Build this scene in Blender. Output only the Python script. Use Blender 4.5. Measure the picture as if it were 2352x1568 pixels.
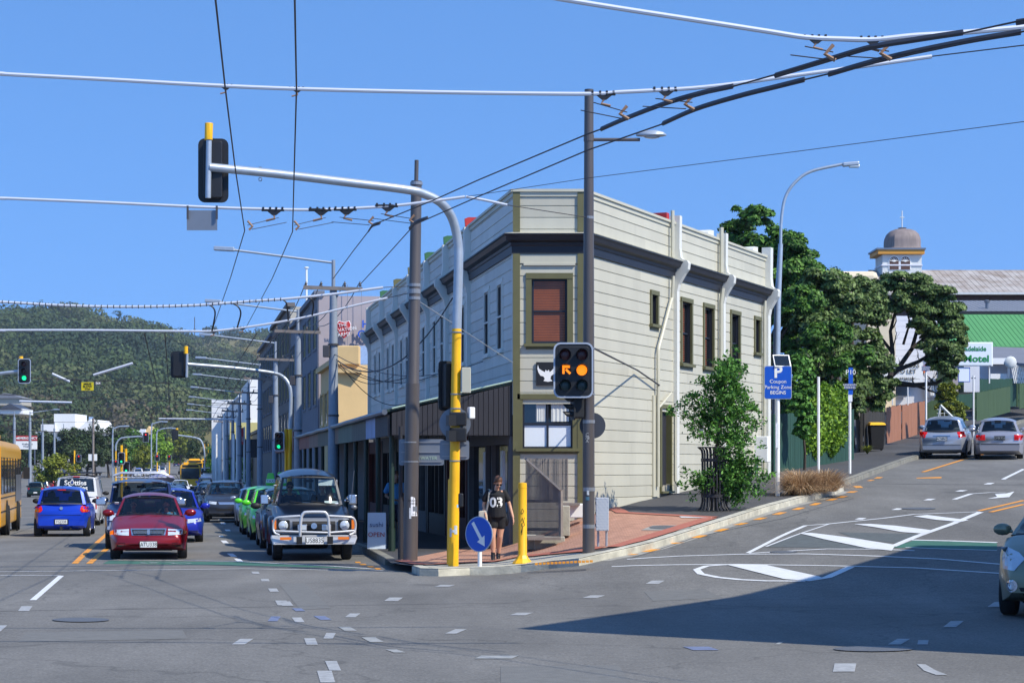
import bpy, bmesh, math, random
import numpy as np
from mathutils import Vector, Matrix
from mathutils.bvhtree import BVHTree
R = math.radians
for o in list(bpy.data.objects): bpy.data.objects.remove(o, do_unlink=True)
scene = bpy.context.scene
COL = scene.collection
# ---------------- camera, sky, sun, exposure ----------------
F, CX, HY, EH = 4704.0, 1176.0, 1075.0, 2.0
cam = bpy.data.cameras.new('camera'); cam_o = bpy.data.objects.new('camera', cam); COL.objects.link(cam_o)
cam.sensor_width = 36; cam.lens = 36*F/2352; cam.shift_y = (HY-784)/2352
cam.clip_start = .5; cam.clip_end = 9000
cam_o.location = (0, 0, EH); cam_o.rotation_euler = (R(90), 0, 0)
scene.camera = cam_o
SUN = Vector((.8, -.55, 1)).normalized()
world = bpy.data.worlds.new('World'); scene.world = world; world.use_nodes = True
wn = world.node_tree; bg = wn.nodes['Background']
sky = wn.nodes.new('ShaderNodeTexSky'); sky.sky_type = 'NISHITA'; sky.sun_disc = False
sky.sun_elevation = math.asin(SUN.z); sky.sun_rotation = math.atan2(SUN.x, SUN.y)
sky.altitude = 0; sky.air_density = 1.0; sky.dust_density = .1; sky.ozone_density = 3.2
wtc = wn.nodes.new('ShaderNodeTexCoord'); wad = wn.nodes.new('ShaderNodeVectorMath'); wad.operation = 'ADD'; wad.inputs[1].default_value = (0, 0, .30)
wno = wn.nodes.new('ShaderNodeVectorMath'); wno.operation = 'NORMALIZE'
wn.links.new(wtc.outputs['Generated'], wad.inputs[0]); wn.links.new(wad.outputs[0], wno.inputs[0]); wn.links.new(wno.outputs[0], sky.inputs[0])
wmx = wn.nodes.new('ShaderNodeMix'); wmx.data_type = 'RGBA'; wmx.blend_type = 'MULTIPLY'; wmx.inputs[0].default_value = 1; wmx.inputs[7].default_value = (.80, 1.17, 1.50, 1)
wn.links.new(sky.outputs[0], wmx.inputs[6]); wn.links.new(wmx.outputs[2], bg.inputs[0]); bg.inputs[1].default_value = .13
sl = bpy.data.lights.new('sun', 'SUN'); sl.energy = 4.2; sl.angle = R(.5); sl.color = (1, .93, .80)
so = bpy.data.objects.new('sun', sl); COL.objects.link(so)
so.rotation_euler = SUN.to_track_quat('Z', 'Y').to_euler(); so.location = (30, -30, 60)
vs = scene.view_settings; vs.view_transform = 'Standard'; vs.look = 'None'; vs.gamma = 1; vs.use_curve_mapping = False
vs.exposure = .42
scene.cycles.max_bounces = 6; scene.cycles.transparent_max_bounces = 12
rnd = random.Random(7)
# ---------------- helpers ----------------
def lin(r, g, b):
    f = lambda v: (v/255/12.92) if v/255 <= .04045 else ((v/255+.055)/1.055)**2.4
    return (f(r), f(g), f(b), 1)
def P(x, y, Y): return Vector(((x-CX)/F*Y, Y, EH-(y-HY)/F*Y))
def XX(x, Y): return (x-CX)/F*Y
def ZZ(y, Y): return EH-(y-HY)/F*Y
MATS = {}
def mat(name, col=(.5, .5, .5), rough=.6, metal=0, var=0, scale=4, bump=0, bscale=40, var2=None, emit=None, es=1, coat=0, spec=.5, stretch=None, perisland=0):
    if name in MATS: return MATS[name]
    m = bpy.data.materials.new(name); m.use_nodes = True; nt = m.node_tree; b = nt.nodes['Principled BSDF']
    if len(col) == 3: col = (*col, 1)
    b.inputs['Base Color'].default_value = col; b.inputs['Roughness'].default_value = rough
    b.inputs['Metallic'].default_value = metal; b.inputs['Coat Weight'].default_value = coat
    b.inputs['Specular IOR Level'].default_value = spec
    tc = None
    def coord():
        nonlocal tc
        if tc is None:
            tc = nt.nodes.new('ShaderNodeTexCoord')
            mp = nt.nodes.new('ShaderNodeMapping'); nt.links.new(tc.outputs['Object'], mp.inputs[0])
            if stretch: mp.inputs['Scale'].default_value = stretch
            tc = mp
        return tc.outputs[0]
    if var or perisland:
        n = nt.nodes.new('ShaderNodeTexNoise'); n.inputs['Scale'].default_value = scale; n.inputs['Detail'].default_value = 6
        n.inputs['Roughness'].default_value = .65
        nt.links.new(coord(), n.inputs['Vector'])
        r = nt.nodes.new('ShaderNodeValToRGB'); r.color_ramp.elements[0].position = .3; r.color_ramp.elements[1].position = .72
        d = tuple(max(0, c*(1-var)) for c in col[:3]); l = tuple(min(1, c*(1+var)) for c in col[:3])
        if var2: l = var2[:3]
        r.color_ramp.elements[0].color = (*d, 1); r.color_ramp.elements[1].color = (*l, 1)
        src = n.outputs[0]
        if perisland:
            g = nt.nodes.new('ShaderNodeNewGeometry'); mx = nt.nodes.new('ShaderNodeMix'); mx.data_type = 'FLOAT'
            mx.inputs[0].default_value = perisland
            nt.links.new(n.outputs[0], mx.inputs[2]); nt.links.new(g.outputs['Random Per Island'], mx.inputs[3]); src = mx.outputs[0]
        nt.links.new(src, r.inputs[0]); nt.links.new(r.outputs[0], b.inputs['Base Color'])
    if bump:
        n2 = nt.nodes.new('ShaderNodeTexNoise'); n2.inputs['Scale'].default_value = bscale; n2.inputs['Detail'].default_value = 4
        nt.links.new(coord(), n2.inputs['Vector'])
        bp = nt.nodes.new('ShaderNodeBump'); bp.inputs['Strength'].default_value = bump; bp.inputs['Distance'].default_value = .02
        nt.links.new(n2.outputs[0], bp.inputs['Height']); nt.links.new(bp.outputs[0], b.inputs['Normal'])
    if emit:
        b.inputs['Emission Color'].default_value = (*emit[:3], 1); b.inputs['Emission Strength'].default_value = es
    MATS[name] = m; return m
def glassmat(name, tint=(.6, .75, .7), op=.35):
    if name in MATS: return MATS[name]
    m = bpy.data.materials.new(name); m.use_nodes = True; nt = m.node_tree; nt.nodes.clear()
    out = nt.nodes.new('ShaderNodeOutputMaterial'); tr = nt.nodes.new('ShaderNodeBsdfTransparent'); gl = nt.nodes.new('ShaderNodeBsdfGlossy')
    gl.inputs['Roughness'].default_value = .03; tr.inputs[0].default_value = (*[t*(1-op) for t in tint], 1)
    fr = nt.nodes.new('ShaderNodeFresnel'); fr.inputs[0].default_value = 1.5; mx = nt.nodes.new('ShaderNodeMixShader')
    nt.links.new(fr.outputs[0], mx.inputs[0]); nt.links.new(tr.outputs[0], mx.inputs[1]); nt.links.new(gl.outputs[0], mx.inputs[2])
    nt.links.new(mx.outputs[0], out.inputs[0]); MATS[name] = m; return m
class Fr:                                     # a vertical plane: s along, d outwards, z up
    def __init__(s, A, B, flip=False):
        s.o = Vector((A[0], A[1], 0)); v = Vector((B[0]-A[0], B[1]-A[1], 0)); s.L = v.length; s.u = v/s.L
        s.n = Vector((s.u.y, -s.u.x, 0))
        if flip: s.n = -s.n
    def __call__(s, a, d, z): return s.o+s.u*a+s.n*d+Vector((0, 0, z))
class MB:
    def __init__(s): s.v = []; s.f = []; s.m = []; s.cm = 0; s.mats = []
    def use(s, m):
        if m not in s.mats: s.mats.append(m)
        s.cm = s.mats.index(m); return s
    def add(s, vs, fs):
        b = len(s.v); s.v += [tuple(v) for v in vs]; s.f += [tuple(b+i for i in f) for f in fs]; s.m += [s.cm]*len(fs); return s
    def hexa(s, p):                            # 8 points: bottom ring 0-3, top ring 4-7
        return s.add(p, [(3, 2, 1, 0), (4, 5, 6, 7), (0, 1, 5, 4), (1, 2, 6, 5), (2, 3, 7, 6), (3, 0, 4, 7)])
    def box(s, c, d, rz=0, rx=0, ry=0):
        M_ = Matrix.Translation(Vector(c)) @ Matrix.Rotation(rz, 4, 'Z') @ Matrix.Rotation(ry, 4, 'Y') @ Matrix.Rotation(rx, 4, 'X')
        x, y, z = d[0]/2, d[1]/2, d[2]/2
        return s.hexa([M_ @ Vector(q) for q in [(-x, -y, -z), (x, -y, -z), (x, y, -z), (-x, y, -z), (-x, -y, z), (x, -y, z), (x, y, z), (-x, y, z)]])
    def fbox(s, fr, a0, a1, d0, d1, z0, z1, z1b=None):
        if z1b is None: z1b = z1
        return s.hexa([fr(a0, d1, z0), fr(a1, d1, z0), fr(a1, d0, z0), fr(a0, d0, z0), fr(a0, d1, z1), fr(a1, d1, z1b), fr(a1, d0, z1b), fr(a0, d0, z1)])
    def tube(s, pts, r, n=8, cap=True, sx=1):
        pts = [Vector(p) for p in pts]; k = len(pts)
        rs = r if isinstance(r, (list, tuple)) else [r]*k
        rings = []; up = None
        for i, p in enumerate(pts):
            t = (pts[min(i+1, k-1)]-pts[max(i-1, 0)])
            if t.length < 1e-9: t = Vector((0, 0, 1))
            t.normalize()
            if up is None:
                up = Vector((0, 0, 1)) if abs(t.z) < .9 else Vector((0, 1, 0))
            a = t.cross(up)
            if a.length < 1e-6: a = t.cross(Vector((1, 0, 0)))
            a.normalize(); b = a.cross(t).normalized(); up = b
            rings.append([p+a*(math.cos(2*math.pi*j/n)*rs[i]*sx)+b*(math.sin(2*math.pi*j/n)*rs[i]) for j in range(n)])
        vs = [v for rg in rings for v in rg]; fs = []
        for i in range(k-1):
            for j in range(n):
                j2 = (j+1) % n; fs.append((i*n+j, i*n+j2, (i+1)*n+j2, (i+1)*n+j))
        if cap: fs += [tuple(range(n-1, -1, -1)), tuple((k-1)*n+j for j in range(n))]
        return s.add(vs, fs)
    def lathe(s, prof, c=(0, 0, 0), n=12, axis='Z', rz=0):
        vs = []; c = Vector(c)
        for r, h in prof:
            for j in range(n):
                a = 2*math.pi*j/n; x, y = r*math.cos(a), r*math.sin(a)
                if axis == 'Z': q = Vector((x, y, h))
                elif axis == 'Y': q = Vector((x, h, y))
                else: q = Vector((h, x, y))
                if rz: q = Matrix.Rotation(rz, 3, 'Z') @ q
                vs.append(c+q)
        k = len(prof); fs = [(i*n+j, i*n+(j+1) % n, (i+1)*n+(j+1) % n, (i+1)*n+j) for i in range(k-1) for j in range(n)]
        fs += [tuple(range(n-1, -1, -1)), tuple((k-1)*n+j for j in range(n))]
        return s.add(vs, fs)
    def prism(s, poly, fn, t0, t1):            # poly 2D list; fn(a, b, t) -> point
        n = len(poly); vs = [fn(a, b, t0) for a, b in poly]+[fn(a, b, t1) for a, b in poly]
        return s.add(vs, [tuple(range(n-1, -1, -1)), tuple(range(n, 2*n))]+[(i, (i+1) % n, n+(i+1) % n, n+i) for i in range(n)])
    def ell(s, c, r, n=8, k=6, M3=None):
        vs = []; c = Vector(c)
        for i in range(k+1):
            th = math.pi*i/k
            for j in range(n):
                a = 2*math.pi*j/n; q = Vector((math.sin(th)*math.cos(a)*r[0], math.sin(th)*math.sin(a)*r[1], -math.cos(th)*r[2]))
                if M3: q = M3 @ q
                vs.append(c+q)
        return s.add(vs, [(i*n+j, i*n+(j+1) % n, (i+1)*n+(j+1) % n, (i+1)*n+j) for i in range(k) for j in range(n)])
    def build(s, name, m=None, parent=None, smooth=False, bevel=0, bvh=False):
        me = bpy.data.meshes.new(name); me.from_pydata(s.v, [], s.f)
        mats = s.mats or ([m] if m else [])
        for q in mats: me.materials.append(MATS[q] if isinstance(q, str) else q)
        if s.mats: me.polygons.foreach_set('material_index', s.m)
        bm = bmesh.new(); bm.from_mesh(me); bmesh.ops.remove_doubles(bm, verts=bm.verts, dist=1e-5) if smooth else None
        bmesh.ops.recalc_face_normals(bm, faces=bm.faces)
        bm.to_mesh(me); bm.free()
        if smooth:
            me.polygons.foreach_set('use_smooth', [True]*len(me.polygons)); me.set_sharp_from_angle(angle=R(38 if smooth is True else smooth))
        o = bpy.data.objects.new(name, me); COL.objects.link(o)
        if bevel:
            b = o.modifiers.new('b', 'BEVEL'); b.width = bevel; b.segments = 2; b.limit_method = 'ANGLE'
        if parent is not None: setpar(o, parent)
        return o
LOC = {}
def setpar(o, parent):
    o.parent = parent
    if parent.name in LOC: o.matrix_parent_inverse = Matrix.Translation(-LOC[parent.name])
def thing(name, label, cat, loc=(0, 0, 0), group=None, local=False, rz=0):
    o = bpy.data.objects.new(name, None); COL.objects.link(o); o.empty_display_size = .2
    o.location = loc; o.rotation_euler = (0, 0, rz)
    if not local: LOC[o.name] = Vector(loc)
    return tag(o, label, cat, group)
def tag(o, label=None, cat=None, group=None, kind=None):
    if label: o['label'] = label
    if cat: o['category'] = cat
    if group: o['group'] = group
    if kind: o['kind'] = kind
    return o
def text(s, size, m, parent=None, M4=None, name='lettering', ext=.004, align='CENTER', bold=0, sx=1, spacing=1):
    cu = bpy.data.curves.new(name, 'FONT'); cu.body = s; cu.size = size; cu.extrude = ext; cu.align_x = align; cu.align_y = 'CENTER'
    cu.offset = bold; cu.space_line = .95; cu.space_character = spacing; cu.resolution_u = 3
    t = bpy.data.objects.new('t', cu); COL.objects.link(t); dg = bpy.context.evaluated_depsgraph_get(); dg.update()
    me = bpy.data.meshes.new_from_object(t.evaluated_get(dg)); bpy.data.objects.remove(t); bpy.data.curves.remove(cu)
    me.name = name
    if sx != 1: me.transform(Matrix.Diagonal((sx, 1, 1, 1)))
    if M4 is not None: me.transform(M4)
    me.materials.clear(); me.materials.append(MATS[m])
    o = bpy.data.objects.new(name, me); COL.objects.link(o)
    if parent is not None: setpar(o, parent)
    return o
def face(c, n, up=(0, 0, 1)):                   # matrix: text plane at c facing direction n
    n = Vector(n).normalized(); up = Vector(up); x = up.cross(n).normalized(); y = n.cross(x)
    return Matrix.Translation(Vector(c)) @ Matrix((x, y, n)).transposed().to_4x4()
def kids(o): return [c for c in COL.objects if c.parent is o]
KM = {}
def reg(o, lst): KM[o.name] = lst
def copy_tree(o, kidmap=None):
    if kidmap is None:
        kidmap = {}
        for c in COL.objects:
            if c.parent: kidmap.setdefault(c.parent.name, []).append(c)
    c = o.copy(); COL.objects.link(c)
    for ch in kidmap.get(o.name, []):
        k = copy_tree(ch, kidmap); k.parent = c
    return c
# ---------------- terrain ----------------
def interp(tab, t):
    if t <= tab[0][0]: return tab[0][1]
    for (a, b), (c, d) in zip(tab, tab[1:]):
        if t <= c: return b+(d-b)*(t-a)/(c-a)
    return tab[-1][1]
ZL = [(0, 0), (48, 0), (65, -.1), (85, -.25), (110, -.45), (160, -.8), (220, -.9), (255, -.6), (300, .15), (374, .5), (450, 1.1), (600, 2.3), (830, 4.6), (1000, 8), (1200, 13), (1400, 18), (20000, 18)]
ZR = [(0, 0), (31, 0), (33, .1), (34.6, .22), (37, .40), (40, .66), (43, .86), (46, 1.04), (52, 1.37), (59, 1.72), (68, 2.08), (76, 2.4), (88, 3.0), (100, 3.6), (120, 4.8), (140, 6), (200, 9.5), (300, 12), (20000, 14)]
def sm(t): t = max(0, min(1, t)); return t*t*(3-2*t)
def gz(X, Y):
    xl = -.6-.165*(Y-46) if Y > 46 else -.6
    xr = 2.1+.407*(Y-46) if Y > 46 else 2.1
    if Y > 80: xr = min(xr, 2.1+.407*34+.2*(Y-80))
    w = sm((X-xl)/(xr-xl)); u = .377*min(X, 60)+.926*Y
    return interp(ZL, Y)*(1-w)+interp(ZR, u)*w
def grid_rows():
    a = [-80, -40, -10, 0, 6, 12]; y = 15.0
    while y < 3300: a.append(y); y += max(.6, y*.012) if y < 1500 else y*.1
    return a
rr = [-1.6, -1.2, -.8, -.6, -.5, -.42, -.36]+[(-.3+.0075*i) for i in range(81)]+[.36, .42, .5, .6, .8, 1.2, 1.6]
rows = grid_rows(); vs_ = []; 
for y in rows:
    for r in rr:
        X = r*(max(y, 0)+22); vs_.append((X, y, gz(X, y)))
nr = len(rr); fs_ = [t for i in range(len(rows)-1) for j in range(nr-1) for t in ((i*nr+j, i*nr+j+1, (i+1)*nr+j+1), (i*nr+j, (i+1)*nr+j+1, (i+1)*nr+j))]
gbvh = BVHTree.FromPolygons([Vector(v) for v in vs_], fs_)
def GZ(X, Y):
    h = gbvh.ray_cast(Vector((X, Y, 500)), Vector((0, 0, -1)))
    return h[0].z if h[0] else 0
def GP(x, y, lift=0):                          # pixel -> point on the ground
    a, b = 12.0, 400.0
    Y = a
    while Y < b:
        if ZZ(y, Y) < gz(XX(x, Y), Y)+lift: break
        Y += .5
    lo, hi = Y-.5, Y
    for _ in range(18):
        m = (lo+hi)/2
        if ZZ(y, m) < gz(XX(x, m), m)+lift: hi = m
        else: lo = m
    return Vector((XX(x, hi), hi, ZZ(y, hi)))
# asphalt with aggregate, patches, cracks and worn wheel tracks
def asphalt(name, base, dark=.75, crack=True):
    m = bpy.data.materials.new(name); m.use_nodes = True; nt = m.node_tree; b = nt.nodes['Principled BSDF']; MATS[name] = m
    b.inputs['Roughness'].default_value = .85; b.inputs['Specular IOR Level'].default_value = .3
    N = nt.nodes.new; L = nt.links.new; tc = N('ShaderNodeTexCoord')
    def noise(sc, det, st=(1, 1, 1)):
        mp = N('ShaderNodeMapping'); mp.inputs['Scale'].default_value = st; L(tc.outputs['Object'], mp.inputs[0])
        n = N('ShaderNodeTexNoise'); n.inputs['Scale'].default_value = sc; n.inputs['Detail'].default_value = det; L(mp.outputs[0], n.inputs[0]); return n.outputs[0]
    def ramp(src, p0, c0, p1, c1):
        r = N('ShaderNodeValToRGB'); e = r.color_ramp.elements; e[0].position = p0; e[1].position = p1; e[0].color = (c0, c0, c0, 1); e[1].color = (c1, c1, c1, 1); L(src, r.inputs[0]); return r.outputs[0]
    def mul(a, c):
        x = N('ShaderNodeMix'); x.data_type = 'RGBA'; x.blend_type = 'MULTIPLY'; x.inputs[0].default_value = 1; L(a, x.inputs[6]); L(c, x.inputs[7]); return x.outputs[2]
    c0 = N('ShaderNodeRGB'); c0.outputs[0].default_value = base
    c = mul(c0.outputs[0], ramp(noise(.18, 5), .35, dark, .65, 1.1))
    c = mul(c, ramp(noise(.9, 6, (1, .25, 1)), .3, .80, .7, 1.08))
    c = mul(c, ramp(noise(30, 3), .3, .7, .7, 1.25))
    c = mul(c, ramp(noise(7, 2), .3, .9, .7, 1.08)); c = mul(c, ramp(noise(.5, 8), .28, .74, .36, 1))
    if crack:
        vo = N('ShaderNodeTexVoronoi'); vo.feature = 'DISTANCE_TO_EDGE'; vo.inputs['Scale'].default_value = .16
        mp = N('ShaderNodeMapping'); L(tc.outputs['Object'], mp.inputs[0]); wob = N('ShaderNodeMix'); wob.data_type = 'VECTOR'; wob.inputs[0].default_value = .25
        n = N('ShaderNodeTexNoise'); n.inputs['Scale'].default_value = 1.2; L(tc.outputs['Object'], n.inputs[0])
        L(mp.outputs[0], wob.inputs[4]); sc = N('ShaderNodeVectorMath'); sc.operation = 'MULTIPLY_ADD'; sc.inputs[1].default_value = (1.5, 1.5, 0)
        L(n.outputs[1], sc.inputs[0]); L(mp.outputs[0], sc.inputs[2]); L(sc.outputs[0], vo.inputs[0])
        c = mul(c, ramp(vo.outputs[0], .0, .72, .006, 1))
    L(c, b.inputs['Base Color'])
    bp = N('ShaderNodeBump'); bp.inputs['Strength'].default_value = .5; bp.inputs['Distance'].default_value = .01
    L(noise(45, 3), bp.inputs['Height']); L(bp.outputs[0], b.inputs['Normal'])
asphalt('asphalt', (.176, .172, .160, 1), .88)
asphalt('footpath_asphalt', (.085, .085, .088, 1), .85, False)
mb = MB(); mb.add(vs_, fs_); g_o = mb.build('road', mat=None) if False else mb.build('road', 'asphalt'); tag(g_o, kind='structure')
g_o.data.polygons.foreach_set('use_smooth', [True]*len(g_o.data.polygons))
def sheet(polys, lift, maxe=.5, zfun=GZ):
    """drape flat polygons (world XY) on the ground"""
    bm = bmesh.new()
    for poly in polys:
        b2 = bmesh.new(); f = b2.faces.new([b2.verts.new((p[0], p[1], 0)) for p in poly])
        bmesh.ops.triangulate(b2, faces=b2.faces[:])
        xs = [p[0] for p in poly]; ys = [p[1] for p in poly]
        for ax, lo, hi in ((0, min(xs), max(xs)), (1, min(ys), max(ys))):
            st = max(maxe, (hi-lo)/120); k = lo+st
            while k < hi:
                co = (k, 0, 0) if ax == 0 else (0, k, 0); no = (1, 0, 0) if ax == 0 else (0, 1, 0)
                bmesh.ops.bisect_plane(b2, geom=b2.verts[:]+b2.edges[:]+b2.faces[:], plane_co=co, plane_no=no); k += st
        me = bpy.data.meshes.new('t'); b2.to_mesh(me); bm.from_mesh(me); bpy.data.meshes.remove(me); b2.free()
    for v in bm.verts: v.co.z = zfun(v.co.x, v.co.y)+lift
    bmesh.ops.triangulate(bm, faces=bm.faces[:])
    bmesh.ops.recalc_face_normals(bm, faces=bm.faces)
    if bm.faces and sum(f.normal.z for f in bm.faces) < 0: bmesh.ops.reverse_faces(bm, faces=bm.faces[:])
    return bm
def sheet_obj(name, polys, lift, m, parent=None, maxe=.5, zfun=GZ):
    bm = sheet(polys, lift, maxe, zfun); me = bpy.data.meshes.new(name); bm.to_mesh(me); bm.free(); me.materials.append(MATS[m] if isinstance(m, str) else m)
    o = bpy.data.objects.new(name, me); COL.objects.link(o)
    if parent: setpar(o, parent)
    return o
# ---------------- footpath and kerb ----------------
mat('concrete', lin(168, 165, 152), .9, var=.18, scale=2.5, bump=.4, bscale=20)
mat('kerb', lin(184, 181, 166), .9, var=.3, scale=3, bump=.4, bscale=20)
mat('old_kerb', lin(128, 126, 116), .9, var=.3, scale=3, bump=.4, bscale=20)
KH = .14
kpx_r = [(964, 1321.7), (1007, 1323), (1079, 1320), (1197, 1314), (1261, 1306), (1330, 1299), (1385, 1286), (1447, 1273), (1506, 1259), (1598, 1229.5), (1686, 1201), (1762, 1176), (1839, 1155), (1880, 1145), (1915, 1136), (1938, 1127)]
kpx_r2 = [(1938, 1116), (1985, 1099), (2035, 1080), (2086, 1061), (2160, 1037), (2228, 1018), (2267, 1004)]
kr = [GP(*q) for q in kpx_r]+[GP(*q) for q in kpx_r2]
end = kr[-1]; d_ = (kr[-1]-kr[-4]).normalized(); kr += [end+d_*25, end+d_*80]
kpx_l = [(946, 1315), (900, 1309), (884, 1297)]
kl = [GP(*q) for q in kpx_l]
def facX(Y, c=0): return .04-.165*(Y-46)-c
kl += [Vector((facX(Y, 3.15), Y, 0)) for Y in (47.5, 52, 60, 80, 110, 150, 200, 290)]
kerbline = [Vector((p.x, p.y)) for p in reversed(kl)]+[Vector((p.x, p.y)) for p in kr]
poly = [tuple(p) for p in kerbline]+[(60, 300), (0, 300)]
mat('brick_paving', lin(190, 144, 120), .85, var=.2, scale=3.5, bump=.3, bscale=25)
m_ = MATS['brick_paving']; nt = m_.node_tree; bk = nt.nodes.new('ShaderNodeTexBrick'); tc = nt.nodes.new('ShaderNodeTexCoord'); nt.links.new(tc.outputs['Object'], bk.inputs[0])
bk.inputs['Scale'].default_value = 4.5; bk.inputs['Mortar Size'].default_value = .02; bk.inputs['Color1'].default_value = (1, 1, 1, 1); bk.inputs['Color2'].default_value = (.8, .78, .75, 1); bk.inputs['Mortar'].default_value = (.6, .55, .5, 1)
mx = nt.nodes.new('ShaderNodeMix'); mx.data_type = 'RGBA'; mx.blend_type = 'MULTIPLY'; mx.inputs[0].default_value = 1
rl = [l for l in nt.links if l.to_socket.name == 'Base Color'][0]; s0 = rl.from_socket; nt.links.new(s0, mx.inputs[6]); nt.links.new(bk.outputs[0], mx.inputs[7]); nt.links.new(mx.outputs[2], nt.nodes['Principled BSDF'].inputs['Base Color'])
mat('red_paver', lin(170, 102, 84), .85, var=.15, scale=6)
fp_o = tag(sheet_obj('footpath', [poly], KH, 'footpath_asphalt', maxe=.6), kind='structure')
fpb = BVHTree.FromPolygons([v.co.copy() for v in fp_o.data.vertices], [tuple(p.vertices) for p in fp_o.data.polygons])
def FZ(X, Y):
    h = fpb.ray_cast(Vector((X, Y, 500)), Vector((0, 0, -1)))
    return h[0].z if h[0] else GZ(X, Y)+KH
def strip(line, w, side=1):
    out = []
    n = len(line)
    for i in range(n):
        t = (line[min(i+1, n-1)]-line[max(i-1, 0)]).normalized(); out.append(line[i]+Vector((-t.y, t.x))*w*side)
    return out
def resample(line, st):
    o = []
    for a, b in zip(line, line[1:]):
        k = max(1, int((b-a).length/st)); o += [a+(b-a)*i/k for i in range(k)]
    return o+[line[-1]]
def kerb(line, name, m, lift=KH+.006):
    L_ = resample(line, .5); I_ = strip(L_, .2); mb = MB(); n = len(L_); vs = []
    for a, b in zip(L_, I_):
        z = GZ(a.x, a.y); c = a*.88+b*.12; z2 = GZ(b.x, b.y)
        vs += [(a.x, a.y, z-.1), (a.x, a.y, z+lift-.03), (c.x, c.y, z+lift), (b.x, b.y, z2+lift), (b.x, b.y, z-.1)]
    mb.add(vs, [(i*5+k, i*5+k+1, (i+1)*5+k+1, (i+1)*5+k) for i in range(n-1) for k in range(4)]+[(0, 1, 2, 3, 4), tuple((n-1)*5+k for k in range(5))])
    return tag(mb.build(name, m), kind='structure')
nl = len(kl)
kerb(kerbline[:nl-2], 'kerb', 'old_kerb'); kerb(kerbline[nl-1:nl+16], 'kerb', 'kerb'); kerb(kerbline[nl+16:], 'kerb', 'old_kerb')
def tp(pts): return [(q.x, q.y) for q in (GP(a, b, KH) for a, b in pts)]
kap = strip(resample([Vector((p.x, p.y)) for p in kr[0:7]], .4), .19); kap = [k for k in kap if k.x > kr[0].x+.1]
tag(sheet_obj('concrete_apron', [[tuple(k) for k in kap]+tp([(1400, 1262), (1340, 1269), (1190, 1284), (1045, 1296), (955, 1300)])], .005, 'concrete', maxe=.15, zfun=FZ), kind='structure')
kin = strip(resample([Vector((p.x, p.y)) for p in kr[5:11]], .5), .21); kin = [k for k in kin if GPx(k) < 1650] if False else kin
def pxo(k): return CX+F*k.x/k.y
kin = [k for k in kin if 1385 < pxo(k) < 1662]; kin2 = strip(kin, .32)
inner = tp([(1652, 1188), (1445, 1177), (1330, 1178), (1240, 1215), (1100, 1250), (950, 1280), (905, 1288), (952, 1298), (1045, 1295), (1190, 1283), (1340, 1268)])
tag(sheet_obj('brick_paving', [[tuple(k) for k in kin2]+inner], .008, 'brick_paving', maxe=.2, zfun=FZ), kind='structure')
edge = [[tuple(kin[i]), tuple(kin[i+1]), tuple(kin2[i+1]), tuple(kin2[i])] for i in range(len(kin)-1)]
fr_ = [Vector(q) for q in tp([(905, 1288), (952, 1298), (1045, 1295), (1190, 1283), (1340, 1268)])]+[kin2[0]]
f2 = strip(fr_, .3); edge += [[tuple(fr_[i]), tuple(fr_[i+1]), tuple(f2[i+1]), tuple(f2[i])] for i in range(len(fr_)-1)]
tb = [Vector(q) for q in tp([(1330, 1178), (1445, 1177), (1652, 1188)])]; t2 = strip(tb, .3, -1); edge += [[tuple(tb[i]), tuple(tb[i+1]), tuple(t2[i+1]), tuple(t2[i])] for i in range(len(tb)-1)]
tag(sheet_obj('red_paver_edge', edge, .022, 'red_paver', maxe=.15, zfun=FZ), kind='structure')
# ---------------- corner building ----------------
mat('board_cream', lin(188, 185, 168), .55, var=.09, scale=1.6, stretch=(1, 1, .22), perisland=.3, bump=.12, bscale=60)
mat('board_white', lin(205, 205, 198), .6, var=.12, scale=1.6, stretch=(1, 1, .22), perisland=.3, bump=.12, bscale=60)
mat('trim_white', lin(214, 214, 206), .5, var=.05, scale=2)
mat('trim_cream', lin(190, 187, 168), .5, var=.05, scale=2)
mat('olive', lin(98, 96, 62), .55, var=.1, scale=3)
mat('navy', lin(28, 31, 42), .5, var=.12, scale=2)
mat('dark_paint', lin(40, 40, 46), .6, var=.12, scale=2)
mat('dark_green', lin(30, 52, 44), .5, var=.12, scale=2)
mat('black', lin(24, 24, 26), .5); mat('rubber', lin(30, 30, 31), .85)
mat('dark_glass', lin(22, 26, 30), .05, spec=.8)
mat('blind_brown', lin(142, 76, 38), .5, var=.2, scale=2)
mat('curtain', lin(205, 208, 205), .9, var=.1, scale=5)
mat('panel_white', lin(225, 232, 238), .25)
mat('white', lin(235, 235, 232), .5); mat('red_paint', lin(178, 44, 40), .5, var=.08); mat('green_roof', lin(52, 100, 62), .5, var=.1)
mat('plinth', lin(150, 144, 128), .9, var=.3, scale=3, bump=.4)
mat('grey_metal', lin(120, 124, 130), .4, .6); mat('galv', lin(172, 182, 192), .42, .45, var=.1, scale=6)
mat('wood_grey', lin(128, 120, 114), .85, var=.2, scale=5); mat('roof_iron', lin(120, 128, 130), .5, .3, var=.15)
mat('pane_black', lin(20, 22, 26), .7, spec=.1)
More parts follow.
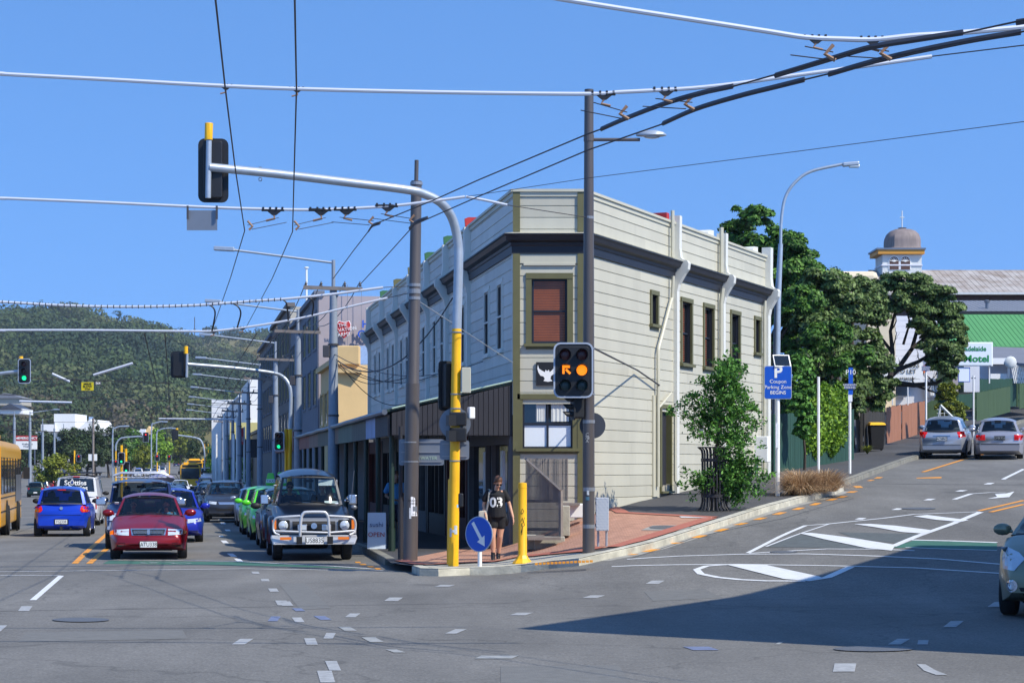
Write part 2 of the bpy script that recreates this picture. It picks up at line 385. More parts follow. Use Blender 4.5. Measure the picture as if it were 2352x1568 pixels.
def board_wall(fr, a0, a1, z0, z1, holes, pitch=.262, base=None, mb=None):
    mb = mb or MB(); z = z0
    while z < z1-.02:
        zt = min(z+pitch, z1); zc = (z+zt)/2
        segs = [(a0, a1)]
        if base: 
            while segs and base(segs[0][0]) > zt and segs[0][0] < a1-.5: segs[0] = (segs[0][0]+.5, a1)
        for h0, h1, hz0, hz1 in holes:
            if hz0 < zc < hz1:
                ns = []
                for s0, s1 in segs:
                    if h1 <= s0 or h0 >= s1: ns.append((s0, s1)); continue
                    if h0 > s0: ns.append((s0, h0))
                    if h1 < s1: ns.append((h1, s1))
                segs = ns
        pr = [(0, z), (0, zt-.026), (-.02, zt-.014), (-.02, zt), (0, zt)]
        for s0, s1 in segs:
            cuts = [s0]; k = s0
            while s1-k > 5: k += rnd.uniform(3, 4.8); cuts.append(min(k, s1))
            cuts = sorted(set(cuts+[s1]))
            for c0, c1 in zip(cuts, cuts[1:]):
                g = 0.004 if c1 < s1 else 0
                v = [fr(c0, d, q) for d, q in pr]+[fr(c1-g, d, q) for d, q in pr]
                mb.add(v, [(i, i+5, i+6, i+1) for i in range(4)])
        z = zt
    return mb
bld = thing('corner_shop_building', 'two storey cream weatherboard corner building with navy cornice, verandah and olive trimmed windows', 'building', (0, 46, 0))
A = (.04, 46.0); B = (1.62, 46.0); LE = (.04-.165*33.7, 79.7); RE = (1.62+.407*14.6, 60.6)
fl = Fr(A, LE, True); ff = Fr(A, B); frr = Fr(B, RE)
fl.n = -fl.n if fl.n.x > 0 else fl.n
if frr.n.x < 0: frr.n = -frr.n
if ff.n.y > 0: ff.n = -ff.n
kL = fl.L/33.7; kR = frr.L/14.6
def baseR(s): q = frr(s, 0, 0); return gz(q.x, q.y)+KH+.12
def window(fr, a0, a1, z0, z1, trim='olive', tw=.13, sash=True, pane='dark_glass', rec=.07, sill=True, par=None, bars=0, out=.035, inner=None):
    mb = MB(); dk = 'navy' if trim == 'olive' else trim
    mb.use(trim); mb.fbox(fr, a0-tw, a0, -.02, out, z0, z1); mb.fbox(fr, a1, a1+tw, -.02, out, z0, z1)
    mb.fbox(fr, a0-tw, a1+tw, -.02, out+.01, z1, z1+tw)
    if sill: mb.fbox(fr, a0-tw-.04, a1+tw+.04, -.02, out+.06, z0-.07, z0); mb.fbox(fr, a0-tw, a1+tw, -.02, out-.01, z0-.13, z0-.07)
    mb.use(dk)
    e = .04; zi0, zi1 = z0, z1
    mb.fbox(fr, a0, a0+e, -rec-.03, -rec+.03, zi0, zi1); mb.fbox(fr, a1-e, a1, -rec-.03, -rec+.03, zi0, zi1)
    mb.fbox(fr, a0+e, a1-e, -rec-.03, -rec+.03, zi0, zi0+e); mb.fbox(fr, a0+e, a1-e, -rec-.03, -rec+.03, zi1-e, zi1)
    if sash: mb.fbox(fr, a0+e, a1-e, -rec-.025, -rec+.035, (z0+z1)/2-.02, (z0+z1)/2+.02)
    for i in range(bars):
        a = a0+(a1-a0)*(i+1)/(bars+1); mb.fbox(fr, a-.02, a+.02, -rec-.025, -rec+.032, zi0+e, zi1-e)
    # reveal
    mb.fbox(fr, a0-.02, a0, -.2, -.022, z0, z1); mb.fbox(fr, a1, a1+.02, -.2, -.022, z0, z1); mb.fbox(fr, a0-.02, a1+.02, -.2, -.022, z1, z1+.02); mb.fbox(fr, a0-.02, a1+.02, -.2, -.022, z0-.02, z0)
    w = mb.build('window', None, par)
    p = MB().fbox(fr, a0+.01, a1-.01, -rec-.2, -rec-.008, z0+.01, z1-.01).build('pane', pane, w)
    return w
# openings
WL = []; bays = [0, 6.8, 11.0, 15.3, 19.7, 24.0, 28.6, 33.7]
WL += [(1.55, 2.25), (3.55, 4.25)]
for b0, b1 in zip(bays[1:], bays[2:]): WL += [(b0+.85, b0+1.5), (b0+2.55, b0+3.2)]
holesL = [(a*kL, b*kL, 4.75, 6.32) for a, b in WL]
mb = MB().use('board_white'); board_wall(fl, 0, fl.L, 3.1, 8.2, holesL, mb=mb)
wl = mb.build('street_wall', None, bld)
hs = {}
sY = lambda Y: (Y-46)*kR
holesR = [(sY(50.45), sY(50.85), 5.55, 6.28), (sY(52.75), sY(53.5), 4.7, 6.3), (sY(54.6), sY(55.35), 4.7, 6.3), (sY(57), sY(57.75), 4.7, 6.3), (sY(59.3), sY(59.75), 5.35, 6.3), (sY(51.15), sY(51.85), 0, 3.5)]
mb = MB().use('board_cream'); board_wall(frr, 0, frr.L, .8, 8.2, holesR, base=baseR, mb=mb)
mb.build('side_wall', None, bld)
holesF = [(.40, 1.20, 4.80, 6.25), (.2, 1.32, 2.45, 3.55)]
mb = MB().use('board_cream'); board_wall(ff, .12, ff.L-.12, .3, 8.2, holesF, mb=mb); mb.build('corner_wall', None, bld)
# core
core = MB(); core.prism([tuple(fl(.1, -.22, 0).xy), tuple(frr(.1, -.22, 0).xy), tuple(frr(frr.L-.05, -.22, 0).xy), tuple(fl(fl.L, -.22, 0).xy)], lambda a, b, t: (a, b, t), -1, 7.6)
core.build('inner_walls', 'dark_paint', bld)
rf = MB(); rf.prism([tuple(fl(.1, -.05, 0).xy), tuple(frr(.1, -.05, 0).xy), tuple(frr(frr.L-.05, -.05, 0).xy), tuple(fl(fl.L, -.05, 0).xy)], lambda a, b, t: (a, b, t), 7.62, 7.7)
rf.build('roof', 'roof_iron', bld)
# parapet backs + caps
mb = MB().use('trim_cream')
for fr, a0, a1 in ((fl, -.02, fl.L), (ff, .0, ff.L), (frr, -.02, frr.L)):
    mb.use('trim_cream'); mb.fbox(fr, a0, a1, -.12, -.03, 7.3, 8.19); mb.fbox(fr, a0-.03, a1+.03, -.16, .07, 8.2, 8.26); mb.fbox(fr, a0, a1, 0.001, .03, 8.10, 8.198)
mb.build('parapet_cap', None, bld)
# cornice: profile swept along the three walls (mitred by overlap)
pts_path = [fl(fl.L, 0, 0), Vector((*A, 0)), Vector((*B, 0)), frr(frr.L, 0, 0)]
def offs(d):
    """path offset outwards by d with mitres"""
    o = [fl(fl.L, d, 0)]
    def inter(f1, s1, f2):
        p, u = f1(0, d, 0), f1.u; q, v = f2(0, d, 0), f2.u
        den = u.x*v.y-u.y*v.x; t = ((q.x-p.x)*v.y-(q.y-p.y)*v.x)/den; return p+u*t
    o.append(inter(fl, 0, ff)); o.append(inter(ff, 0, frr)); o.append(frr(frr.L, d, 0)); return o
prof = [(.003, 6.82), (.05, 6.82), (.06, 6.98), (.08, 7.0), (.09, 7.06), (.19, 7.10), (.23, 7.20), (.26, 7.22), (.26, 7.25), (.003, 7.30)]
mb = MB(); paths = [offs(d) for d, z in prof]
for mi, rng in (('navy', range(0, 8)), ('trim_cream', range(8, 9))):
    mb.use(mi)
    for k in rng:
        for i in range(3):
            z0, z1 = prof[k][1], prof[k+1][1]; a, b = paths[k], paths[k+1]
            mb.add([a[i]+Vector((0, 0, z0)), a[i+1]+Vector((0, 0, z0)), b[i+1]+Vector((0, 0, z1)), b[i]+Vector((0, 0, z1))], [(0, 1, 2, 3)])
mb.build('cornice', None, bld)
# corner boards
mb = MB().use('olive')
for a0, a1 in ((-.02, .14), (ff.L-.15, ff.L)):
    mb.fbox(ff, a0, a1, -.02, .045, .1, 6.82); mb.fbox(ff, a0, a1, -.02, .045, 7.31, 8.195)
mb.use('trim_white'); mb.fbox(fl, .0, .12, -.02, .03, 3.2, 6.82); mb.fbox(frr, 0.0, .10, -.02, .03, .8, 6.82)
mb.build('corner_boards', None, bld)
# fins between the units
def fin(fr, s, th, top, capm, m, cap=True):
    pr = [(-.1, 3.4 if fr is fl else .9), (.10, 3.4 if fr is fl else .9), (.10, 6.5), (.14, 6.68), (.30, 6.95), (.38, 7.05), (.40, 7.2), (.36, 7.27), (.25, 7.3), (.19, 7.36), (.16, 7.6), (.17, top), (-.1, top)]
    mb = MB().use(m); mb.prism(pr, lambda d, z, t: fr(s+t, d, z), -th/2, th/2); f = mb.build('party_fin', None, bld)
    if cap:
        c = MB(); c.prism([(-1.3, top-.25), (.10, top-.05), (.12, top+.24), (.02, top+.28), (-1.3, top+.28)], lambda d, z, t: fr(s+.02+t, d, z), th/2-.03, th/2+.05); c.build('cap', capm, f)
for s, cm in zip(bays[1:-1], ['red_paint', 'green_roof', 'green_roof', 'olive', 'olive', 'green_roof']): fin(fl, s*kL, .24, 8.2, cm, 'trim_white')
fin(fl, fl.L-.12, .24, 8.22, None, 'board_white', False)
for Y, cm in ((52.2, 'red_paint'), (56.1, 'trim_white')): fin(frr, sY(Y), .2, 8.42, cm, 'trim_white', False)
fin(frr, frr.L-.14, .28, 8.5, None, 'trim_white', False)
fr_cap = MB(); fr_cap.fbox(frr, sY(52.2)-.35, sY(52.2)-.13, -.5, -.1, 8.28, 8.48); fr_cap.build('cap', 'red_paint', bld)
for Y in (56.1, 60.3):
    s = sY(Y); MB().prism([(s-.75, 8.26), (s-.13, 8.26), (s-.13, 8.5), (s-.5, 8.48), (s-.68, 8.4)], lambda a, z, t: frr(a, t, z), -.5, -.17).build('cap', 'trim_white', bld)
for a, b in WL: window(fl, a*kL, b*kL, 4.75, 6.32, 'trim_white', .09, par=bld, rec=-.008, out=.014, pane='pane_black')
for i, h in enumerate(holesR[:5]): window(frr, *h, 'olive', .11, sash=(i in (1, 2, 3)), par=bld, rec=.1)
# blinds behind side windows
for h in holesR[1:3]:
    mb = MB()
    for k in range(26): mb.fbox(frr, h[0]+.05, h[1]-.25, -.105, -.1, h[2]+.08+k*.058, h[2]+.11+k*.058)
    mb.build('blind', 'blind_brown', bld)
# corner windows
w = window(ff, .40, 1.20, 4.80, 6.25, 'olive', .13, par=bld, rec=.08, pane='dark_glass')
mb = MB()
for k in range(38): mb.fbox(ff, .45, 1.15, -.088, -.082, 4.86+k*.0365, 4.86+k*.0365+.027)
mb.build('blind', 'blind_brown', w)
mb = MB().use('trim_cream'); mb.fbox(ff, .22, 1.38, .002, .05, 6.55, 6.6); mb.fbox(ff, .14, ff.L-.15, .001, .02, 6.6, 6.8); mb.build('frieze_board', None, bld)
w = window(ff, .2, 1.32, 2.45, 3.55, 'olive', .12, par=bld, rec=.06, bars=1)
mb = MB().use('panel_white')
mb.fbox(ff, .24, .735, -.066, -.062, 2.49, 2.96); mb.fbox(ff, .785, 1.28, -.066, -.062, 2.49, 2.96)
mb.use('curtain')
for a0, a1 in ((.5, .72), (.84, 1.24)):
    n = 9
    for i in range(n):
        x0, x1 = a0+(a1-a0)*i/n, a0+(a1-a0)*(i+1)/n; o0 = .012*(i % 2); o1 = .012*((i+1) % 2)
        mb.add([ff(x0, -.066+o0, 3.05), ff(x1, -.066+o1, 3.05), ff(x1, -.066+o1, 3.51), ff(x0, -.066+o0, 3.51)], [(0, 1, 2, 3)])
mb.build('curtain', None, w)
# winged sign
sg = MB().fbox(ff, .5, .98, .02, .05, 3.86, 4.38).build('winged_sign', 'black', bld)
def pxs(pl): return [((x-1230)/102+.5, 4.38-(y-833)/102) for x, y in pl]
wing = [(1234, 839), (1237, 848), (1243, 852), (1250, 856), (1252, 850), (1254, 853), (1257, 853), (1259, 850), (1261, 856), (1267, 851), (1272, 845), (1276, 838), (1277, 846), (1274, 856), (1268, 862), (1264, 865), (1263, 872), (1268, 876), (1257, 878), (1247, 876), (1250, 871), (1247, 866), (1240, 864), (1235, 856), (1233, 848)]
mb = MB(); mb.prism(pxs(wing), lambda a, z, t: ff(a, t, z), .051, .056); mb.build('emblem', 'white', sg)
# door, down-pipes, plinth on the side wall
mb = MB().use('olive'); s0, s1 = holesR[5][:2]; zb = baseR(s0)
mb.fbox(frr, s0-.1, s0, -.1, .04, zb, 3.5); mb.fbox(frr, s1, s1+.08, -.1, .04, zb, 3.5); mb.fbox(frr, s0-.1, s1+.08, -.1, .04, 3.5, 3.6); mb.fbox(frr, s0-.1, s1+.1, -.1, .1, zb-.05, zb)
mb.use('dark_paint'); mb.fbox(frr, s0, s1, -.22, -.1, zb, 3.5)
mb.build('side_door', None, bld)
def pipe(pts, r=.045): MB().tube([frr(s, d, z) for s, d, z in pts], r, 7).build('down_pipe', 'trim_cream', bld, smooth=True)
s_ = sY(51.75)
pipe([(s_, .1, 8.5), (s_, .1, 7.32)], .05); pipe([(s_, .12, 6.85), (s_, .09, 6.3), (s_-.1, .09, 6.2), (sY(50.75), .09, 5.0), (sY(50.7), .09, 4.9), (sY(50.7), .09, 3.9), (sY(50.7), .09, 1.55)])
pipe([(s_-.05, .09, 3.9), (sY(51.0), .09, 3.6), (sY(50.75), .09, 3.5)], .03)
pipe([(sY(55.8), .1, 8.55), (sY(55.8), .1, 7.32)], .06); pipe([(sY(55.8), .14, 6.9), (sY(55.8), .09, 6.5), (sY(55.8), .09, 1.6)], .06)
pipe([(sY(60.0), .1, 6.9), (sY(60.0), .08, 6.5), (sY(60.0), .08, 1.9)], .05); pipe([(sY(51.95), .1, 3.4), (sY(51.95), .1, 1.7), (sY(52), .18, 1.55)], .04)
MB().fbox(frr, sY(50.5), sY(50.9), .001, .04, 1.3, 3.8).build('service_board', 'trim_cream', bld)
pm = MB()
for i in range(30):
    a0, a1 = frr.L*i/30, frr.L*(i+1)/30
    pm.fbox(frr, a0, a1, -.3, -.012, -.5, baseR((a0+a1)/2)+.12)
pm.build('plinth', 'plinth', bld)
# meter box + vent
mb = MB(); q = frr(sY(59.4), .15, 2.55); mb.box(q, (.5, .35, .75), rz=-.4).build('meter_box', 'white', bld, bevel=.02)
mb = MB()
for k in range(6): mb.fbox(frr, sY(54.2), sY(54.5), .005, .03, 2.9+k*.05, 2.93+k*.05)
mb.build('wall_vent', 'grey_metal', bld)
# ---------------- verandah and shopfronts along the street ----------------
ver = bld
VD = 2.75
def vp(s, d, z): return fl(s, d, z)
SL = fl.L
mb = MB().use('dark_green')   # sloping roof sheet
mb.hexa([vp(.02, .02, 3.9), vp(SL, .02, 3.85), vp(SL, VD+.1, 3.22), vp(.02, VD+.1, 3.25), vp(.02, .02, 3.96), vp(SL, .02, 3.91), vp(SL, VD+.1, 3.28), vp(.02, VD+.1, 3.31)])
mb.build('verandah_roof', None, ver)
mb = MB()
N_ = 24
for i in range(N_):      # boarded end
    d0, d1 = VD*i/N_+.006, VD*(i+1)/N_-.006
    zt = lambda d: 3.88-(.65)*d/VD
    mb.add([vp(.02, d0, 2.74), vp(.02, d1, 2.74), vp(.02, d1, zt(d1)), vp(.02, d0, zt(d0)), vp(.06, d0, 2.74), vp(.06, d1, 2.74), vp(.06, d1, zt(d1)), vp(.06, d0, zt(d0))], [(3, 2, 1, 0), (4, 5, 6, 7), (0, 1, 5, 4), (1, 2, 6, 5), (2, 3, 7, 6), (3, 0, 4, 7)])
mb.hexa([vp(.065, 0, 2.72), vp(.09, 0, 2.72), vp(.09, VD, 2.72), vp(.065, VD, 2.72), vp(.065, 0, 3.88), vp(.09, 0, 3.88), vp(.09, VD, 3.22), vp(.065, VD, 3.22)])
mb.build('boarded_gable', 'dark_paint', ver)
mb = MB().use('grey_metal'); mb.tube([vp(s, VD+.16+.02*math.sin(s), 3.25-.002*s+.01*math.sin(s*1.3)) for s in np.linspace(0, SL, 14)], .065, 8); mb.build('gutter', None, ver, smooth=True)
mb = MB().tube([vp(.0, 0, 3.97), vp(.0, VD, 3.33)], .022, 6).build('flashing', mat('pale_green', lin(160, 185, 168), .5), ver)
panes = [(0.1, 3.0, 'fascia_dark'), (3.0, 5.4, 'fascia_blue'), (5.4, 9.5, 'fascia_grey'), (9.5, 14, 'fascia_green'), (14, 18, 'fascia_rust'), (18, 22.5, 'fascia_grey'), (22.5, 27, 'fascia_rust'), (27, 33.5, 'fascia_brown')]
for n, c in (('fascia_dark', (60, 58, 58)), ('fascia_blue', (150, 165, 195)), ('fascia_grey', (92, 94, 84)), ('fascia_green', (98, 112, 96)), ('fascia_rust', (120, 100, 88)), ('fascia_brown', (125, 78, 66))):
    mat(n, lin(*c), .7, var=.3, scale=1.2, stretch=(3, 3, .4))
mb = MB()
for a, b, m in panes: mb.use(m); mb.fbox(fl, a, b, VD+.03, VD+.08, 2.72-.01*(a > 5), 3.2)
mb.build('fascia', None, ver)
for i in range(11):
    s = .5+i*3.1; q = vp(s, VD-.05, 0); z0 = GZ(q.x, q.y)+KH
    p = MB(); p.tube([(q.x, q.y, z0-.02), (q.x, q.y, 3.2)], .06, 8); p.tube([(q.x, q.y, z0), (q.x, q.y, z0+.5)], .08, 8); p.build('verandah_post', 'dark_green', ver, smooth=True)
# shopfronts under the verandah
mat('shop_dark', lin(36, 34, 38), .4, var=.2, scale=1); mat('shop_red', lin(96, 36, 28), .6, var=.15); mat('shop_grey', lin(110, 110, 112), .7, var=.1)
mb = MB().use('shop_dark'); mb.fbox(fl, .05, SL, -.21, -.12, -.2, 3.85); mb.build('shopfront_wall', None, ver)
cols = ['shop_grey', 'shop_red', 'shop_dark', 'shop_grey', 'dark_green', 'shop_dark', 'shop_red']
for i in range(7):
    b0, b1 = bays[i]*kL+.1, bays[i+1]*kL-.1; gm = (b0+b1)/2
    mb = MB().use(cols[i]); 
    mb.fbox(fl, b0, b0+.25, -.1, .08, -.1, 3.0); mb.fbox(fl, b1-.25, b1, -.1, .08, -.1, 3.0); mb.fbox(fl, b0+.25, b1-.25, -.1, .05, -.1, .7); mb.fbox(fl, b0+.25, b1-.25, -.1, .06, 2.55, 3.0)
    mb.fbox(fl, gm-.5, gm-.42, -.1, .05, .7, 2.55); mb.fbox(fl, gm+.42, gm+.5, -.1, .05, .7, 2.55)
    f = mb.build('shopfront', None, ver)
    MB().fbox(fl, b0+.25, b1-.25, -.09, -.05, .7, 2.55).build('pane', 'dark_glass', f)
for zc, s_, t_ in ((2.78, 12.2, "ay's Florist"),):
    text(t_, .42, 'curtain', ver, face(fl(s_, .075, zc), fl.n), 'lettering', .003)
# interior end wall under verandah to close view + white door panel
for a_ in (1.2, 3.9): MB().fbox(fl, a_, a_+.33, .0, .06, .3, 2.4).build('glazed_door', 'panel_white', ver)
# ---------------- painted road markings ----------------
mat('paint_white', lin(214, 216, 216), .6, var=.10, scale=5); mat('paint_worn', lin(158, 160, 160), .7, var=.28, scale=8)
mat('paint_blue', lin(108, 118, 146), .7, var=.2, scale=8); mat('paint_orange', lin(226, 150, 40), .6, var=.12, scale=6)
mat('paint_green', lin(58, 104, 88), .8, var=.2, scale=4); mat('patch_asphalt', lin(86, 92, 92), .9, var=.2, scale=6, bump=.4)
mat('seal_dark', lin(78, 80, 82), .9, var=.2, scale=6); mat('iron', lin(104, 106, 108), .6, .3, var=.3, scale=30)
gb2 = gbvh
def RP(pts): return [(q.x, q.y) for q in (GP(a, b) for a, b in pts)]
def paint(name, polys, m, lift=.006, maxe=.35):
    return tag(sheet_obj(name, [RP(p) for p in polys], lift, m, maxe=maxe), kind='structure')
def line_px(pts, w0):
    """a painted line of real width w0 through pixel points"""
    q = [Vector((p.x, p.y)) for p in (GP(a, b) for a, b in pts)]; l = strip(q, w0/2); r = strip(q, w0/2, -1)
    return [[tuple(l[i]), tuple(l[i+1]), tuple(r[i+1]), tuple(r[i])] for i in range(len(q)-1)]
def wl(name, lines, m, lift=.008):
    pl = []
    for pts, w in lines: pl += line_px(pts, w)
    return tag(sheet_obj(name, pl, lift, m, maxe=.4), kind='structure')
def bar(cx, cy, w, h, sk): return [(cx-w/2-sk, cy+h/2), (cx+w/2-sk, cy+h/2), (cx+w/2+sk, cy-h/2), (cx-w/2+sk, cy-h/2)]
wl('white_crossing_line', [([(0, 1313), (250, 1310), (560, 1306), (760, 1309), (880, 1310)], .09), ([(0, 1321), (140, 1322)], .09),
   ([(1405, 1301), (1550, 1297), (1700, 1296), (1900, 1299), (2100, 1304), (2300, 1317)], .09), ([(1440, 1284), (1560, 1277), (1700, 1273), (1850, 1272), (2010, 1277), (2160, 1284), (2300, 1296)], .09),
   ([(1720, 1271), (1800, 1266), (1900, 1260.5), (2010, 1261), (2100, 1264.5)], .08), ([(2095, 1240), (2180, 1242), (2290, 1246)], .12), ([(2080, 1257), (2150, 1260), (2290, 1264)], .06)], 'paint_white')
wl('white_stop_line', [([(262, 1285.5), (450, 1287), (560, 1290), (640, 1294), (760, 1300), (850, 1306)], .1)], 'paint_white', .009)
paint('advance_stop_box', [[(250, 1287), (560, 1290.5), (640, 1294.5), (845, 1306), (560, 1298), (236, 1294)], [(2085, 1245), (2102, 1240), (2185, 1242), (2290, 1246), (2290, 1264), (2150, 1260), (2048, 1257)]], 'paint_green', .004)
paint('white_lane_bar', [[(134, 1322), (147, 1322), (83, 1378), (68, 1378)]], 'paint_white')
dashes = [(512, 1201, 11, 4, -1.5), (505, 1192, 8, 2.5, -1), (497, 1183, 9, 3, -1), (516, 1244, 13, 6, -3), (508, 1231, 10, 2.5, -1), (533, 1274.5, 14, 7, -5), (548, 1286, 14, 7, -4), (490, 1174, 7, 2.5, -1), (523, 1217.5, 11, 3.5, -1.5)]
paint('lane_dash', [bar(*d) for d in dashes], 'paint_white')
guide = [(587, 1315, 16, 5, -1.5), (609, 1332, 18, 5.5, -1.5), (628, 1355, 20, 7.5, -2.5), (648, 1384.5, 26, 11, -3), (657, 1386, 26, 10, -4), (685, 1423.5, 22, 11, -4), (714, 1473, 26, 15, -3), (757, 1460, 22, 13, 3.5), (765, 1529, 27, 22, -5), (749, 1554, 34, 27, -4),
         (58, 1397.5, 25, 11, 4), (-6, 1443, 30, 14, 8), (1940, 1533, 50, 19, 2), (2190, 1433, 30, 14, 9), (2120, 1475, 24, 10, 1), (2065, 1473.5, 30, 13, 11), (2293, 1388, 34, 11, 8), (810, 1413, 24, 9, 6), (904, 1376, 32, 8, 6), (1022, 1345, 34, 4.5, 7), (1197, 1410, 36, 6, 9), (1364, 1370, 34, 6, 9), (1505, 1337, 30, 7, 7), (557, 1473.5, 30, 13, 10), (1047, 1450, 26, 10, 12)]
paint('guide_mark', [bar(*d) for d in guide]+[[(2106, 1525), (2126, 1526), (2150, 1540), (2176, 1550), (2150, 1550), (2122, 1540)]], 'paint_worn')
paint('blue_guide_mark', [bar(686, 1400, 22, 6.5, -5), bar(630, 1421, 22, 11, 4), bar(741, 1419, 26, 9, -8), bar(1610, 1489, 60, 8, -12)], 'paint_blue')
paint('faded_guide_mark', [bar(798, 1444, 28, 9, -8), bar(856, 1469, 32, 11, -10), bar(908, 1495, 26, 7, -10), bar(1141, 1509, 86, 7, 8), bar(1790, 1477, 10, 6, 5)], mat('paint_faded', lin(150, 152, 150), .8, var=.2, scale=9))
# orange centre lines and broken no-stopping lines
wl('orange_centre_line', [([(172, 1294), (242, 1229), (252, 1218)], .13), ([(205, 1294), (243, 1262), (262, 1240)], .13), ([(2249, 1173), (2352, 1149)], .12), ([(2275, 1176), (2352, 1158)], .12), ([(2120, 1084), (2210, 1056), (2262, 1042)], .13)], 'paint_orange')
od = [(834, 1296, 14, 3, -2), (851, 1301, 14, 3, -3), (868, 1306, 12, 3, -3), (822, 1291, 12, 2.5, -1)]
paint('orange_kerb_dash', [bar(*d) for d in od]+[bar(*d) for d in [(1449, 1273, 26, 2, 6), (1494, 1264, 24, 6, 12), (1551, 1247, 22, 2.5, 12), (1606, 1232, 20, 6, 10), (1657, 1217, 18, 6, 10), (1702, 1203, 18, 4.5, 10), (1746, 1191, 18, 5, 9), (1790, 1179, 18, 5.5, 9), (1834, 1168, 18, 5, 8), (1873, 1157.5, 16, 5, 7), (1911, 1147, 16, 4, 7), (1934, 1141, 16, 4, 6), (1957, 1129.5, 18, 3, 6), (1971, 1118, 18, 4, -3), (2000, 1103, 10, 2.5, 5), (2018, 1097, 14, 3, 4)]]+[[(2420*.87, 1097), (2163, 1095), (2162, 1098), (2105, 1098.5)]], 'paint_orange')
# splitter island: hatched chevrons
wl('chevron_border', [([(1718, 1270), (1850, 1207), (1905, 1203), (2030, 1190), (2100, 1181), (2252, 1175)], .10), ([(2252, 1176), (2190, 1202), (2110, 1230), (2050, 1255)], .15), ([(1760, 1255), (1822, 1231), (1905, 1203)], .05)], 'paint_white')
paint('chevron_bar', [[(1835, 1225), (1862, 1224), (1960, 1236), (2057, 1252), (2048, 1265), (1990, 1259), (1890, 1238)], [(1962, 1204), (2000, 1203.5), (2060, 1208), (2140, 1218), (2122, 1226), (2070, 1222), (2010, 1211)], [(2098, 1186), (2130, 1183), (2225, 1195), (2206, 1199), (2150, 1194)]], 'paint_white', .012)
paint('road_patch', [[(1762, 1256), (1835, 1226), (1890, 1239), (1990, 1259.5), (1900, 1258)], [(1925, 1222), (2115, 1226), (2062, 1248), (1960, 1235)]], 'patch_asphalt', .005)
wl('splitter_outline', [([(1700, 1297), (1660, 1297), (1622, 1300), (1600, 1308), (1610, 1318), (1650, 1326), (1700, 1331), (1760, 1334), (1850, 1334.5)], .13), ([(1850, 1334), (1900, 1326), (1925, 1315), (1953, 1302)], .16)], 'paint_white')
paint('splitter_bar', [[(1668, 1297), (1720, 1296), (1760, 1298), (1880, 1324), (1890, 1328), (1845, 1334), (1800, 1330)]], 'paint_white', .012)
# turn arrow, lane lines up the hill
wl('lane_line', [([(2304, 1101), (2352, 1077)], .12), ([(2192, 1147), (2230, 1134), (2275, 1131), (2310, 1132)], .13)], 'paint_white')
paint('arrow_head', [[(2330, 1129), (2318, 1142), (2268, 1146), (2290, 1141), (2285, 1135), (2310, 1134)]], 'paint_white', .012)
paint('hill_dash', [bar(1977, 1191, 18, 3.5, 5), bar(2062, 1169, 18, 3.5, 6), bar(2135, 1147, 18, 3.5, 6), bar(2208, 1127, 18, 3, 6), bar(2272, 1110.5, 16, 3.5, 5)], 'paint_white')
wl('cycle_symbol', [([(322, 1293), (340, 1291), (360, 1293), (340, 1295), (322, 1293)], .05), ([(395, 1294), (415, 1292), (438, 1294), (415, 1296), (395, 1294)], .05), ([(345, 1293), (370, 1291), (400, 1293)], .05)], 'paint_worn', .012)
paint('trench_patch', [[(60, 1452), (420, 1446), (430, 1466), (40, 1474)], [(1480, 1358), (1620, 1352), (1660, 1372), (1500, 1380)], [(640, 1340), (700, 1338), (760, 1396), (690, 1400)], [(1150, 1530), (1420, 1526), (1450, 1568), (1150, 1575)]], mat('trench_asphalt', lin(108, 108, 105), .9, var=.14, scale=6, bump=.3), .003)
# tar joints and old seals
wl('tar_joint', [([(0, 1403), (500, 1395), (900, 1388), (1180, 1384)], .03), ([(1440, 1284), (1590, 1236), (1800, 1190), (1960, 1144)], .04), ([(1950, 1110), (2150, 1112), (2352, 1113)], .08), ([(1300, 1420), (1700, 1395), (2352, 1380)], .02)], 'seal_dark', .004)
wl('gutter_channel', [([(x, y+1) for x, y in kpx_r[6:]], .35)], mat('gutter', lin(150, 148, 140), .9, var=.2, scale=3), .003)
for (cx, cy, rx, ry, m) in ((186, 1424, 66, 5, 'iron'), (2006, 1491, 92, 6, 'iron'), (2110, 1168, 40, 2.5, 'iron'), (1800, 1268, 32, 2.5, 'iron')):
    pl = [(cx+rx*math.cos(a), cy+ry*math.sin(a)) for a in np.linspace(0, 2*math.pi, 20)[:-1]]
    o = tag(sheet_obj('manhole_cover', [RP(pl)], .012, m, maxe=.5), 'iron manhole cover in the road %s' % ('near the lower left of the view' if cx < 500 else 'in the right foreground beyond the building shadow' if cy > 1400 else 'on the hill lane beside the chevrons' if cx > 2000 else 'within the hatched chevron marking'), 'manhole cover')
pl = [(1525+34*math.cos(a), 1212+4*math.sin(a)) for a in np.linspace(0, 2*math.pi, 16)[:-1]]
sc0 = tag(sheet_obj('service_cover', [tp([(1472, 1218), (1500, 1207), (1560, 1207), (1590, 1212), (1560, 1219)])], .013, 'gutter', maxe=.2, zfun=FZ), 'grey concrete access cover set in the orange brick paving', 'access cover')
sheet_obj('lid', [tp(pl)], .02, 'iron', parent=sc0, maxe=.2, zfun=FZ)
tag(sheet_obj('painted_strip', [tp([(1560, 1187), (1640, 1188.5), (1635, 1190.5), (1565, 1190)])], .02, 'paint_white', maxe=.2, zfun=FZ), kind='structure')
# tactile strip
mb = MB()
for i in range(15):
    for j in range(2):
        q = GP(1232+i*9, 1297-i*.45-j*2.2, KH); mb.box((q.x, q.y, FZ(q.x, q.y)+.012), (.055, .08, .02))
tag(mb.build('tactile_strip', 'paint_orange'), 'yellow tactile strip of small domes at the kerb ramp', 'tactile paving', kind=None)
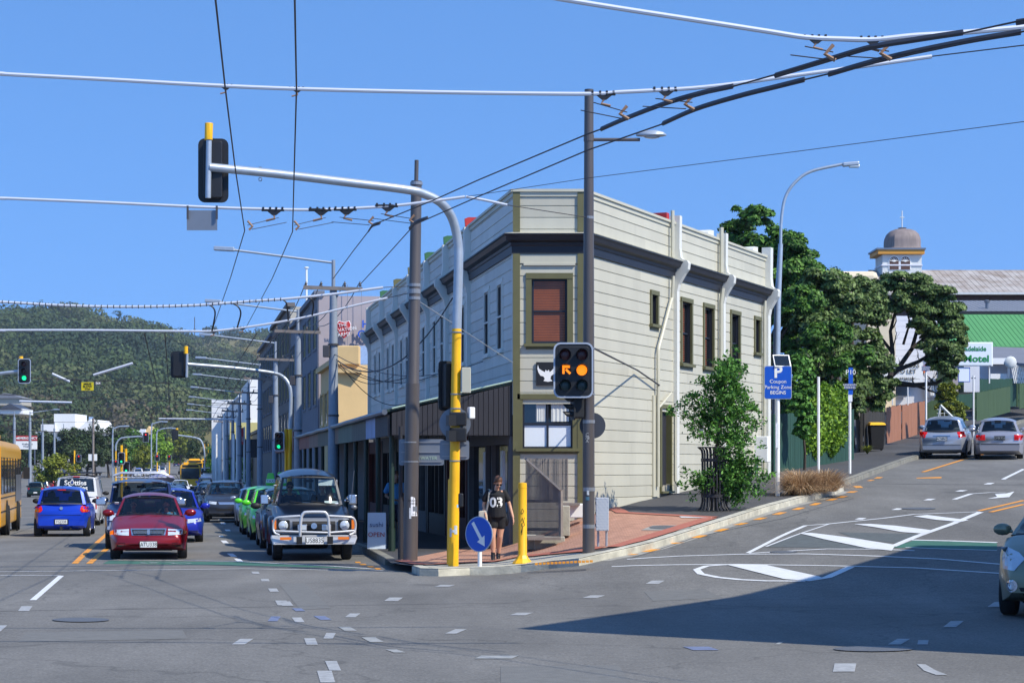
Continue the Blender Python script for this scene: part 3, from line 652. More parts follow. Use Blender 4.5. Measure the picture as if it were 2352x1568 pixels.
# ---------------- poles, signals, signs round the corner ----------------
mat('pole_dark', lin(96, 90, 88), .42, .35, var=.10, scale=3, stretch=(1, 1, .3)); mat('pole_yellow', lin(246, 184, 20), .45, var=.14, scale=5, stretch=(1, 1, .4))
mat('signal_black', lin(26, 28, 32), .5); mat('signal_rim', lin(170, 180, 195), .5, .2); mat('band', lin(150, 152, 156), .4, .5)
mat('sign_back', lin(125, 132, 142), .45, .4, var=.06); mat('sign_blue', lin(20, 84, 190), .4); mat('paper', lin(225, 228, 235), .8, var=.1, scale=20)
mat('amber_on', (1, .5, .05), emit=lin(255, 130, 10), es=1.0); mat('red_on', (1, .1, .05), emit=lin(255, 30, 20), es=1.2); mat('green_on', (.1, 1, .6), emit=lin(20, 240, 150), es=.9)
mat('lens_red', lin(70, 22, 24), .3); mat('lens_amber', lin(60, 34, 24), .3); mat('lens_green', lin(24, 52, 54), .3)
mat('lamp_glass', lin(190, 200, 205), .15)
def base(x, y, Y=None, lift=KH):
    q = GP(x, y, lift)
    return q
def rrect(w, h, r, n=4, cx=0, cz=0):
    p = []
    for sx, sz, a0 in ((1, 1, 0), (-1, 1, 90), (-1, -1, 180), (1, -1, 270)):
        for i in range(n+1):
            a = R(a0+90*i/n); p.append((cx+sx*(w/2-r)+r*math.cos(a), cz+sz*(h/2-r)+r*math.sin(a)))
    return p
def signal_head(root, c, w, h, yaw=0, cols=1, lit=None, back=False, rim=True):
    """backing board with lamps; faces -y turned by yaw; built as board > rim, lens, visor"""
    Mx = Matrix.Translation(Vector(c)) @ Matrix.Rotation(yaw, 4, 'Z')
    fn = lambda a, z, t: Mx @ Vector((a, t, z))
    b = MB().prism(rrect(w, h, min(.12, w*.22)), fn, -.015, .015).build('backing_board', 'signal_black', root)
    if rim:
        o, i_ = rrect(w+.03, h+.03, min(.13, w*.23)), rrect(w-.03, h-.03, min(.11, w*.2)); n = len(o); mb = MB()
        vs = [fn(a, z, t) for t in (-.025, .02) for a, z in o]+[fn(a, z, t) for t in (-.025, .02) for a, z in i_]
        fs = [];
        for k in range(n):
            l = (k+1) % n; fs += [(k, l, n+l, n+k), (2*n+k, 3*n+k, 3*n+l, 2*n+l), (k, 2*n+k, 2*n+l, l), (n+k, n+l, 3*n+l, 3*n+k)]
        mb.add(vs, fs).build('rim', 'signal_rim', b)
    hw = w/cols; cells = []
    box = MB().prism(rrect(w*.62 if cols == 1 else w*.8, h*.88, .04), fn, -.02 if not back else -.02, .2 if cols == 1 else .14).build('housing', 'signal_black', root, bevel=.01)
    for k in range(cols):
        cx = (k-(cols-1)/2)*w*.44
        for j in range(3):
            cz = (1-j)*h*.285; r = min(.11, h*.1)
            key = ('red', 'amber', 'green')[j]
            on = lit and (k, j) in lit
            if on and on_arrow and k == 0 and cols == 2:
                m = MB(); m.prism([(cx-.05, cz-.07), (cx-.05, cz+.09), (cx+.09, cz+.09), (cx+.09, cz+.04), (cx-.01, cz+.04), (cx-.01, cz-.07)], fn, -.06, -.05)
                m.prism([(cx+.0, cz+.0), (cx+.03, cz+.03), (cx+.11, cz-.05), (cx+.08, cz-.08)], fn, -.06, -.05); m.build('lens', 'amber_on', box)
            else:
                m = MB(); m.lathe([(r, -.03), (r*.99, -.045), (r*.7, -.055), (0.01, -.06)], n=14, axis='Y'); m.v = [tuple(fn(cx+v[0], cz+v[2], v[1])) for v in m.v]
                m.build('lens', key+'_on' if on else 'lens_'+key, box, smooth=True)
            if not back:
                m = MB(); n = 12; vs = []
                for t, rr_ in ((-.02, r*1.12), (-.2, r*1.12)):
                    for q in range(n+1):
                        a = R(-45+270*q/n); vs.append(fn(cx+rr_*math.cos(a), cz+rr_*math.sin(a), t if t > -.1 else t+.06*(1-math.sin(a))))
                m.add(vs, [(q, q+1, n+2+q, n+1+q) for q in range(n)]); m.build('visor', 'signal_black', box, smooth=True)
    return b
def wrap(pole_c, r, a0, a1, z0, z1, n=6, e=.004):
    vs = []
    for i in range(n+1):
        a = a0+(a1-a0)*i/n
        for z in (z0, z1): vs.append((pole_c.x+(r+e)*math.sin(a), pole_c.y-(r+e)*math.cos(a), z))
    return MB().add(vs, [(2*i, 2*i+2, 2*i+3, 2*i+1) for i in range(n)])
on_arrow = True
def curvepts(pts, n=8):
    out = []; P_ = [Vector(p) for p in pts]; P_ = [P_[0]*2-P_[1]]+P_+[P_[-1]*2-P_[-2]]
    for i in range(1, len(P_)-2):
        for k in range(n):
            t = k/n; a, b, c, d = P_[i-1:i+3]
            out.append(.5*((2*b)+(c-a)*t+(2*a-5*b+4*c-d)*t*t+(3*b-a-3*c+d)*t**3))
    return out+[P_[-2]]
# 1 mast arm signal at the nose
q = base(1041, 1300); Y0 = q.y
ma = thing('mast_arm_signal', 'galvanised mast arm on yellow post curving left over the road, nearest the camera', 'traffic signal', q)
MB().tube([q+Vector((0, 0, -.02)), P(1049, 755, Y0)], [.1, .09], 14).build('post', 'pole_yellow', ma, smooth=True)
MB().tube([P(1035, 1295, Y0+.4), P(1038, 1100, Y0+.4)], .075, 10).build('stub_post', 'pole_yellow', ma, smooth=True)
arm = [P(1049, 755, Y0), P(1053, 620, Y0), P(1052, 560, Y0)]+[P(1040, 505, Y0-.1), P(1015, 468, Y0-.3), P(975, 446, Y0-.5), P(930, 435, Y0-.7)]+[P(800, 419, Y0-1), P(640, 400, Y0-1.3), P(480, 384, Y0-1.7)]
cp = curvepts(arm, 5); MB().tube(cp, [.09-.012*i/len(cp) for i in range(len(cp))], 14).build('arm', 'galv', ma, smooth=True)
Ye = Y0-1.7
MB().tube([P(480, 322, Ye), P(478, 455, Ye)], .052, 10).build('hanger', 'galv', ma, smooth=True)
MB().tube([P(480, 283, Ye), P(479, 322, Ye)], .075, 12).build('yellow_cap', 'pole_yellow', ma, smooth=True, bevel=.008)
for x, y in ((598, 388), (598, 412), (905, 432)):
    mb = MB(); c_ = P(x, y, Y0-1.2 if x < 800 else Y0-.7); mb.tube([c_+Vector((.03*math.cos(a), 0, .035*math.sin(a))) for a in np.linspace(0, 2*math.pi, 9)], .008, 5, False); mb.build('eyelet', 'grey_metal', ma)
on_arrow = False
signal_head(ma, P(490, 392, Ye+.28), .55, 1.17, R(184), 1, rim=False)
signal_head(ma, P(1024, 886, Y0+.25), .3, .95, R(205), 1, rim=False)
MB().box(P(1071, 873, Y0-.05), (.17, .2, .48)).build('control_box', 'trim_cream', ma, bevel=.01)
sg_ = MB().box(P(1082, 948, Y0-.1), (.12, .14, .22), rz=.4).build('detector', 'white', ma, bevel=.02)
for j, y in ((0, 967), (1, 1003)):
    m = MB().box(P(1052, y-5, Y0-.05), (.32, .3, .26)).build('side_lantern', 'signal_black', ma, bevel=.02)
    MB().box(P(1036, y-2, Y0-.28), (.14, .22, .2), rz=.3).build('visor', 'signal_black', m)
MB().tube([P(1042, 1130, Y0-.1), P(1042, 1180, Y0-.1)], .0, 6) ; MB().box(P(1058, 1148, Y0), (.1, .12, .26)).build('push_button', 'signal_black', ma, bevel=.02)
for y in (905, 938, 1058, 763): 
    t_ = (1300-y)/545; x_ = 1041+8*t_; MB().lathe([(.105, -.012), (.105, .012)], c=P(x_, y, Y0), n=14).build('band', 'band', ma)
for x, y in ((1038, 1215), (1047, 1210)): pass
mat('sticker', lin(190, 195, 200), .7, var=.3, scale=30)
q_ = P(1040, 1212, Y0); 
# disc and plate seen from behind on the yellow post
d = MB().lathe([(.3, -.004), (.3, .004)], c=P(1045, 972, Y0+.14), n=28, axis='Y').build('round_sign_back', 'sign_back', ma)
s2 = MB().prism(rrect(.56, .37, .05, cx=0, cz=0), lambda a, z, t: P(1044, 1033, Y0+.13)+Vector((a, t, z)), 0, .01).build('sign_plate_back', 'sign_back', ma)
for z in (.12, -.12): MB().box(P(1044, 1033, Y0+.115)+Vector((0, 0, z)), (.48, .02, .02)).build('rail', 'band', s2)
yc_ = Vector((XX(1042.5, Y0), Y0, 0))
for a0, a1, y0_, y1_, mm in ((-50, -22, 1232, 1212, 'sticker'), (5, 40, 1226, 1206, 'sticker'), (-30, 10, 1222, 1216, 'sticker'), (35, 60, 1165, 1158, 'sticker_pale')):
    if mm == 'sticker_pale': mat(mm, lin(150, 190, 220), .6)
    wrap(yc_, .098, R(a0), R(a1), ZZ(y0_, Y0), ZZ(y1_, Y0)).build('torn_sticker', mm, ma)
# 2 dark pole left
q = base(942, 1287); Y1 = q.y
p1 = thing('trolley_pole', 'thick dark grey pole with a pasted poster and thin pipe on top', 'pole', q)
MB().tube([q+Vector((0, 0, -.02)), P(948, 880, Y1)], [.15, .14], 16).build('lower_shaft', 'pole_dark', p1, smooth=True)
MB().tube([P(948, 884, Y1), P(949, 878, Y1), P(956.5, 416, Y1)], [.14, .12, .108], 16).build('upper_shaft', 'pole_dark', p1, smooth=True)
MB().tube([P(956, 418, Y1), P(957, 368, Y1)], .042, 10).build('top_pipe', 'pole_dark', p1, smooth=True)
for y, h in ((422, .03), (655, .03), (667, .025), (685, .03), (672, .02)):
    MB().lathe([(.125, -h), (.125, h)], c=P(956.5-(y-416)*.0185, y, Y1), n=16).build('band', 'band', p1)
mb = MB()

pc = Vector((XX(943, Y1), Y1, 0)); z_ = lambda y: ZZ(y, Y1)
po = wrap(pc, .146, R(5), R(75), z_(1184), z_(1140)).build('poster', 'paper', p1)
for k, (t_, zz, s_) in enumerate((('DEAD VIBES', 1149, .055), ('DECIBEL', 1156, .05), ('SAT 9PM', 1180, .03))):
    t = text(t_, s_, 'black', po, None, ext=.0005)
    me = t.data
    for v in me.vertices:
        a = R(38)+v.co.x/.152; v.co = Vector((pc.x+.153*math.sin(a), pc.y-.153*math.cos(a), z_(zz)+v.co.y))
wrap(pc, .147, R(20), R(65), z_(1173), z_(1162), e=.006).build('poster_picture', 'sign_back', po)
wrap(pc, .147, R(-8), R(8), z_(1190), z_(1165), e=.003).build('torn_paper', 'sticker', p1); wrap(pc, .144, R(45), R(65), z_(1111), z_(1104)).build('sticker', 'sticker', p1)
s1_ = MB().prism(rrect(.91, .53, .04), lambda a, z, t: P(968, 1038, Y1+.2)+Vector((a, t, z)), 0, .01).build('sign_board_back', 'sign_back', p1)
for z in (.2, 0, -.19): MB().box(P(968, 1038, Y1+.185)+Vector((0, 0, z)), (.82, .02, .025)).build('rail', 'band', s1_)
for z in (.2, -.19): MB().lathe([(.152, -.012), (.152, .012)], c=P(944.5, 1038, Y1)+Vector((0, 0, z)), n=16).build('clamp', 'band', s1_)
gr = text('WATER', .1, 'pale_green', s1_, face(P(985, 1052, Y1+.19), (0, -1, 0)), 'graffiti', .001)
# thin black post beside it
q = base(920, 1284); t1 = thing('black_post', 'thin black post with worn white patch beside the thick dark pole', 'post', q)
MB().tube([q+Vector((0, 0, -.02)), q+Vector((0, 0, 1.2))], .055, 10).build('sleeve', 'dark_paint', t1, smooth=True); MB().tube([q+Vector((0, 0, 1.2)), q+Vector((0, 0, 2.72))], .04, 10).build('shaft', 'dark_paint', t1, smooth=True)
# 3 dark pole right with lamp and signal board
q = base(1352, 1268); Y2 = q.y
p2 = thing('lamp_pole', 'tall dark grey lamp pole on the brick paving carrying the six lamp signal board', 'lamp pole', q)
MB().tube([q+Vector((0, 0, -.02)), P(1352, 900, Y2), P(1352.5, 300, Y2), P(1353, 206, Y2)], [.115, .108, .088, .086], 16).build('shaft', 'pole_dark', p2, smooth=True)
for y, h, r in ((1208, .035, .118), (1123, .035, .116), (500, .025, .095), (318, .06, .098), (968, .03, .115), (800, .015, .112), (905, .015, .113)):
    MB().lathe([(r, -h), (r, h)], c=P(1352.5, y, Y2), n=16).build('band', 'band' if y != 318 else 'pole_dark', p2)
a_ = MB().tube([P(1353, 321, Y2), P(1470, 321, Y2)], .032, 10).build('lamp_arm', 'pole_dark', p2, smooth=True)
lm = MB(); c_ = P(1495, 311, Y2); n = 10
prof_ = [(-.28, .0, .03), (-.25, .05, .06), (-.1, .10, .09), (.08, .12, .10), (.22, .09, .07), (.29, .02, .02)]
vs = []; 
for (x, hw, hh) in prof_:
    for j in range(n):
        a = 2*math.pi*j/n; vs.append(c_+Vector((x, hw*math.cos(a), (hh*math.sin(a) if math.sin(a) > 0 else .35*hh*math.sin(a)))))
lm.add(vs, [(i*n+j, i*n+(j+1) % n, (i+1)*n+(j+1) % n, (i+1)*n+j) for i in range(5) for j in range(n)]+[tuple(range(n)), tuple(50+j for j in range(n))])
L1 = lm.build('lamp_head', 'galv', p2, smooth=60); MB().ell(c_+Vector((.02, 0, -.035)), (.15, .09, .03)).build('lamp_glass', 'lamp_glass', L1, smooth=True)
on_arrow = True
signal_head(p2, P(1317, 850, Y2-.3), .71, 1.0, 0, 2, lit=[(0, 1), (1, 1)])
on_arrow = False
MB().tube([P(1317, 820, Y2-.1), P(1352, 820, Y2)], .03, 6).build('bracket', 'band', p2)
signal_head(p2, P(1316, 934, Y2-.1), .26, .5, R(-75), 1, rim=False)
MB().lathe([(.245, -.004), (.245, .004)], c=P(1361, 977, Y2+.2), n=28, axis='Y').build('round_sign_back', mat('sign_dark', lin(62, 66, 76), .5), p2)
for zt_, y in (('C', 1021 - 0), ('78', 1033), ('A', 1045)):
    text(zt_, .1, 'white', p2, face(P(1351, (y*1.0)-18+0, Y2-.118), (0, -1, 0)), 'pole_number', .001) if False else None
pc2 = Vector((XX(1351, Y2), Y2, 0))
for t_, y in (('C', 998), ('78', 1005.5), ('A', 1013)):
    t = text(t_, .085, 'white', p2, None, 'pole_number', .0005)
    for v in t.data.vertices:
        a = R(-12)+v.co.x/.115; v.co = Vector((pc2.x+.117*math.sin(a), pc2.y-.117*math.cos(a), ZZ(y, Y2)+v.co.y))
wrap(pc2, .117, R(-25), R(8), ZZ(1148, Y2), ZZ(1140, Y2)).build('sticker', mat('sticker_blue', lin(70, 110, 130), .6), p2)
wrap(pc2, .117, R(-14), R(6), ZZ(1136, Y2), ZZ(1126, Y2)).build('sticker', 'sticker', p2)
# 4 keep left disc
q = base(1102, 1302.5); Y3 = q.y
kd = thing('direction_sign', 'round blue sign with white diagonal arrow on a short white post at the kerb nose', 'road sign', q)
MB().tube([q+Vector((0, 0, -.02)), P(1102, 1240, Y3)], .04, 12).build('post', 'white', kd, smooth=True)
c_ = P(1100, 1226, Y3-.05); Mr = Matrix.Translation(c_) @ Matrix.Rotation(R(-40), 4, 'Z')
rd = MB(); rd.lathe([(.335, -.004), (.335, .006)], n=36, axis='Y'); rd.v = [tuple(Mr @ Vector(v)) for v in rd.v]; rdo = rd.build('rim', 'signal_rim', kd)
rd = MB(); rd.lathe([(.315, -.008), (.315, .0)], n=36, axis='Y'); rd.v = [tuple(Mr @ Vector(v)) for v in rd.v]; dso = rd.build('disc', 'sign_blue', kd)
ar = MB(); ang = R(-38-18); ca, sa = math.cos(ang), math.sin(ang)
pl = [(-.26, -.035), (.10, -.035), (.10, -.11), (.27, 0), (.10, .11), (.10, .035), (-.26, .035)]
ar.prism([(a*ca-b*sa, a*sa+b*ca) for a, b in pl], lambda a, z, t: Mr @ Vector((a, t, z)), -.013, -.009); ar.build('arrow', 'white', dso)
# 5 yellow bollard
q = base(1200, 1294); Yb = q.y
bo = thing('yellow_bollard', 'chest high yellow steel bollard with black scribbled graffiti on a bolted base', 'bollard', q)
MB().lathe([(.105, 0), (.092, .05), (.085, .06), (.083, 1.49), (.079, 1.52), (.02, 1.53)], c=q, n=18).build('post', 'pole_yellow', bo, smooth=True)
MB().lathe([(.19, 0), (.19, .02), (.12, .1), (.09, .16)], c=q, n=8).build('base', 'pole_yellow', bo)
MB().lathe([(.087, -.006), (.087, .006)], c=q+Vector((0, 0, 1.43)), n=18).build('collar', 'pole_yellow', bo)
def scrib(pts): 
    return [(q.x+(.087)*math.sin(a/.087), q.y-.087*math.cos(a/.087), z) for a, z in pts]
g = MB()
g.tube(scrib([(.0, 1.15), (.03, 1.2), (.0, 1.24), (-.03, 1.17), (.0, 1.15)]), .005, 4); g.tube(scrib([(-.03, 1.0), (0, 1.07), (.02, .99), (.04, 1.08)]), .005, 4); g.tube(scrib([(-.02, .8), (.0, .9), (.04, .93), (.03, .99), (-.01, .97), (.0, .88), (-.01, .76)]), .005, 4)
g.build('graffiti', 'black', bo)
# 6 diamond plate cabinet
q = base(1384, 1254); Yc = q.y
cb = thing('traffic_cabinet', 'silver diamond plate cabinet on two short legs behind the lamp pole', 'cabinet', q)
mat('chequer', lin(205, 208, 212), .35, .25)
bx = MB().box(P(1383, 1180, Yc), (.245, .25, 76/F*Yc)).build('body', 'chequer', cb, bevel=.008)
mb = MB(); hh = 76/F*Yc
for i in range(6):
    for j in range(12):
        c2 = P(1383, 1180, Yc)+Vector((-.1+.04*i, -.126, -hh/2+.03+j*(hh-.05)/11)); mb.box(c2, (.03, .012, .008), ry=R(45 if (i+j) % 2 else -45))
mb.build('tread_pattern', 'chequer', bx)
for x in (1374, 1393): MB().tube([P(x, 1218, Yc+.05), (XX(x, Yc+.05), Yc+.05, FZ(XX(x, Yc+.05), Yc+.05)-.02)], .022, 8).build('leg', 'galv', cb)
for y in (1155, 1178, 1205): MB().box(P(1369, y, Yc), (.03, .1, .06)).build('hinge', 'black', cb)
# coupon parking sign
q = base(1786, 1138); Ys = q.y
cs = thing('parking_sign', 'blue coupon parking zone sign with solar panel on a tall white post', 'road sign', q)
MB().tube([q+Vector((0, 0, -.02)), P(1786, 838, Ys)], .055, 12).build('post', 'white', cs, smooth=True)
bw = 63/F*Ys; bh = 76/F*Ys; c_ = P(1787, 878, Ys-.07)
b_ = MB().prism(rrect(bw, bh, .05), lambda a, z, t: c_+Vector((a, t, z)), 0, .012).build('board_rim', 'signal_rim', cs)
b2 = MB().prism(rrect(bw-.03, bh-.03, .04), lambda a, z, t: c_+Vector((a, t, z)), -.004, .0).build('board', 'sign_blue', cs)
for t_, y, s_, b in (('P', 855, .40, .012), ('Coupon', 876, .125, .0), ('Parking Zone', 889, .122, .0), ('BEGINS', 901.5, .118, .001)):
    text(t_, s_, 'white', b2, face(P(1787, y, Ys-.079), (0, -1, 0)), 'lettering', .001, bold=b)
sp = MB(); sp.box(P(1796, 828, Ys), (.36, .02, .28), rx=R(-30), rz=.2).build('solar_panel', 'dark_glass', cs); MB().box(P(1796, 828.5, Ys+.015), (.42, .02, .34), rx=R(-30), rz=.2).build('panel_frame', 'white', cs)
MB().box(P(1785, 1000, Ys-.06), (.07, .01, .6)).build('small_plate', 'paper', cs)
# curved street lamp
q = base(1779, 1083); Yl = q.y
lampc = thing('street_lamp', 'tall galvanised street lamp with curved arm reaching right above the parking sign', 'street lamp', q)
MB().tube([q+Vector((0, 0, -.02)), P(1786, 700, Yl), P(1793, 560, Yl)], [.13, .1, .07], 12).build('column', 'galv', lampc, smooth=True)
cp = curvepts([P(1793, 560, Yl), P(1795, 500, Yl), P(1805, 450, Yl), P(1830, 415, Yl), P(1865, 393, Yl), P(1935, 377, Yl)], 5)
MB().tube(cp, .045, 10).build('arm', 'galv', lampc, smooth=True)
MB().box(P(1954, 377, Yl), (.5, .2, .12), ry=R(-5)).build('lamp_head', 'galv', lampc, bevel=.03); MB().box(P(1962, 382, Yl), (.3, .16, .08)).build('lamp_glass', 'lamp_glass', lampc, bevel=.02)
# white sign posts up the hill
for i, (x, yt, yb, lab) in enumerate(((1880, 865, 1087, 'white post half hidden by the young street tree'), (1952, 845, 1087, 'white post with stacked narrow blue parking signs'), (2127, 845, 1030, 'grey white post with small blue sign before the picket fence'), (2236, 862, 1003, 'bare white post at the kerb in front of the green fence'))):
    q = base(x, yb); w = thing('sign_post', lab, 'sign post', q)
    MB().tube([q+Vector((0, 0, -.02)), P(x, yt, q.y)], .04, 10).build('post', 'white', w, smooth=True)
    if i == 1:
        s_ = MB().box(P(1954, 875, q.y-.05), (10/F*q.y, .02, 62/F*q.y)).build('narrow_sign', 'sign_blue', w); text('P10', .2, 'white', s_, face(P(1954, 855, q.y-.065), (0, -1, 0)), ext=.001)
        s_ = MB().box(P(1952, 887, q.y-.07), (24/F*q.y, .02, 13/F*q.y)).build('resident_sign', mat('sign_navy', lin(40, 70, 130), .5), w); text('RESIDENTS\nPARKING', .08, 'white', s_, face(P(1952, 887, q.y-.085), (0, -1, 0)), ext=.001)
        MB().box(P(1953, 910, q.y-.05), (.12, .01, .3)).build('paper_notice', 'paper', w)
    if i == 2:
        s_ = MB().box(P(2126, 846, q.y-.05), (18/F*q.y, .02, 11/F*q.y)).build('blue_sign', 'sign_navy', w); text('RESIDENTS\nPARKING', .08, 'white', s_, face(P(2126, 846, q.y-.065), (0, -1, 0)), ext=.001)
    if i == 3: MB().box(P(2236, 868, q.y), (.2, .06, .05)).build('bracket', 'grey_metal', w)
q = base(1976, 1037); w = thing('timber_post', 'weathered grey wooden post between the green fence and the bin', 'post', q)
MB().tube([q+Vector((0, 0, -.02)), P(1970, 928, q.y)], [.13, .11], 8).build('post', 'wood_grey', w)
# ---------------- vehicles ----------------
def paint_m(name, c, metal=.25, rough=.28): return mat(name, lin(*c), rough, metal, coat=.35)
paint_m('car_red', (128, 8, 22)); paint_m('car_blue', (20, 62, 190)); paint_m('car_white', (215, 218, 225), 0); paint_m('car_black', (18, 24, 38)); paint_m('car_navy', (24, 40, 84))
paint_m('car_royal', (34, 48, 170)); paint_m('car_green', (92, 212, 44), 0); paint_m('car_silver', (168, 176, 190), .5); paint_m('car_charcoal', (52, 56, 66)); paint_m('car_dkgreen', (26, 50, 46)); paint_m('car_gold', (128, 132, 112), .5)
paint_m('car_champagne', (172, 170, 176), .5); paint_m('bus_yellow', (238, 176, 24), 0)
mat('chrome', lin(205, 208, 214), .18, .9); mat('bar_metal', lin(205, 206, 208), .42, .45, var=.08, scale=4); mat('alloy', lin(190, 196, 206), .35, .75); mat('headlight', lin(205, 214, 222), .08, .3); mat('amber', lin(225, 120, 30), .25); mat('tail_red', lin(190, 20, 18), .2, emit=lin(200, 10, 8), es=.12)
mat('seat_cloth', lin(84, 86, 92), .9); mat('plate_white', lin(225, 226, 224), .4); mat('plate_black', lin(40, 44, 50), .4); mat('trim_black', lin(28, 29, 32), .6); mat('grille_black', lin(16, 16, 18), .6)
glassmat('car_glass', (.84, .94, .92), .08); glassmat('tint_glass', (.35, .4, .42), .5)
def curve(tab, t): return interp(tab, t)
def car(root, p):
    """p: dict L W H zf zw ws rf rr rw zt zr belt ...; front at -y"""
    L_, W, H = p['L'], p['W'], p['H']; pm = p['paint']; hl = L_/2; wr = p.get('wr', .32); ax = (-hl+p['fo'], -hl+p['fo']+p['wb']); gc = p.get('gc', .2)
    sideglass = p.get('glass', 'car_glass'); rg = p.get('rglass', sideglass)
    zs = [(-hl, p['zf']-.16), (-hl+.05, p['zf']-.06), (-hl+.16, p['zf']), (p['ws']-.1, p['zw']), (p['ws']+.1, p['zw']), (p['rw']-.1, p['belt']), (p['rw']+.02, p['zt'])]
    zs += [(hl-.12, p['zr']), (hl-.03, p['zr']-.05), (hl, p['zr']-.13)]
    zs = sorted(zs)
    ys = sorted(set([-hl, -hl+.03, -hl+.09, -hl+.2, -hl+.4, hl-.4, hl-.2, hl-.09, hl-.03, hl]+[ax[k]+wr*1.12*math.cos(R(a)) for k in (0, 1) for a in range(0, 181, 20)]+list(np.linspace(-hl+.5, hl-.5, 9))+[p['ws'], p['rw']]))
    ys2 = [ys[0]]
    for y in ys[1:]:
        if y-ys2[-1] > .02: ys2.append(y)
    ys = ys2; secs = []
    rn = p.get('round', .16)
    for y in ys:
        e = max(0, 1-(hl-abs(y))/.75); w = W/2*(1-rn*e**2.2-.02*e); zt = curve(zs, y)
        eb = max(0, 1-(hl-abs(y))/.12); zb = gc+.10*max(0, 1-(hl-abs(y))/.5)+.05*eb
        a = 0
        for c in ax:
            q = (wr*1.13)**2-(y-c)**2
            if q >= 0: a = max(a, wr+math.sqrt(q))
        zo = max(zb, a); zm = max(.55*zt+.02, zo+.02); zsx = max(zt-.14, zm+.02)
        cr = p.get('crown', .05)*min(1, (hl-abs(y))/.5)
        bump = 1.0+(.012 if a > 0 else 0)
        half = [(0, zb), (w*.66, zb), (w*.68, zo if a else zb), (w*.965*bump, zo), (w*bump, zm-.0), (w*.985, zsx), (w*.93, zt-.035), (w*.8, zt), (w*.4, zt+cr*.7), (0, zt+cr)]
        secs.append([Vector((x, y, z)) for x, z in half]+[Vector((-x, y, z)) for x, z in half[-2:0:-1]])
    n = len(secs[0]); vs = [v for s_ in secs for v in s_]; mb = MB()
    fs = [(i*n+j, i*n+(j+1) % n, (i+1)*n+(j+1) % n, (i+1)*n+j) for i in range(len(secs)-1) for j in range(n)]
    mb.add(vs, fs)
    for k in (0, len(secs)-1):
        b_ = k*n; h = 9
        for j in range(h): mb.f.append((b_+j, b_+j+1, b_+(n-j-1) % n, b_+(n-j) % n) if j else (b_, b_+1, b_+n-1)); mb.m.append(0)
    body = mb.build('body', pm, root, smooth=50)
    bv = BVHTree.FromPolygons([Vector(v) for v in mb.v], mb.f)
    # cabin
    hb = W/2*p.get('cabw', .90); ht = W/2*p.get('roofw', .70); zr_ = H; ws, rf, rr_, rw = p['ws'], p['rf'], p['rr'], p['rw']
    zw, bl = p['zw']+.01, p['belt']; zrw = p.get('zrw', bl)
    def edge_lo(t): return  # unused
    def wsP(u, v, o=0):      # windscreen: u -1..1, v 0..1
        x = (hb*.97*(1-v)+ht*.97*v)*u; y = (ws*(1-v)+rf*v)-(.16*(1-v)+.10*v)*(1-u*u)+.06*math.sin(math.pi*v)*-1*.3
        return Vector((x, y-o, zw*(1-v)+(zr_-.05)*v+.02*(1-u*u)))
    def rwP(u, v, o=0):
        x = (hb*.95*(1-v)+ht*.95*v)*u; y = (rw*(1-v)+rr_*v)+(.10)*(1-u*u)
        return Vector((x, y+o, zrw*(1-v)+(zr_-.05)*v+.015*(1-u*u)))
    def grid(fn, nu=8, nv=4, u0=-1, u1=1, v0=0, v1=1):
        v_ = [fn(u0+(u1-u0)*i/nu, v0+(v1-v0)*j/nv) for j in range(nv+1) for i in range(nu+1)]
        return v_, [(j*(nu+1)+i, j*(nu+1)+i+1, (j+1)*(nu+1)+i+1, (j+1)*(nu+1)+i) for j in range(nv) for i in range(nu)]
    g = MB(); g.add(*grid(wsP, 8, 4, -.93, .93, .03, .93)); g.build('windscreen', p.get('wglass', 'car_glass'), root, smooth=True)
    g = MB(); g.add(*grid(rwP, 8, 4, -.9, .9, p.get('rwv', .05), .9)); g.build('rear_window', rg, root, smooth=True)
    fr_ = MB().use(pm)     # roof + pillars
    def roofP(u, v):
        y0 = wsP(u, .93).y; y1 = rwP(u, .9).y; z0 = wsP(u, .93).z; z1 = rwP(u, .9).z
        bulge = p.get('rb', .05)*math.sin(math.pi*v)*(1-.4*u*u)+.015
        e = abs(u)**5*.045; hw = ht*1.0+.01
        return Vector((u*hw*(1+.03*math.sin(math.pi*v)), y0+(y1-y0)*v, (z0*(1-v)+z1*v)+bulge+.05*(1-u*u)*.7-e+.02*min(1, 6*v, 6*(1-v))))
    fr_.add(*grid(roofP, 10, 10))
    zlo = lambda u: 0
    for s in (-1, 1):
        # A pillar, C pillar strips
        a = [wsP(s*1.0, v) for v in np.linspace(0, .95, 5)]; b = [wsP(s*.92, v) for v in np.linspace(0, .95, 5)]
        for i in range(4): fr_.add([a[i], b[i], b[i+1], a[i+1]], [(0, 1, 2, 3)])
        c = [rwP(s*1.0, v) for v in np.linspace(0, .95, 5)]; d = [rwP(s*.88, v) for v in np.linspace(0, .95, 5)]
        for i in range(4): fr_.add([c[i], d[i], d[i+1], c[i+1]], [(0, 1, 2, 3)])
        # side frame: A lower, roof rail
        A0, A1 = wsP(s, 0), wsP(s, .95); C0, C1 = rwP(s, 0), rwP(s, .95)
        A0b = Vector((s*W/2*.93, ws+.02, p['zw']-.02)); C0b = Vector((s*W/2*.93, rw-.02, zrw-.02))
        def sd(t, v):         # side surface: t along 0..1, v 0..1 up
            lo = A0*(1-t)+C0*t; hi = A1*(1-t)+C1*t; q = lo*(1-v)+hi*v
            q.z = (zw*(1-t)+(bl if t > .0 else zw)*t)*(1-v)+q.z*v if False else q.z
            q.x += s*.035*math.sin(math.pi*min(1, max(0, t)))*(1-.5*v); return q
        cp_ = p.get('cpil', .16); bpos = p.get('bpil', .47)
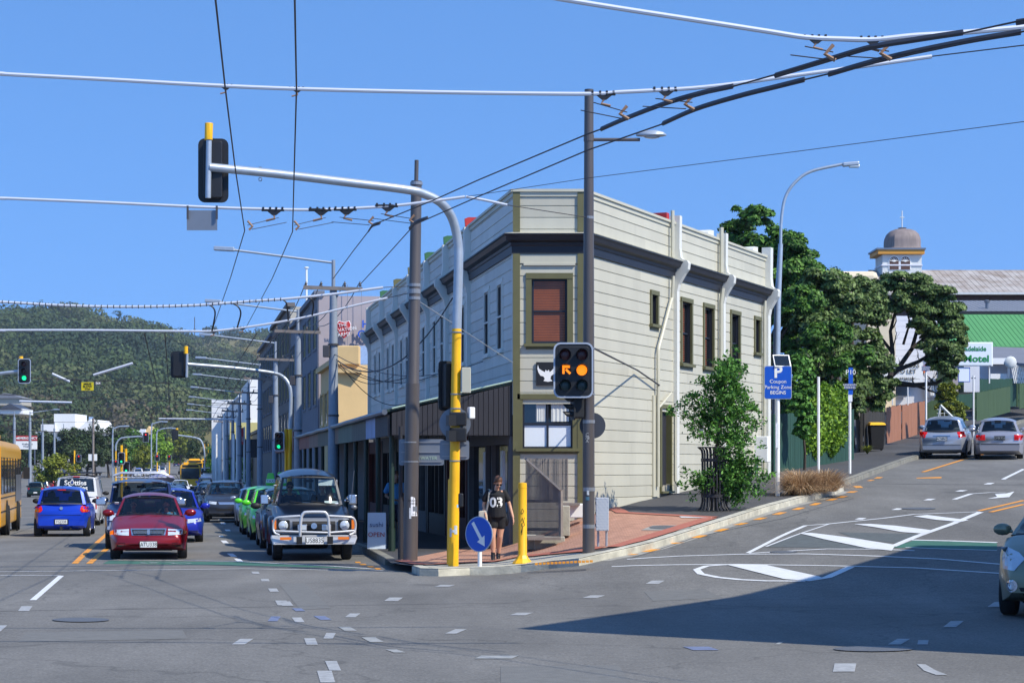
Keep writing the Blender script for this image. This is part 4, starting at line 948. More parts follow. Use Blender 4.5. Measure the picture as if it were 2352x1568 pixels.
        def quad(t0, t1, v0, v1, n_=5):
            vv, ff_ = grid(lambda u, w_: sd(t0+(t1-t0)*(u+1)/2, v0+(v1-v0)*w_), n_, 3, -1, 1, 0, 1); return vv, ff_
        fr_.add(*quad(0, 1, .88, 1.0, 10)); fr_.add(*quad(0, 1, -.06, .04, 10)); fr_.add(*quad(0, .045, .04, .88, 2)); fr_.add(*quad(1-cp_, 1, .04, .88, 3)); fr_.add(*quad(bpos-.02, bpos+.02, .04, .88, 2))
        if p.get('van'): fr_.add(*quad(bpos, 1, .04, .88, 3))
        g = MB()
        for t0, t1 in ((.045, bpos-.02), (bpos+.02, 1-cp_)):
            if p.get('van') and t0 > .3: continue
            g.add(*quad(t0, t1, .04, .88))
        g.build('side_window', sideglass, root, smooth=True)
    fr_.use('trim_black')
    for fn, u0, u1, v0, v1 in ((wsP, -.93, .93, -.02, .04), (rwP, -.9, .9, -.03, p.get('rwv', .05)+.01)):
        if fn is rwP and p.get('rwv', .05) > .1: fr_.use(pm)
        fr_.add(*grid(fn, 8, 1, u0, u1, v0, v1))
    fr_.add(*grid(wsP, 8, 1, -.93, .93, .91, .955)); fr_.add(*grid(rwP, 8, 1, -.9, .9, .88, .92))
    fr_.build('roof', None, root, smooth=50)
    # interior: dash, seats
    if p.get('inside', True):
        it = MB(); it.box((0, (ws+.22), p['zw']-.07), (W*.84, .5, .1)); 
        for x in (-.37, .37):
            it.box((x, ws+1.25, .62), (.48, .5, .2)); it.box((x, ws+1.52, .92), (.46, .14, .6), rx=R(-12)); it.box((x, ws+1.6, 1.27 if H < 1.7 else 1.35), (.24, .09, .16))
        it.box((0, rw-.75 if p['rw'] > ws+2.3 else ws+2.2, .85), (1.2, .16, .5), rx=R(-12)); it.build('seats', 'seat_cloth', root, bevel=.03)
        sw = MB(); cx = .37; c0 = Vector((cx, ws+.72, p['zw']+.04)); pts = [c0+Vector((.17*math.cos(a), .05*math.sin(a), .16*math.sin(a))) for a in np.linspace(0, 2*math.pi, 15)]
        sw.tube(pts, .014, 6, False); sw.build('steering_wheel', 'trim_black', root)
        MB().box((0, ws+.42, H-.16), (.22, .03, .06)).build('rear_mirror', 'trim_black', root, bevel=.01)
    else:
        MB().box((0, (ws+rw)/2, p['zw']+.02), (W*.8, (rw-ws)*.8, .05)).build('parcel_shelf', 'seat_cloth', root)
    # decals on body: patch(name, poly xz, face, mat, out)
    def patch(name, poly, m, side='front', out=.01, par=None, mirror=False, grid_=.06):
        ret = None
        for s in ((1, -1) if mirror else (1,)):
            bm = bmesh.new(); f = bm.faces.new([bm.verts.new((a*s if side in ('front', 'rear') else a, 0, z)) for a, z in poly]); xs = [a*s if side in ('front', 'rear') else a for a, z in poly]; zz = [z for a, z in poly]
            for axi, lo, hi in ((0, min(xs), max(xs)), (2, min(zz), max(zz))):
                k = lo+grid_
                while k < hi-.01:
                    co = [0, 0, 0]; co[axi] = k; no = [0, 0, 0]; no[axi] = 1
                    bmesh.ops.bisect_plane(bm, geom=bm.verts[:]+bm.edges[:]+bm.faces[:], plane_co=co, plane_no=no); k += grid_
            for v in bm.verts:
                if side == 'front': o_, d_, fl_ = Vector((v.co.x, -hl-2, v.co.z)), Vector((0, 1, 0)), -hl+.1
                elif side == 'rear': o_, d_, fl_ = Vector((v.co.x, hl+2, v.co.z)), Vector((0, -1, 0)), hl-.1
                else: o_, d_, fl_ = Vector((s*2 if mirror else 2, v.co.x, v.co.z)), Vector((-1 if not mirror or s > 0 else 1, 0, 0)), W/2
                h = bv.ray_cast(o_, d_)
                if side in ('front', 'rear'):
                    y = h[0].y if h[0] and abs(h[0].y) > hl-.5 else fl_
                    v.co = Vector((v.co.x, y-d_.y*out, v.co.z))
                else:
                    x = h[0].x if h[0] else (s*W/2)
                    v.co = Vector((x-d_.x*out, v.co.x, v.co.z))
            ex = bmesh.ops.extrude_face_region(bm, geom=bm.faces[:])
            for v in [q for q in ex['geom'] if isinstance(q, bmesh.types.BMVert)]: v.co -= Vector(((-d_.x)*(out+.02), (-d_.y)*(out+.02), 0))
            bmesh.ops.recalc_face_normals(bm, faces=bm.faces)
            me = bpy.data.meshes.new(name); bm.to_mesh(me); bm.free(); me.materials.append(MATS[m]); o = bpy.data.objects.new(name, me); COL.objects.link(o); setpar(o, par or root); ret = o
        return ret
    # wheels
    for x in (-1, 1):
        for y in ax:
            c = Vector((x*(W/2-.115), y, wr)); t_ = MB(); k = x
            t_.lathe([(wr*.62, -.09), (wr*.93, -.105), (wr, -.075), (wr, .075), (wr*.93, .105), (wr*.62, .09)], c=c, n=22, axis='X')
            w_ = t_.build('tyre', 'rubber', root, smooth=True)
            r_ = MB(); r_.lathe([(wr*.63, -.02), (wr*.64, .085), (wr*.6, .095), (wr*.55, .06), (wr*.15, .05), (.01, .07)], n=20, axis='X')
            r_.v = [(c.x+v[0]*x, c.y+v[1], c.z+v[2]) for v in r_.v]; r_.build('rim', p.get('rim', 'alloy'), w_, smooth=True)
            if p.get('detail', True):
                s_ = MB()
                for q in range(7):
                    a = 2*math.pi*q/7; s_.box((c.x+x*.068, c.y+math.cos(a)*wr*.37, c.z+math.sin(a)*wr*.37), (.02, .06, .05), rx=a)
                s_.build('rim_holes', 'grille_black', w_)
    MB().box((0, 0, gc+.05), (W*.6, L_*.8, .12)).build('underbody', 'trim_black', root)
    # mirrors
    mz = p.get('mz', p['zw']+.07)
    for x in (-1, 1):
        m_ = MB(); m_.ell((x*(W/2+.07), ws+.38, mz), (.13, .06, .085), 10, 6); m_.tube([(x*(W/2-.07), ws+.38, mz-.03), (x*(W/2+.02), ws+.38, mz-.02)], .025, 6); m_.build('wing_mirror', p.get('mirror', pm), root, smooth=True)
        if p.get('detail', True):
            for hy in (ws+1.15, ws+2.05): MB().box((x*(W/2-.0), hy, p['belt']-.13), (.03, .16, .025)).build('door_handle', pm if not p.get('van') else 'trim_black', root)
    return patch, body
def plate(root, s, y, z, m='plate_white', w=.36, h=.125, tm='trim_black', x=0, face_y=-1):
    b = MB().box((x, y, z), (w, .012, h)).build('number_plate', m, root); MB().box((x, y-face_y*.004, z), (w+.02, .01, h+.02)).build('plate_frame', 'trim_black', b)
    text(s, h*.98, tm, b, face((x, y+face_y*.008, z-.002), (0, face_y, 0)), 'plate_number', .001, sx=.84, bold=.0); return b
SEDAN = dict(L=4.4, W=1.69, H=1.40, zf=.66, zw=.93, ws=-.95, rf=-.25, rr=1.05, rw=1.55, zt=.96, zr=.94, belt=.93, wb=2.5, fo=.85, wr=.295, round=.17)
HATCH = dict(L=3.9, W=1.69, H=1.5, zf=.74, zw=1.0, ws=-.95, rf=-.2, rr=1.55, rw=1.83, zt=.98, zr=.90, belt=1.0, zrw=1.0, wb=2.4, fo=.78, wr=.3, cpil=.14, roofw=.72)
SUV = dict(L=4.7, W=1.88, H=1.70, zf=.92, zw=1.15, ws=-1.15, rf=-.4, rr=1.75, rw=2.15, zt=1.12, zr=1.05, belt=1.15, zrw=1.15, wb=2.7, fo=.9, wr=.36, gc=.26, roofw=.74, cpil=.1)
def mk(name, lab, X, Y, rz, base_, grp, z=None, cat='car', **kw):
    r = thing(name, lab, cat, (0, 0, 0), grp, local=True); p = dict(base_); p.update(kw); pa, body = car(r, p)
    zz = GZ(X, Y) if z is None else z; r.location = (X, Y, zz); r.rotation_euler = (0, 0, rz)
    return r, pa, p, body
def laneX(Y, off=0): return -4.32-.165*(Y-44)+off
TH = math.atan(.165)      # heading of the left street
def place(X, Y, L_, rz):  # X, Y of the nearer end centre -> centre
    return X-math.sin(rz)*L_/2, Y+math.cos(rz)*L_/2
QR = 'cars queued in the kerbside lane'; QL = 'cars queued in the inner lane'; AW = 'vehicles driving away down the street'
# -- red sedan
x, y = place(XX(341, 44.6), 44.6, 4.4, TH); r, pa, p, body = mk('red_sedan', 'red four door sedan with plate ATU338 at the front of the inner lane', x, y, TH, SEDAN, QL, paint='car_red')
hl = p['L']/2
pa('headlight', [(.42, .68), (.74, .66), (.74, .56), (.42, .54)], 'headlight', mirror=True, out=.012); pa('indicator', [(.755, .655), (.83, .63), (.83, .555), (.755, .56)], 'amber', mirror=True, out=.012)
ch = pa('grille', [(-.39, .69), (.39, .69), (.36, .545), (-.36, .545)], 'chrome', out=.014)
pa('grille_opening', [(.03, .665), (.355, .665), (.33, .57), (.03, .57)], 'grille_black', out=.022, mirror=True, par=ch)
for z in (.59, .615, .64): MB().box((0, -hl-.012, z), (.64, .012, .008)).build('grille_bar', 'chrome', ch)
MB().prism([(0, .68), (.03, .62), (0, .55), (-.03, .62)], lambda a, z, t: Vector((a, t, z)), -hl-.03, -hl-.02).build('badge', 'chrome', ch)
pa('bumper_intake', [(-.42, .36), (.42, .36), (.36, .24), (-.36, .24)], 'grille_black', out=.006); pa('bumper_slot', [(.5, .38), (.72, .38), (.70, .30), (.5, .28)], 'grille_black', mirror=True, out=.006); pa('bumper_bar', [(.52, .345), (.70, .345), (.69, .33), (.52, .325)], 'car_red', mirror=True, out=.014)
pa('bumper_rail', [(-.42, .315), (.42, .315), (.41, .285), (-.41, .285)], 'car_red', out=.02)
plate(r, 'ATU338', -hl-.035, .345); MB().box((-.72, -.68, 1.22), (.09, .01, .07), rx=R(60)).build('windscreen_sticker', 'paper', r)
red = r
def wiper(root, ws, zw, W):
    m = MB(); 
    for x0, x1 in ((.5, .02), (0, -.45)): m.tube([(x0, ws-.13, zw+.0), (x1, ws-.14, zw+.06)], .009, 5)
    m.build('wiper', 'trim_black', root)
wiper(r, p['ws'], p['zw']+.03, 1.6)
# -- black 4x4 with bull bar
x, y = place(XX(721, 44.2), 44.2, 4.6, TH); r, pa, p, body = mk('bull_bar_four_wheel_drive', 'dark navy high roofed off roader with chrome bull bar and plate US8835', x, y, TH, SUV, QR, L=4.6, W=1.74, H=1.88, zf=.98, zw=1.18, belt=1.18, zrw=1.18, zt=1.18, zr=1.1, paint='car_black', wr=.40, gc=.38, fo=.72, wb=2.6, ws=-.95, rf=-.65, rr=2.15, rw=2.25, roofw=.70, cabw=.86, rb=.14, round=.04, crown=.03, mirror='chrome', mz=1.30, wglass='car_glass', H2=0)
hl = p['L']/2; four = r
fl_ = MB()
for s in (-1, 1):
    for yy in (-hl+.72, -hl+.72+2.6):
        pts = [Vector((s*.87, yy+.48*math.cos(R(a)), .38+.52*math.sin(R(a)))) for a in range(0, 181, 15)]; MB().tube(pts, .075, 8, True, 1.2).build('wheel_flare', 'car_black', r, smooth=True)
pa('grille_panel', [(-.8, .93), (.8, .93), (.8, .60), (-.8, .60)], 'grey_metal', out=.01); pa('grille', [(-.46, .86), (.46, .86), (.46, .62), (-.46, .62)], 'grille_black', out=.02)
for s in (-1, 1):
    h_ = MB(); h_.prism(rrect(.28, .24, .03), lambda a, z, t: Vector((s*.66+a, t, .77+z)), -hl-.03, -hl-.02); b_ = h_.build('headlight_surround', 'grille_black', r)
    m = MB(); m.lathe([(.105, -hl-.03), (.1, -hl-.05), (.06, -hl-.075), (.01, -hl-.08)], c=(s*.66, 0, .77), n=18, axis='Y'); m.build('headlight', 'headlight', b_, smooth=True)
    MB().box((s*.855, -hl-.03, .79), (.09, .04, .2)).build('indicator', 'amber', r); MB().box((s*.62, -hl-.245, .50), (.24, .02, .06)).build('bumper_indicator', 'amber', r)
    MB().box((s*.26 - .0, -hl-.13, .73), (.2, .08, .13)).build('driving_lamp', 'chrome', r, bevel=.01); MB().box((s*.26, -hl-.175, .73), (.17, .01, .10)).build('lamp_lens', 'headlight', r)
m = MB(); m.lathe([(.065, -hl-.04), (.065, -hl-.03)], c=(0, 0, .76), n=16, axis='Y').build('badge', 'chrome', r)
bp_ = MB(); bp_.prism([(-.98, .56), (.98, .56), (1.0, .50), (.94, .36), (-.94, .36), (-1.0, .50)], lambda a, z, t: Vector((a, t+.16*abs(a)**3, z)), -hl-.23, -hl-.05); bp_.v = [(a_*.93, b_, c_) for a_, b_, c_ in bp_.v]; bpo = bp_.build('front_bumper', 'bar_metal', r, bevel=.012)
MB().box((0, -hl-.238, .40), (1.7, .006, .012)).build('bumper_groove', 'grey_metal', bpo)
bb = MB(); yb = -hl-.26
bb.tube(curvepts([(-.33, yb, .42), (-.33, yb, .6), (-.31, yb, .92), (-.26, yb, 1.03), (-.18, yb, 1.06), (.18, yb, 1.06), (.26, yb, 1.03), (.31, yb, .92), (.33, yb, .6), (.33, yb, .42)], 4), .034, 10)
bb.tube(curvepts([(-.33, yb, .98), (-.7, yb, .96), (-.86, yb+.03, .94), (-.93, yb+.06, .86), (-.94, yb+.08, .72), (-.9, yb+.06, .62), (-.8, yb+.03, .57)], 4), .026, 9); bb.tube(curvepts([(.33, yb, .98), (.7, yb, .96), (.86, yb+.03, .94), (.93, yb+.06, .86), (.94, yb+.08, .72), (.9, yb+.06, .62), (.8, yb+.03, .57)], 4), .026, 9)
bb.tube([(-.9, yb+.05, .66), (-.33, yb, .64), (.33, yb, .62), (.9, yb+.05, .66)], .022, 8)
bb.v = [(a_*.94, b_, c_) for a_, b_, c_ in bb.v]; bb.build('bull_bar', 'bar_metal', r, smooth=True)
for s in (-.33, .33): MB().box((s, yb, .46), (.12, .1, .16)).build('bar_mount', 'grille_black', r, bevel=.01)
plate(r, 'US8835', yb+.005, .45, w=.38, h=.15)
MB().tube([(.88, -1.3, 1.2), (.96, -1.25, 1.95)], .006, 5).build('aerial', 'grey_metal', r); wiper(r, p['ws'], p['zw']+.03, 1.6)
MB().box((.42, p['ws']+.28, 1.68), (.42, .02, .13)).build('sun_visor', 'paper', r); MB().box((-.76, -.78, 1.62), (.06, .01, .06), rx=R(70)).build('windscreen_sticker', 'paper', r); MB().box((.48, p['ws']+.02, 1.24), (.3, .16, .015), rx=R(20)).build('dashboard_paper', 'paper', r)
for s in (-1, 1): MB().box((s*.98, -.62, 1.3), (.19, .08, .22)).build('mirror_case', 'chrome', r, bevel=.03)
MB().ell((.93, -1.5, 1.14), (.08, .06, .06)).build('fender_mirror', 'grey_metal', r, smooth=True)
# -- dark 4x4 with roof rack behind red sedan
x, y = place(XX(322, 50.8), 50.8, 4.5, TH); r, pa, p, body = mk('roof_rack_four_wheel_drive', 'dark blue off roader with a white metal roof rack behind the red sedan', x, y, TH, SUV, QL, L=4.5, W=1.75, H=1.72, paint='car_navy', wr=.38, gc=.34, fo=.75, wb=2.5, ws=-1.0, rf=-.6, rr=2.0, rw=2.15, roofw=.84, cabw=.93, round=.06, mirror='chrome', wglass='tint_glass')
rack = r; mat('rack_metal', lin(200, 205, 215), .4, .4)
rk = MB()
for yy in (-.75, 0, .8, 1.6): rk.tube([(-.68, yy, 1.86), (-.5, yy, 1.93), (.5, yy, 1.93), (.68, yy, 1.86)], .016, 6)
rk.tube([(-.68, -.8, 1.84), (-.5, -.85, 1.9), (.5, -.85, 1.9), (.68, -.8, 1.84)], .018, 6); rk.tube([(-.64, -.8, 1.80), (.64, -.8, 1.80)], .016, 6)
for i in range(11): rk.tube([(-.58+.11*i, -.82, 1.80), (-.52+.11*i, -.84, 1.9)], .010, 5)
for s in (-.68, .68): rk.tube([(s, -.8, 1.85), (s, 1.8, 1.85)], .02, 6)
rk.build('roof_rack', 'rack_metal', r, smooth=True)
hl = 2.25; pa('headlight', [(.5, .92), (.8, .9), (.8, .74), (.5, .74)], 'headlight', mirror=True); pa('lower_body', [(-.8, .7), (.8, .7), (.8, .4), (-.8, .4)], 'car_silver'); wiper(r, p['ws'], p['zw']+.03, 1.6)
for s in (-1, 1): MB().box((s*1.0, -.75, 1.17), (.26, .08, .16)).build('mirror_case', 'chrome', r, bevel=.03)
MB().box((-.66, -.84, 1.55), (.08, .01, .06), rx=R(65)).build('windscreen_sticker', 'paper', r)
# -- generic front facing dressing
def dress_front(r, pa, p, lamp=True, gz_=.0, grille='grille_black', pl=None, plm='plate_white'):
    hl = p['L']/2; zf = p['zf']; W = p['W']/2
    pa('headlight', [(W*.48, zf-.04), (W*.90, zf-.01), (W*.93, zf-.10), (W*.5, zf-.15)], 'headlight', mirror=True, out=.012)
    pa('grille', [(-W*.42, zf-.05), (W*.42, zf-.05), (W*.36, zf-.15), (-W*.36, zf-.15)], grille, out=.012)
    pa('bumper_intake', [(-W*.55, zf-.32), (W*.55, zf-.32), (W*.45, zf-.42), (-W*.45, zf-.42)], 'grille_black', out=.008)
    if pl: plate(r, pl, -hl-.03, zf-.26, plm)
    wiper(r, p['ws'], p['zw']+.03, 1.6)
def dress_rear(r, pa, p, pl=None, h=.2, plm='plate_white', tm='trim_black'):
    hl = p['L']/2; W = p['W']/2; z = p['zr']
    if pl: plate(r, pl, hl+.03, z-.3, plm, tm=tm, face_y=1)
    pa('bumper_line', [(-W*.9, .52), (W*.9, .52), (W*.9, .505), (-W*.9, .505)], 'trim_black', 'rear', out=.006)
x, y = place(XX(394, 56.4), 56.4, 4.6, TH); r, pa, p, body = mk('blue_sedan', 'royal blue sedan partly hidden behind the red sedan', x, y, TH, SEDAN, QL, L=4.6, W=1.76, H=1.46, paint='car_royal', zf=.7); dress_front(r, pa, p)
blue_s = r
x, y = place(laneX(51.2, .1), 51.2, 4.4, TH); r, pa, p, body = mk('dark_hatchback', 'dark blue hatchback directly behind the bull bar off roader', x, y, TH, HATCH, QR, L=4.3, W=1.72, H=1.52, paint='car_black', mirror='trim_black'); dress_front(r, pa, p)
for i, yy in enumerate((58.8, 64.6)):
    if i == 0:
        x, y = place(laneX(yy, .12), yy, 4.3, TH); r, pa, p, body = mk('green_taxi', 'bright green taxi, nearer one of the pair with roof signs', x, y, TH, HATCH, 'green taxis in the queue', L=4.4, W=1.72, H=1.50, paint='car_green', cat='taxi'); dress_front(r, pa, p)
        ts = MB(); ts.hexa([(-.13, -.1, 1.56), (.13, -.1, 1.56), (.13, .1, 1.56), (-.13, .1, 1.56), (-.16, -.12, 1.62), (.16, -.12, 1.62), (.16, .12, 1.62), (-.16, .12, 1.62)]); ts.hexa([(-.16, -.12, 1.62), (.16, -.12, 1.62), (.16, .12, 1.62), (-.16, .12, 1.62), (-.09, -.06, 1.96), (.09, -.06, 1.96), (.09, .06, 1.96), (-.09, .06, 1.96)])
        ts.v = [(a_+.12, b_, c_) for a_, b_, c_ in ts.v]; t_ = ts.build('roof_sign', 'car_green', r, bevel=.02); MB().box((.12, -.115, 1.70), (.28, .012, .12), rx=R(-10)).build('sign_panel', 'white', t_); text('TAXI', .115, 'black', t_, face((.12, -.125, 1.70), (0, -1, .18)), 'lettering', .001, bold=.0)
        MB().tube([(.3, -.3, 1.52), (.42, .1, 1.72)], .006, 4).build('aerial', 'trim_black', r); taxi = r
    else:
        km = {}
        for c in COL.objects:
            if c.parent: km.setdefault(c.parent.name, []).append(c)
        c = copy_tree(taxi, km); x, y = place(laneX(yy, .08), yy, 4.3, TH); c.location = (x, y, GZ(x, y)); c['label'] = 'bright green taxi, farther one of the pair with roof signs'; taxi2 = c
x, y = place(laneX(77, .25), 77, 4.2, TH); r, pa, p, body = mk('silver_hatchback', 'silver hatchback facing the camera behind the two green taxis', x, y, TH, HATCH, QR, L=4.2, W=1.66, H=1.44, paint='car_silver'); dress_front(r, pa, p); silver_h = r
x, y = place(XX(523, 85), 85, 4.7, TH); r, pa, p, body = mk('dark_suv', 'black sport utility vehicle with roof rails behind the silver hatchback', x, y, TH, SUV, QR, paint='car_charcoal', H=1.72); dress_front(r, pa, p, grille='chrome'); suv = r
for s in (-1, 1): MB().tube([(s*.62, -.5, 1.72), (s*.63, -.3, 1.8), (s*.63, 1.4, 1.8), (s*.62, 1.6, 1.7)], .025, 6).build('roof_rail', 'trim_black', r, smooth=True)
# kayak car
x, y = place(XX(378, 67), 67, 4.6, TH); r, pa, p, body = mk('kayak_wagon', 'dark station wagon carrying a grey kayak behind the roof rack off roader', x, y, TH, HATCH, QL, L=4.6, W=1.75, H=1.52, paint='car_charcoal', rr=1.9, rw=2.1); dress_front(r, pa, p); wag = r
ky = thing('kayak', 'grey kayak lashed upside down on the roof of the dark wagon', 'kayak', (0, 0, 0), local=True)
m = MB(); n = 10; vs = []
for i in range(13):
    t = i/12*2-1; w_ = max(.01, (1-abs(t)**2.2)); 
    for j in range(n):
        a = 2*math.pi*j/n; vs.append((.42*w_*math.cos(a), t*2.1, .17*w_**.7*math.sin(a)+.09*t*t))
m.add(vs, [(i*n+j, i*n+(j+1) % n, (i+1)*n+(j+1) % n, (i+1)*n+j) for i in range(12) for j in range(n)]+[tuple(range(n)), tuple(12*n+j for j in range(n))])
m.build('hull', mat('kayak_grey', lin(165, 160, 190), .5), ky, smooth=True)
MB().tube([(-.55, -.3, -.02), (-.45, -.3, .15), (0, -.3, .19), (.45, -.3, .15), (.55, -.3, -.02)], .012, 5).build('strap', 'trim_black', ky)
ky.location = (x-.1, y, GZ(x, y)+1.52+.25); ky.rotation_euler = (0, 0, TH+R(5))
# -- vehicles driving away (rear to camera, rotated)
def away(X, Y, L_): return X-.165*L_/2, Y+L_/2
x, y = away(XX(143, 62.4), 62.4, 3.7); r, pa, p, body = mk('blue_hatchback', 'bright blue hatchback driving away between the yellow bus and white van', x, y, math.pi+TH*.9, HATCH, AW, L=3.7, W=1.70, H=1.50, paint='car_blue', wb=2.38, ws=-.85, rf=-.1, rr=1.5, rw=1.72, zr=.93, zt=1.0, mirror='trim_black', cabw=.9, roofw=.76)
hl = 1.85; pa('tail_lamp', [(.60, .98), (.80, .93), (.83, .76), (.62, .76), (.56, .82)], 'tail_red', 'rear', mirror=True, out=.014); pa('tail_indicator', [(.66, .86), (.79, .83), (.80, .78), (.66, .78)], 'amber', 'rear', mirror=True, out=.02)
pa('plate_recess', [(-.22, .55), (.22, .55), (.22, .38), (-.22, .38)], 'car_navy', 'rear', out=.008); plate(r, 'FGJ338', hl+.03, .47, face_y=1); pa('tailgate_line', [(-.6, .68), (.6, .68), (.6, .665), (-.6, .665)], 'car_navy', 'rear', out=.006)
MB().box((0, hl+.03, .28), (.07, .12, .1)).build('tow_bar', 'trim_black', r); MB().box((0, 1.66, 1.44), (.25, .02, .03)).build('brake_light', 'tail_red', r); MB().tube([(0, 1.2, 1.54), (0, 1.25, 1.62)], .01, 4).build('aerial', 'trim_black', r); MB().tube([(-.28, hl+.01, .26), (-.28, hl-.2, .26)], .03, 8).build('exhaust', 'trim_black', r)
MB().lathe([(.05, hl+.01), (.05, hl+.02)], c=(0, 0, .88), n=12, axis='Y').build('badge', 'chrome', r); swift = r
x, y = away(XX(178, 78.4), 78.4, 4.7); r, pa, p, body = mk('white_van', 'white van with dark rear window lettering driving away beside the blue hatchback', x, y, math.pi+TH*.9, dict(L=4.7, W=1.69, H=1.95, zf=.9, zw=1.15, ws=-2.0, rf=-1.3, rr=2.2, rw=2.3, zt=1.15, zr=1.15, belt=1.15, zrw=1.15, wb=2.57, fo=1.0, wr=.33, roofw=.86, cabw=.98, round=.05, van=True, cpil=.2, bpil=.3), AW, paint='car_white', cat='van', glass='dark_glass', inside=False, mirror='trim_black', rwv=.22)
hl = 2.35; pa('tail_lamp', [(.72, 1.12), (.82, 1.12), (.82, .66), (.72, .66)], 'tail_red', 'rear', mirror=True, out=.014); pa('rear_bumper', [(-.8, .52), (.8, .52), (.8, .3), (-.8, .3)], 'trim_black', 'rear', out=.05)
t_ = MB(); t_.box((0, 2.33, 1.9), (.25, .02, .03)).build('brake_light', 'tail_red', r); text('Sc  tties', .26, 'white', r, face((0.04, 2.36, 1.66), (0, 1, .12)), 'lettering', .002, bold=.006); text('Potties', .26, 'white', r, face((-.06, 2.40, 1.46), (0, 1, .12)), 'lettering', .002, bold=.006)
dp = MB(); dp.prism([(0, .13), (.05, .04), (.065, -.03), (.04, -.09), (0, -.11), (-.04, -.09), (-.065, -.03), (-.05, .04)], lambda a, z, t: Vector((.16+a*1.2, 2.40+t-.0*z, 1.69+z)), -.04, .0); dp.build('drop_emblem', 'white', r)
dp = MB(); dp.prism([(0, .09), (.035, .02), (.045, -.03), (.03, -.065), (0, -.08), (-.03, -.065), (-.045, -.03), (-.035, .02)], lambda a, z, t: Vector((.16+a*1.2, 2.405+t, 1.69+z)), -.02, .0); dp.build('drop_centre', 'sign_navy', r)
MB().box((0, 0, 2.03), (1.5, 3.6, .04)).build('roof_tray', 'trim_black', r); 
for s in (-1, 1):
    for yy in (-1.2, 1.2): MB().box((s*.7, yy, 1.98), (.05, .2, .1)).build('tray_foot', 'trim_black', r)
text('1', .2, 'white', r, face((-.45, hl+.02, .85), (0, 1, 0)), 'lettering', .002); van = r
# -- hill cars
def hill_rz(): return -math.atan2(.377, .926)
q = GP(2145, 1053.5); r, pa, p, body = mk('silver_hatchback', 'silver five door hatchback parked at the kerb by the brown fence', 0, 0, 0, HATCH, 'cars on the hill street', L=4.17, W=1.695, H=1.47, paint='car_silver', wb=2.6, ws=-.95, rf=-.1, rr=1.6, rw=1.85, zt=1.0, zr=.93)
r.location = (q.x+.377*2.1, q.y+.926*2.1-.3, GZ(q.x+.8, q.y+2)+.0); r.rotation_euler = (R(-3), 0, math.pi+hill_rz()*.72)
pa('tail_lamp', [(.52, .98), (.78, 1.0), (.82, .80), (.60, .78)], 'tail_red', 'rear', mirror=True, out=.014); plate(r, 'ACS8NZ', 2.12, .74, face_y=1); pa('garnish', [(-.3, .87), (.3, .87), (.3, .84), (-.3, .84)], 'chrome', 'rear', out=.02); dress_rear(r, pa, p)
q = GP(2325, 1055); r, pa, p, body = mk('silver_sedan', 'champagne silver sedan driving up the hill at the right edge', 0, 0, 0, SEDAN, 'cars on the hill street', L=4.6, W=1.70, H=1.42, paint='car_champagne', zt=1.0, zr=.99)
r.location = (q.x+.02, q.y+2.2, GZ(q.x, q.y+2.2)); r.rotation_euler = (R(-3), 0, math.pi-R(12))
pa('tail_lamp', [(.5, .92), (.82, .9), (.82, .72), (.5, .72)], 'tail_red', 'rear', mirror=True, out=.014); plate(r, 'DMK956', 2.33, .80, 'plate_black', tm='paint_worn', face_y=1); pa('bumper_line', [(-.8, .6), (.8, .6), (.8, .57), (-.8, .57)], 'trim_black', 'rear', out=.008); camry = r
# -- near car at right edge
q = GP(2330, 1400); r, pa, p, body = mk('grey_green_hatchback', 'pale grey green hatchback cut by the right edge in the shade', 7.96, 28.9, R(-22), HATCH, 'cars on the hill street', L=4.1, W=1.7, H=1.50, paint='car_gold', zf=.86, zw=1.08, ws=-1.05, belt=1.05, round=.26)
W = .85; pa('headlight', [(W*.50, .80), (W*.62, .88), (W*.88, .95), (W*.91, .80), (W*.88, .66), (W*.66, .64)], 'headlight', mirror=True, out=.012); pa('bumper_intake', [(-.5, .42), (.5, .42), (.42, .26), (-.42, .26)], 'grille_black'); 
for s in (-1, 1):
    pl = [(s*.60+.085*math.cos(a), .44+.085*math.sin(a)) for a in np.linspace(0, 2*math.pi, 13)[:-1]]; f_ = pa('fog_lamp_rim', pl, 'chrome', out=.014); pl = [(s*.60+.05*math.cos(a), .44+.05*math.sin(a)) for a in np.linspace(0, 2*math.pi, 11)[:-1]]; pa('fog_lamp', pl, 'headlight', out=.022, par=f_)
pa('grille', [(-.35, .74), (.35, .74), (.3, .66), (-.3, .66)], 'chrome'); near = r
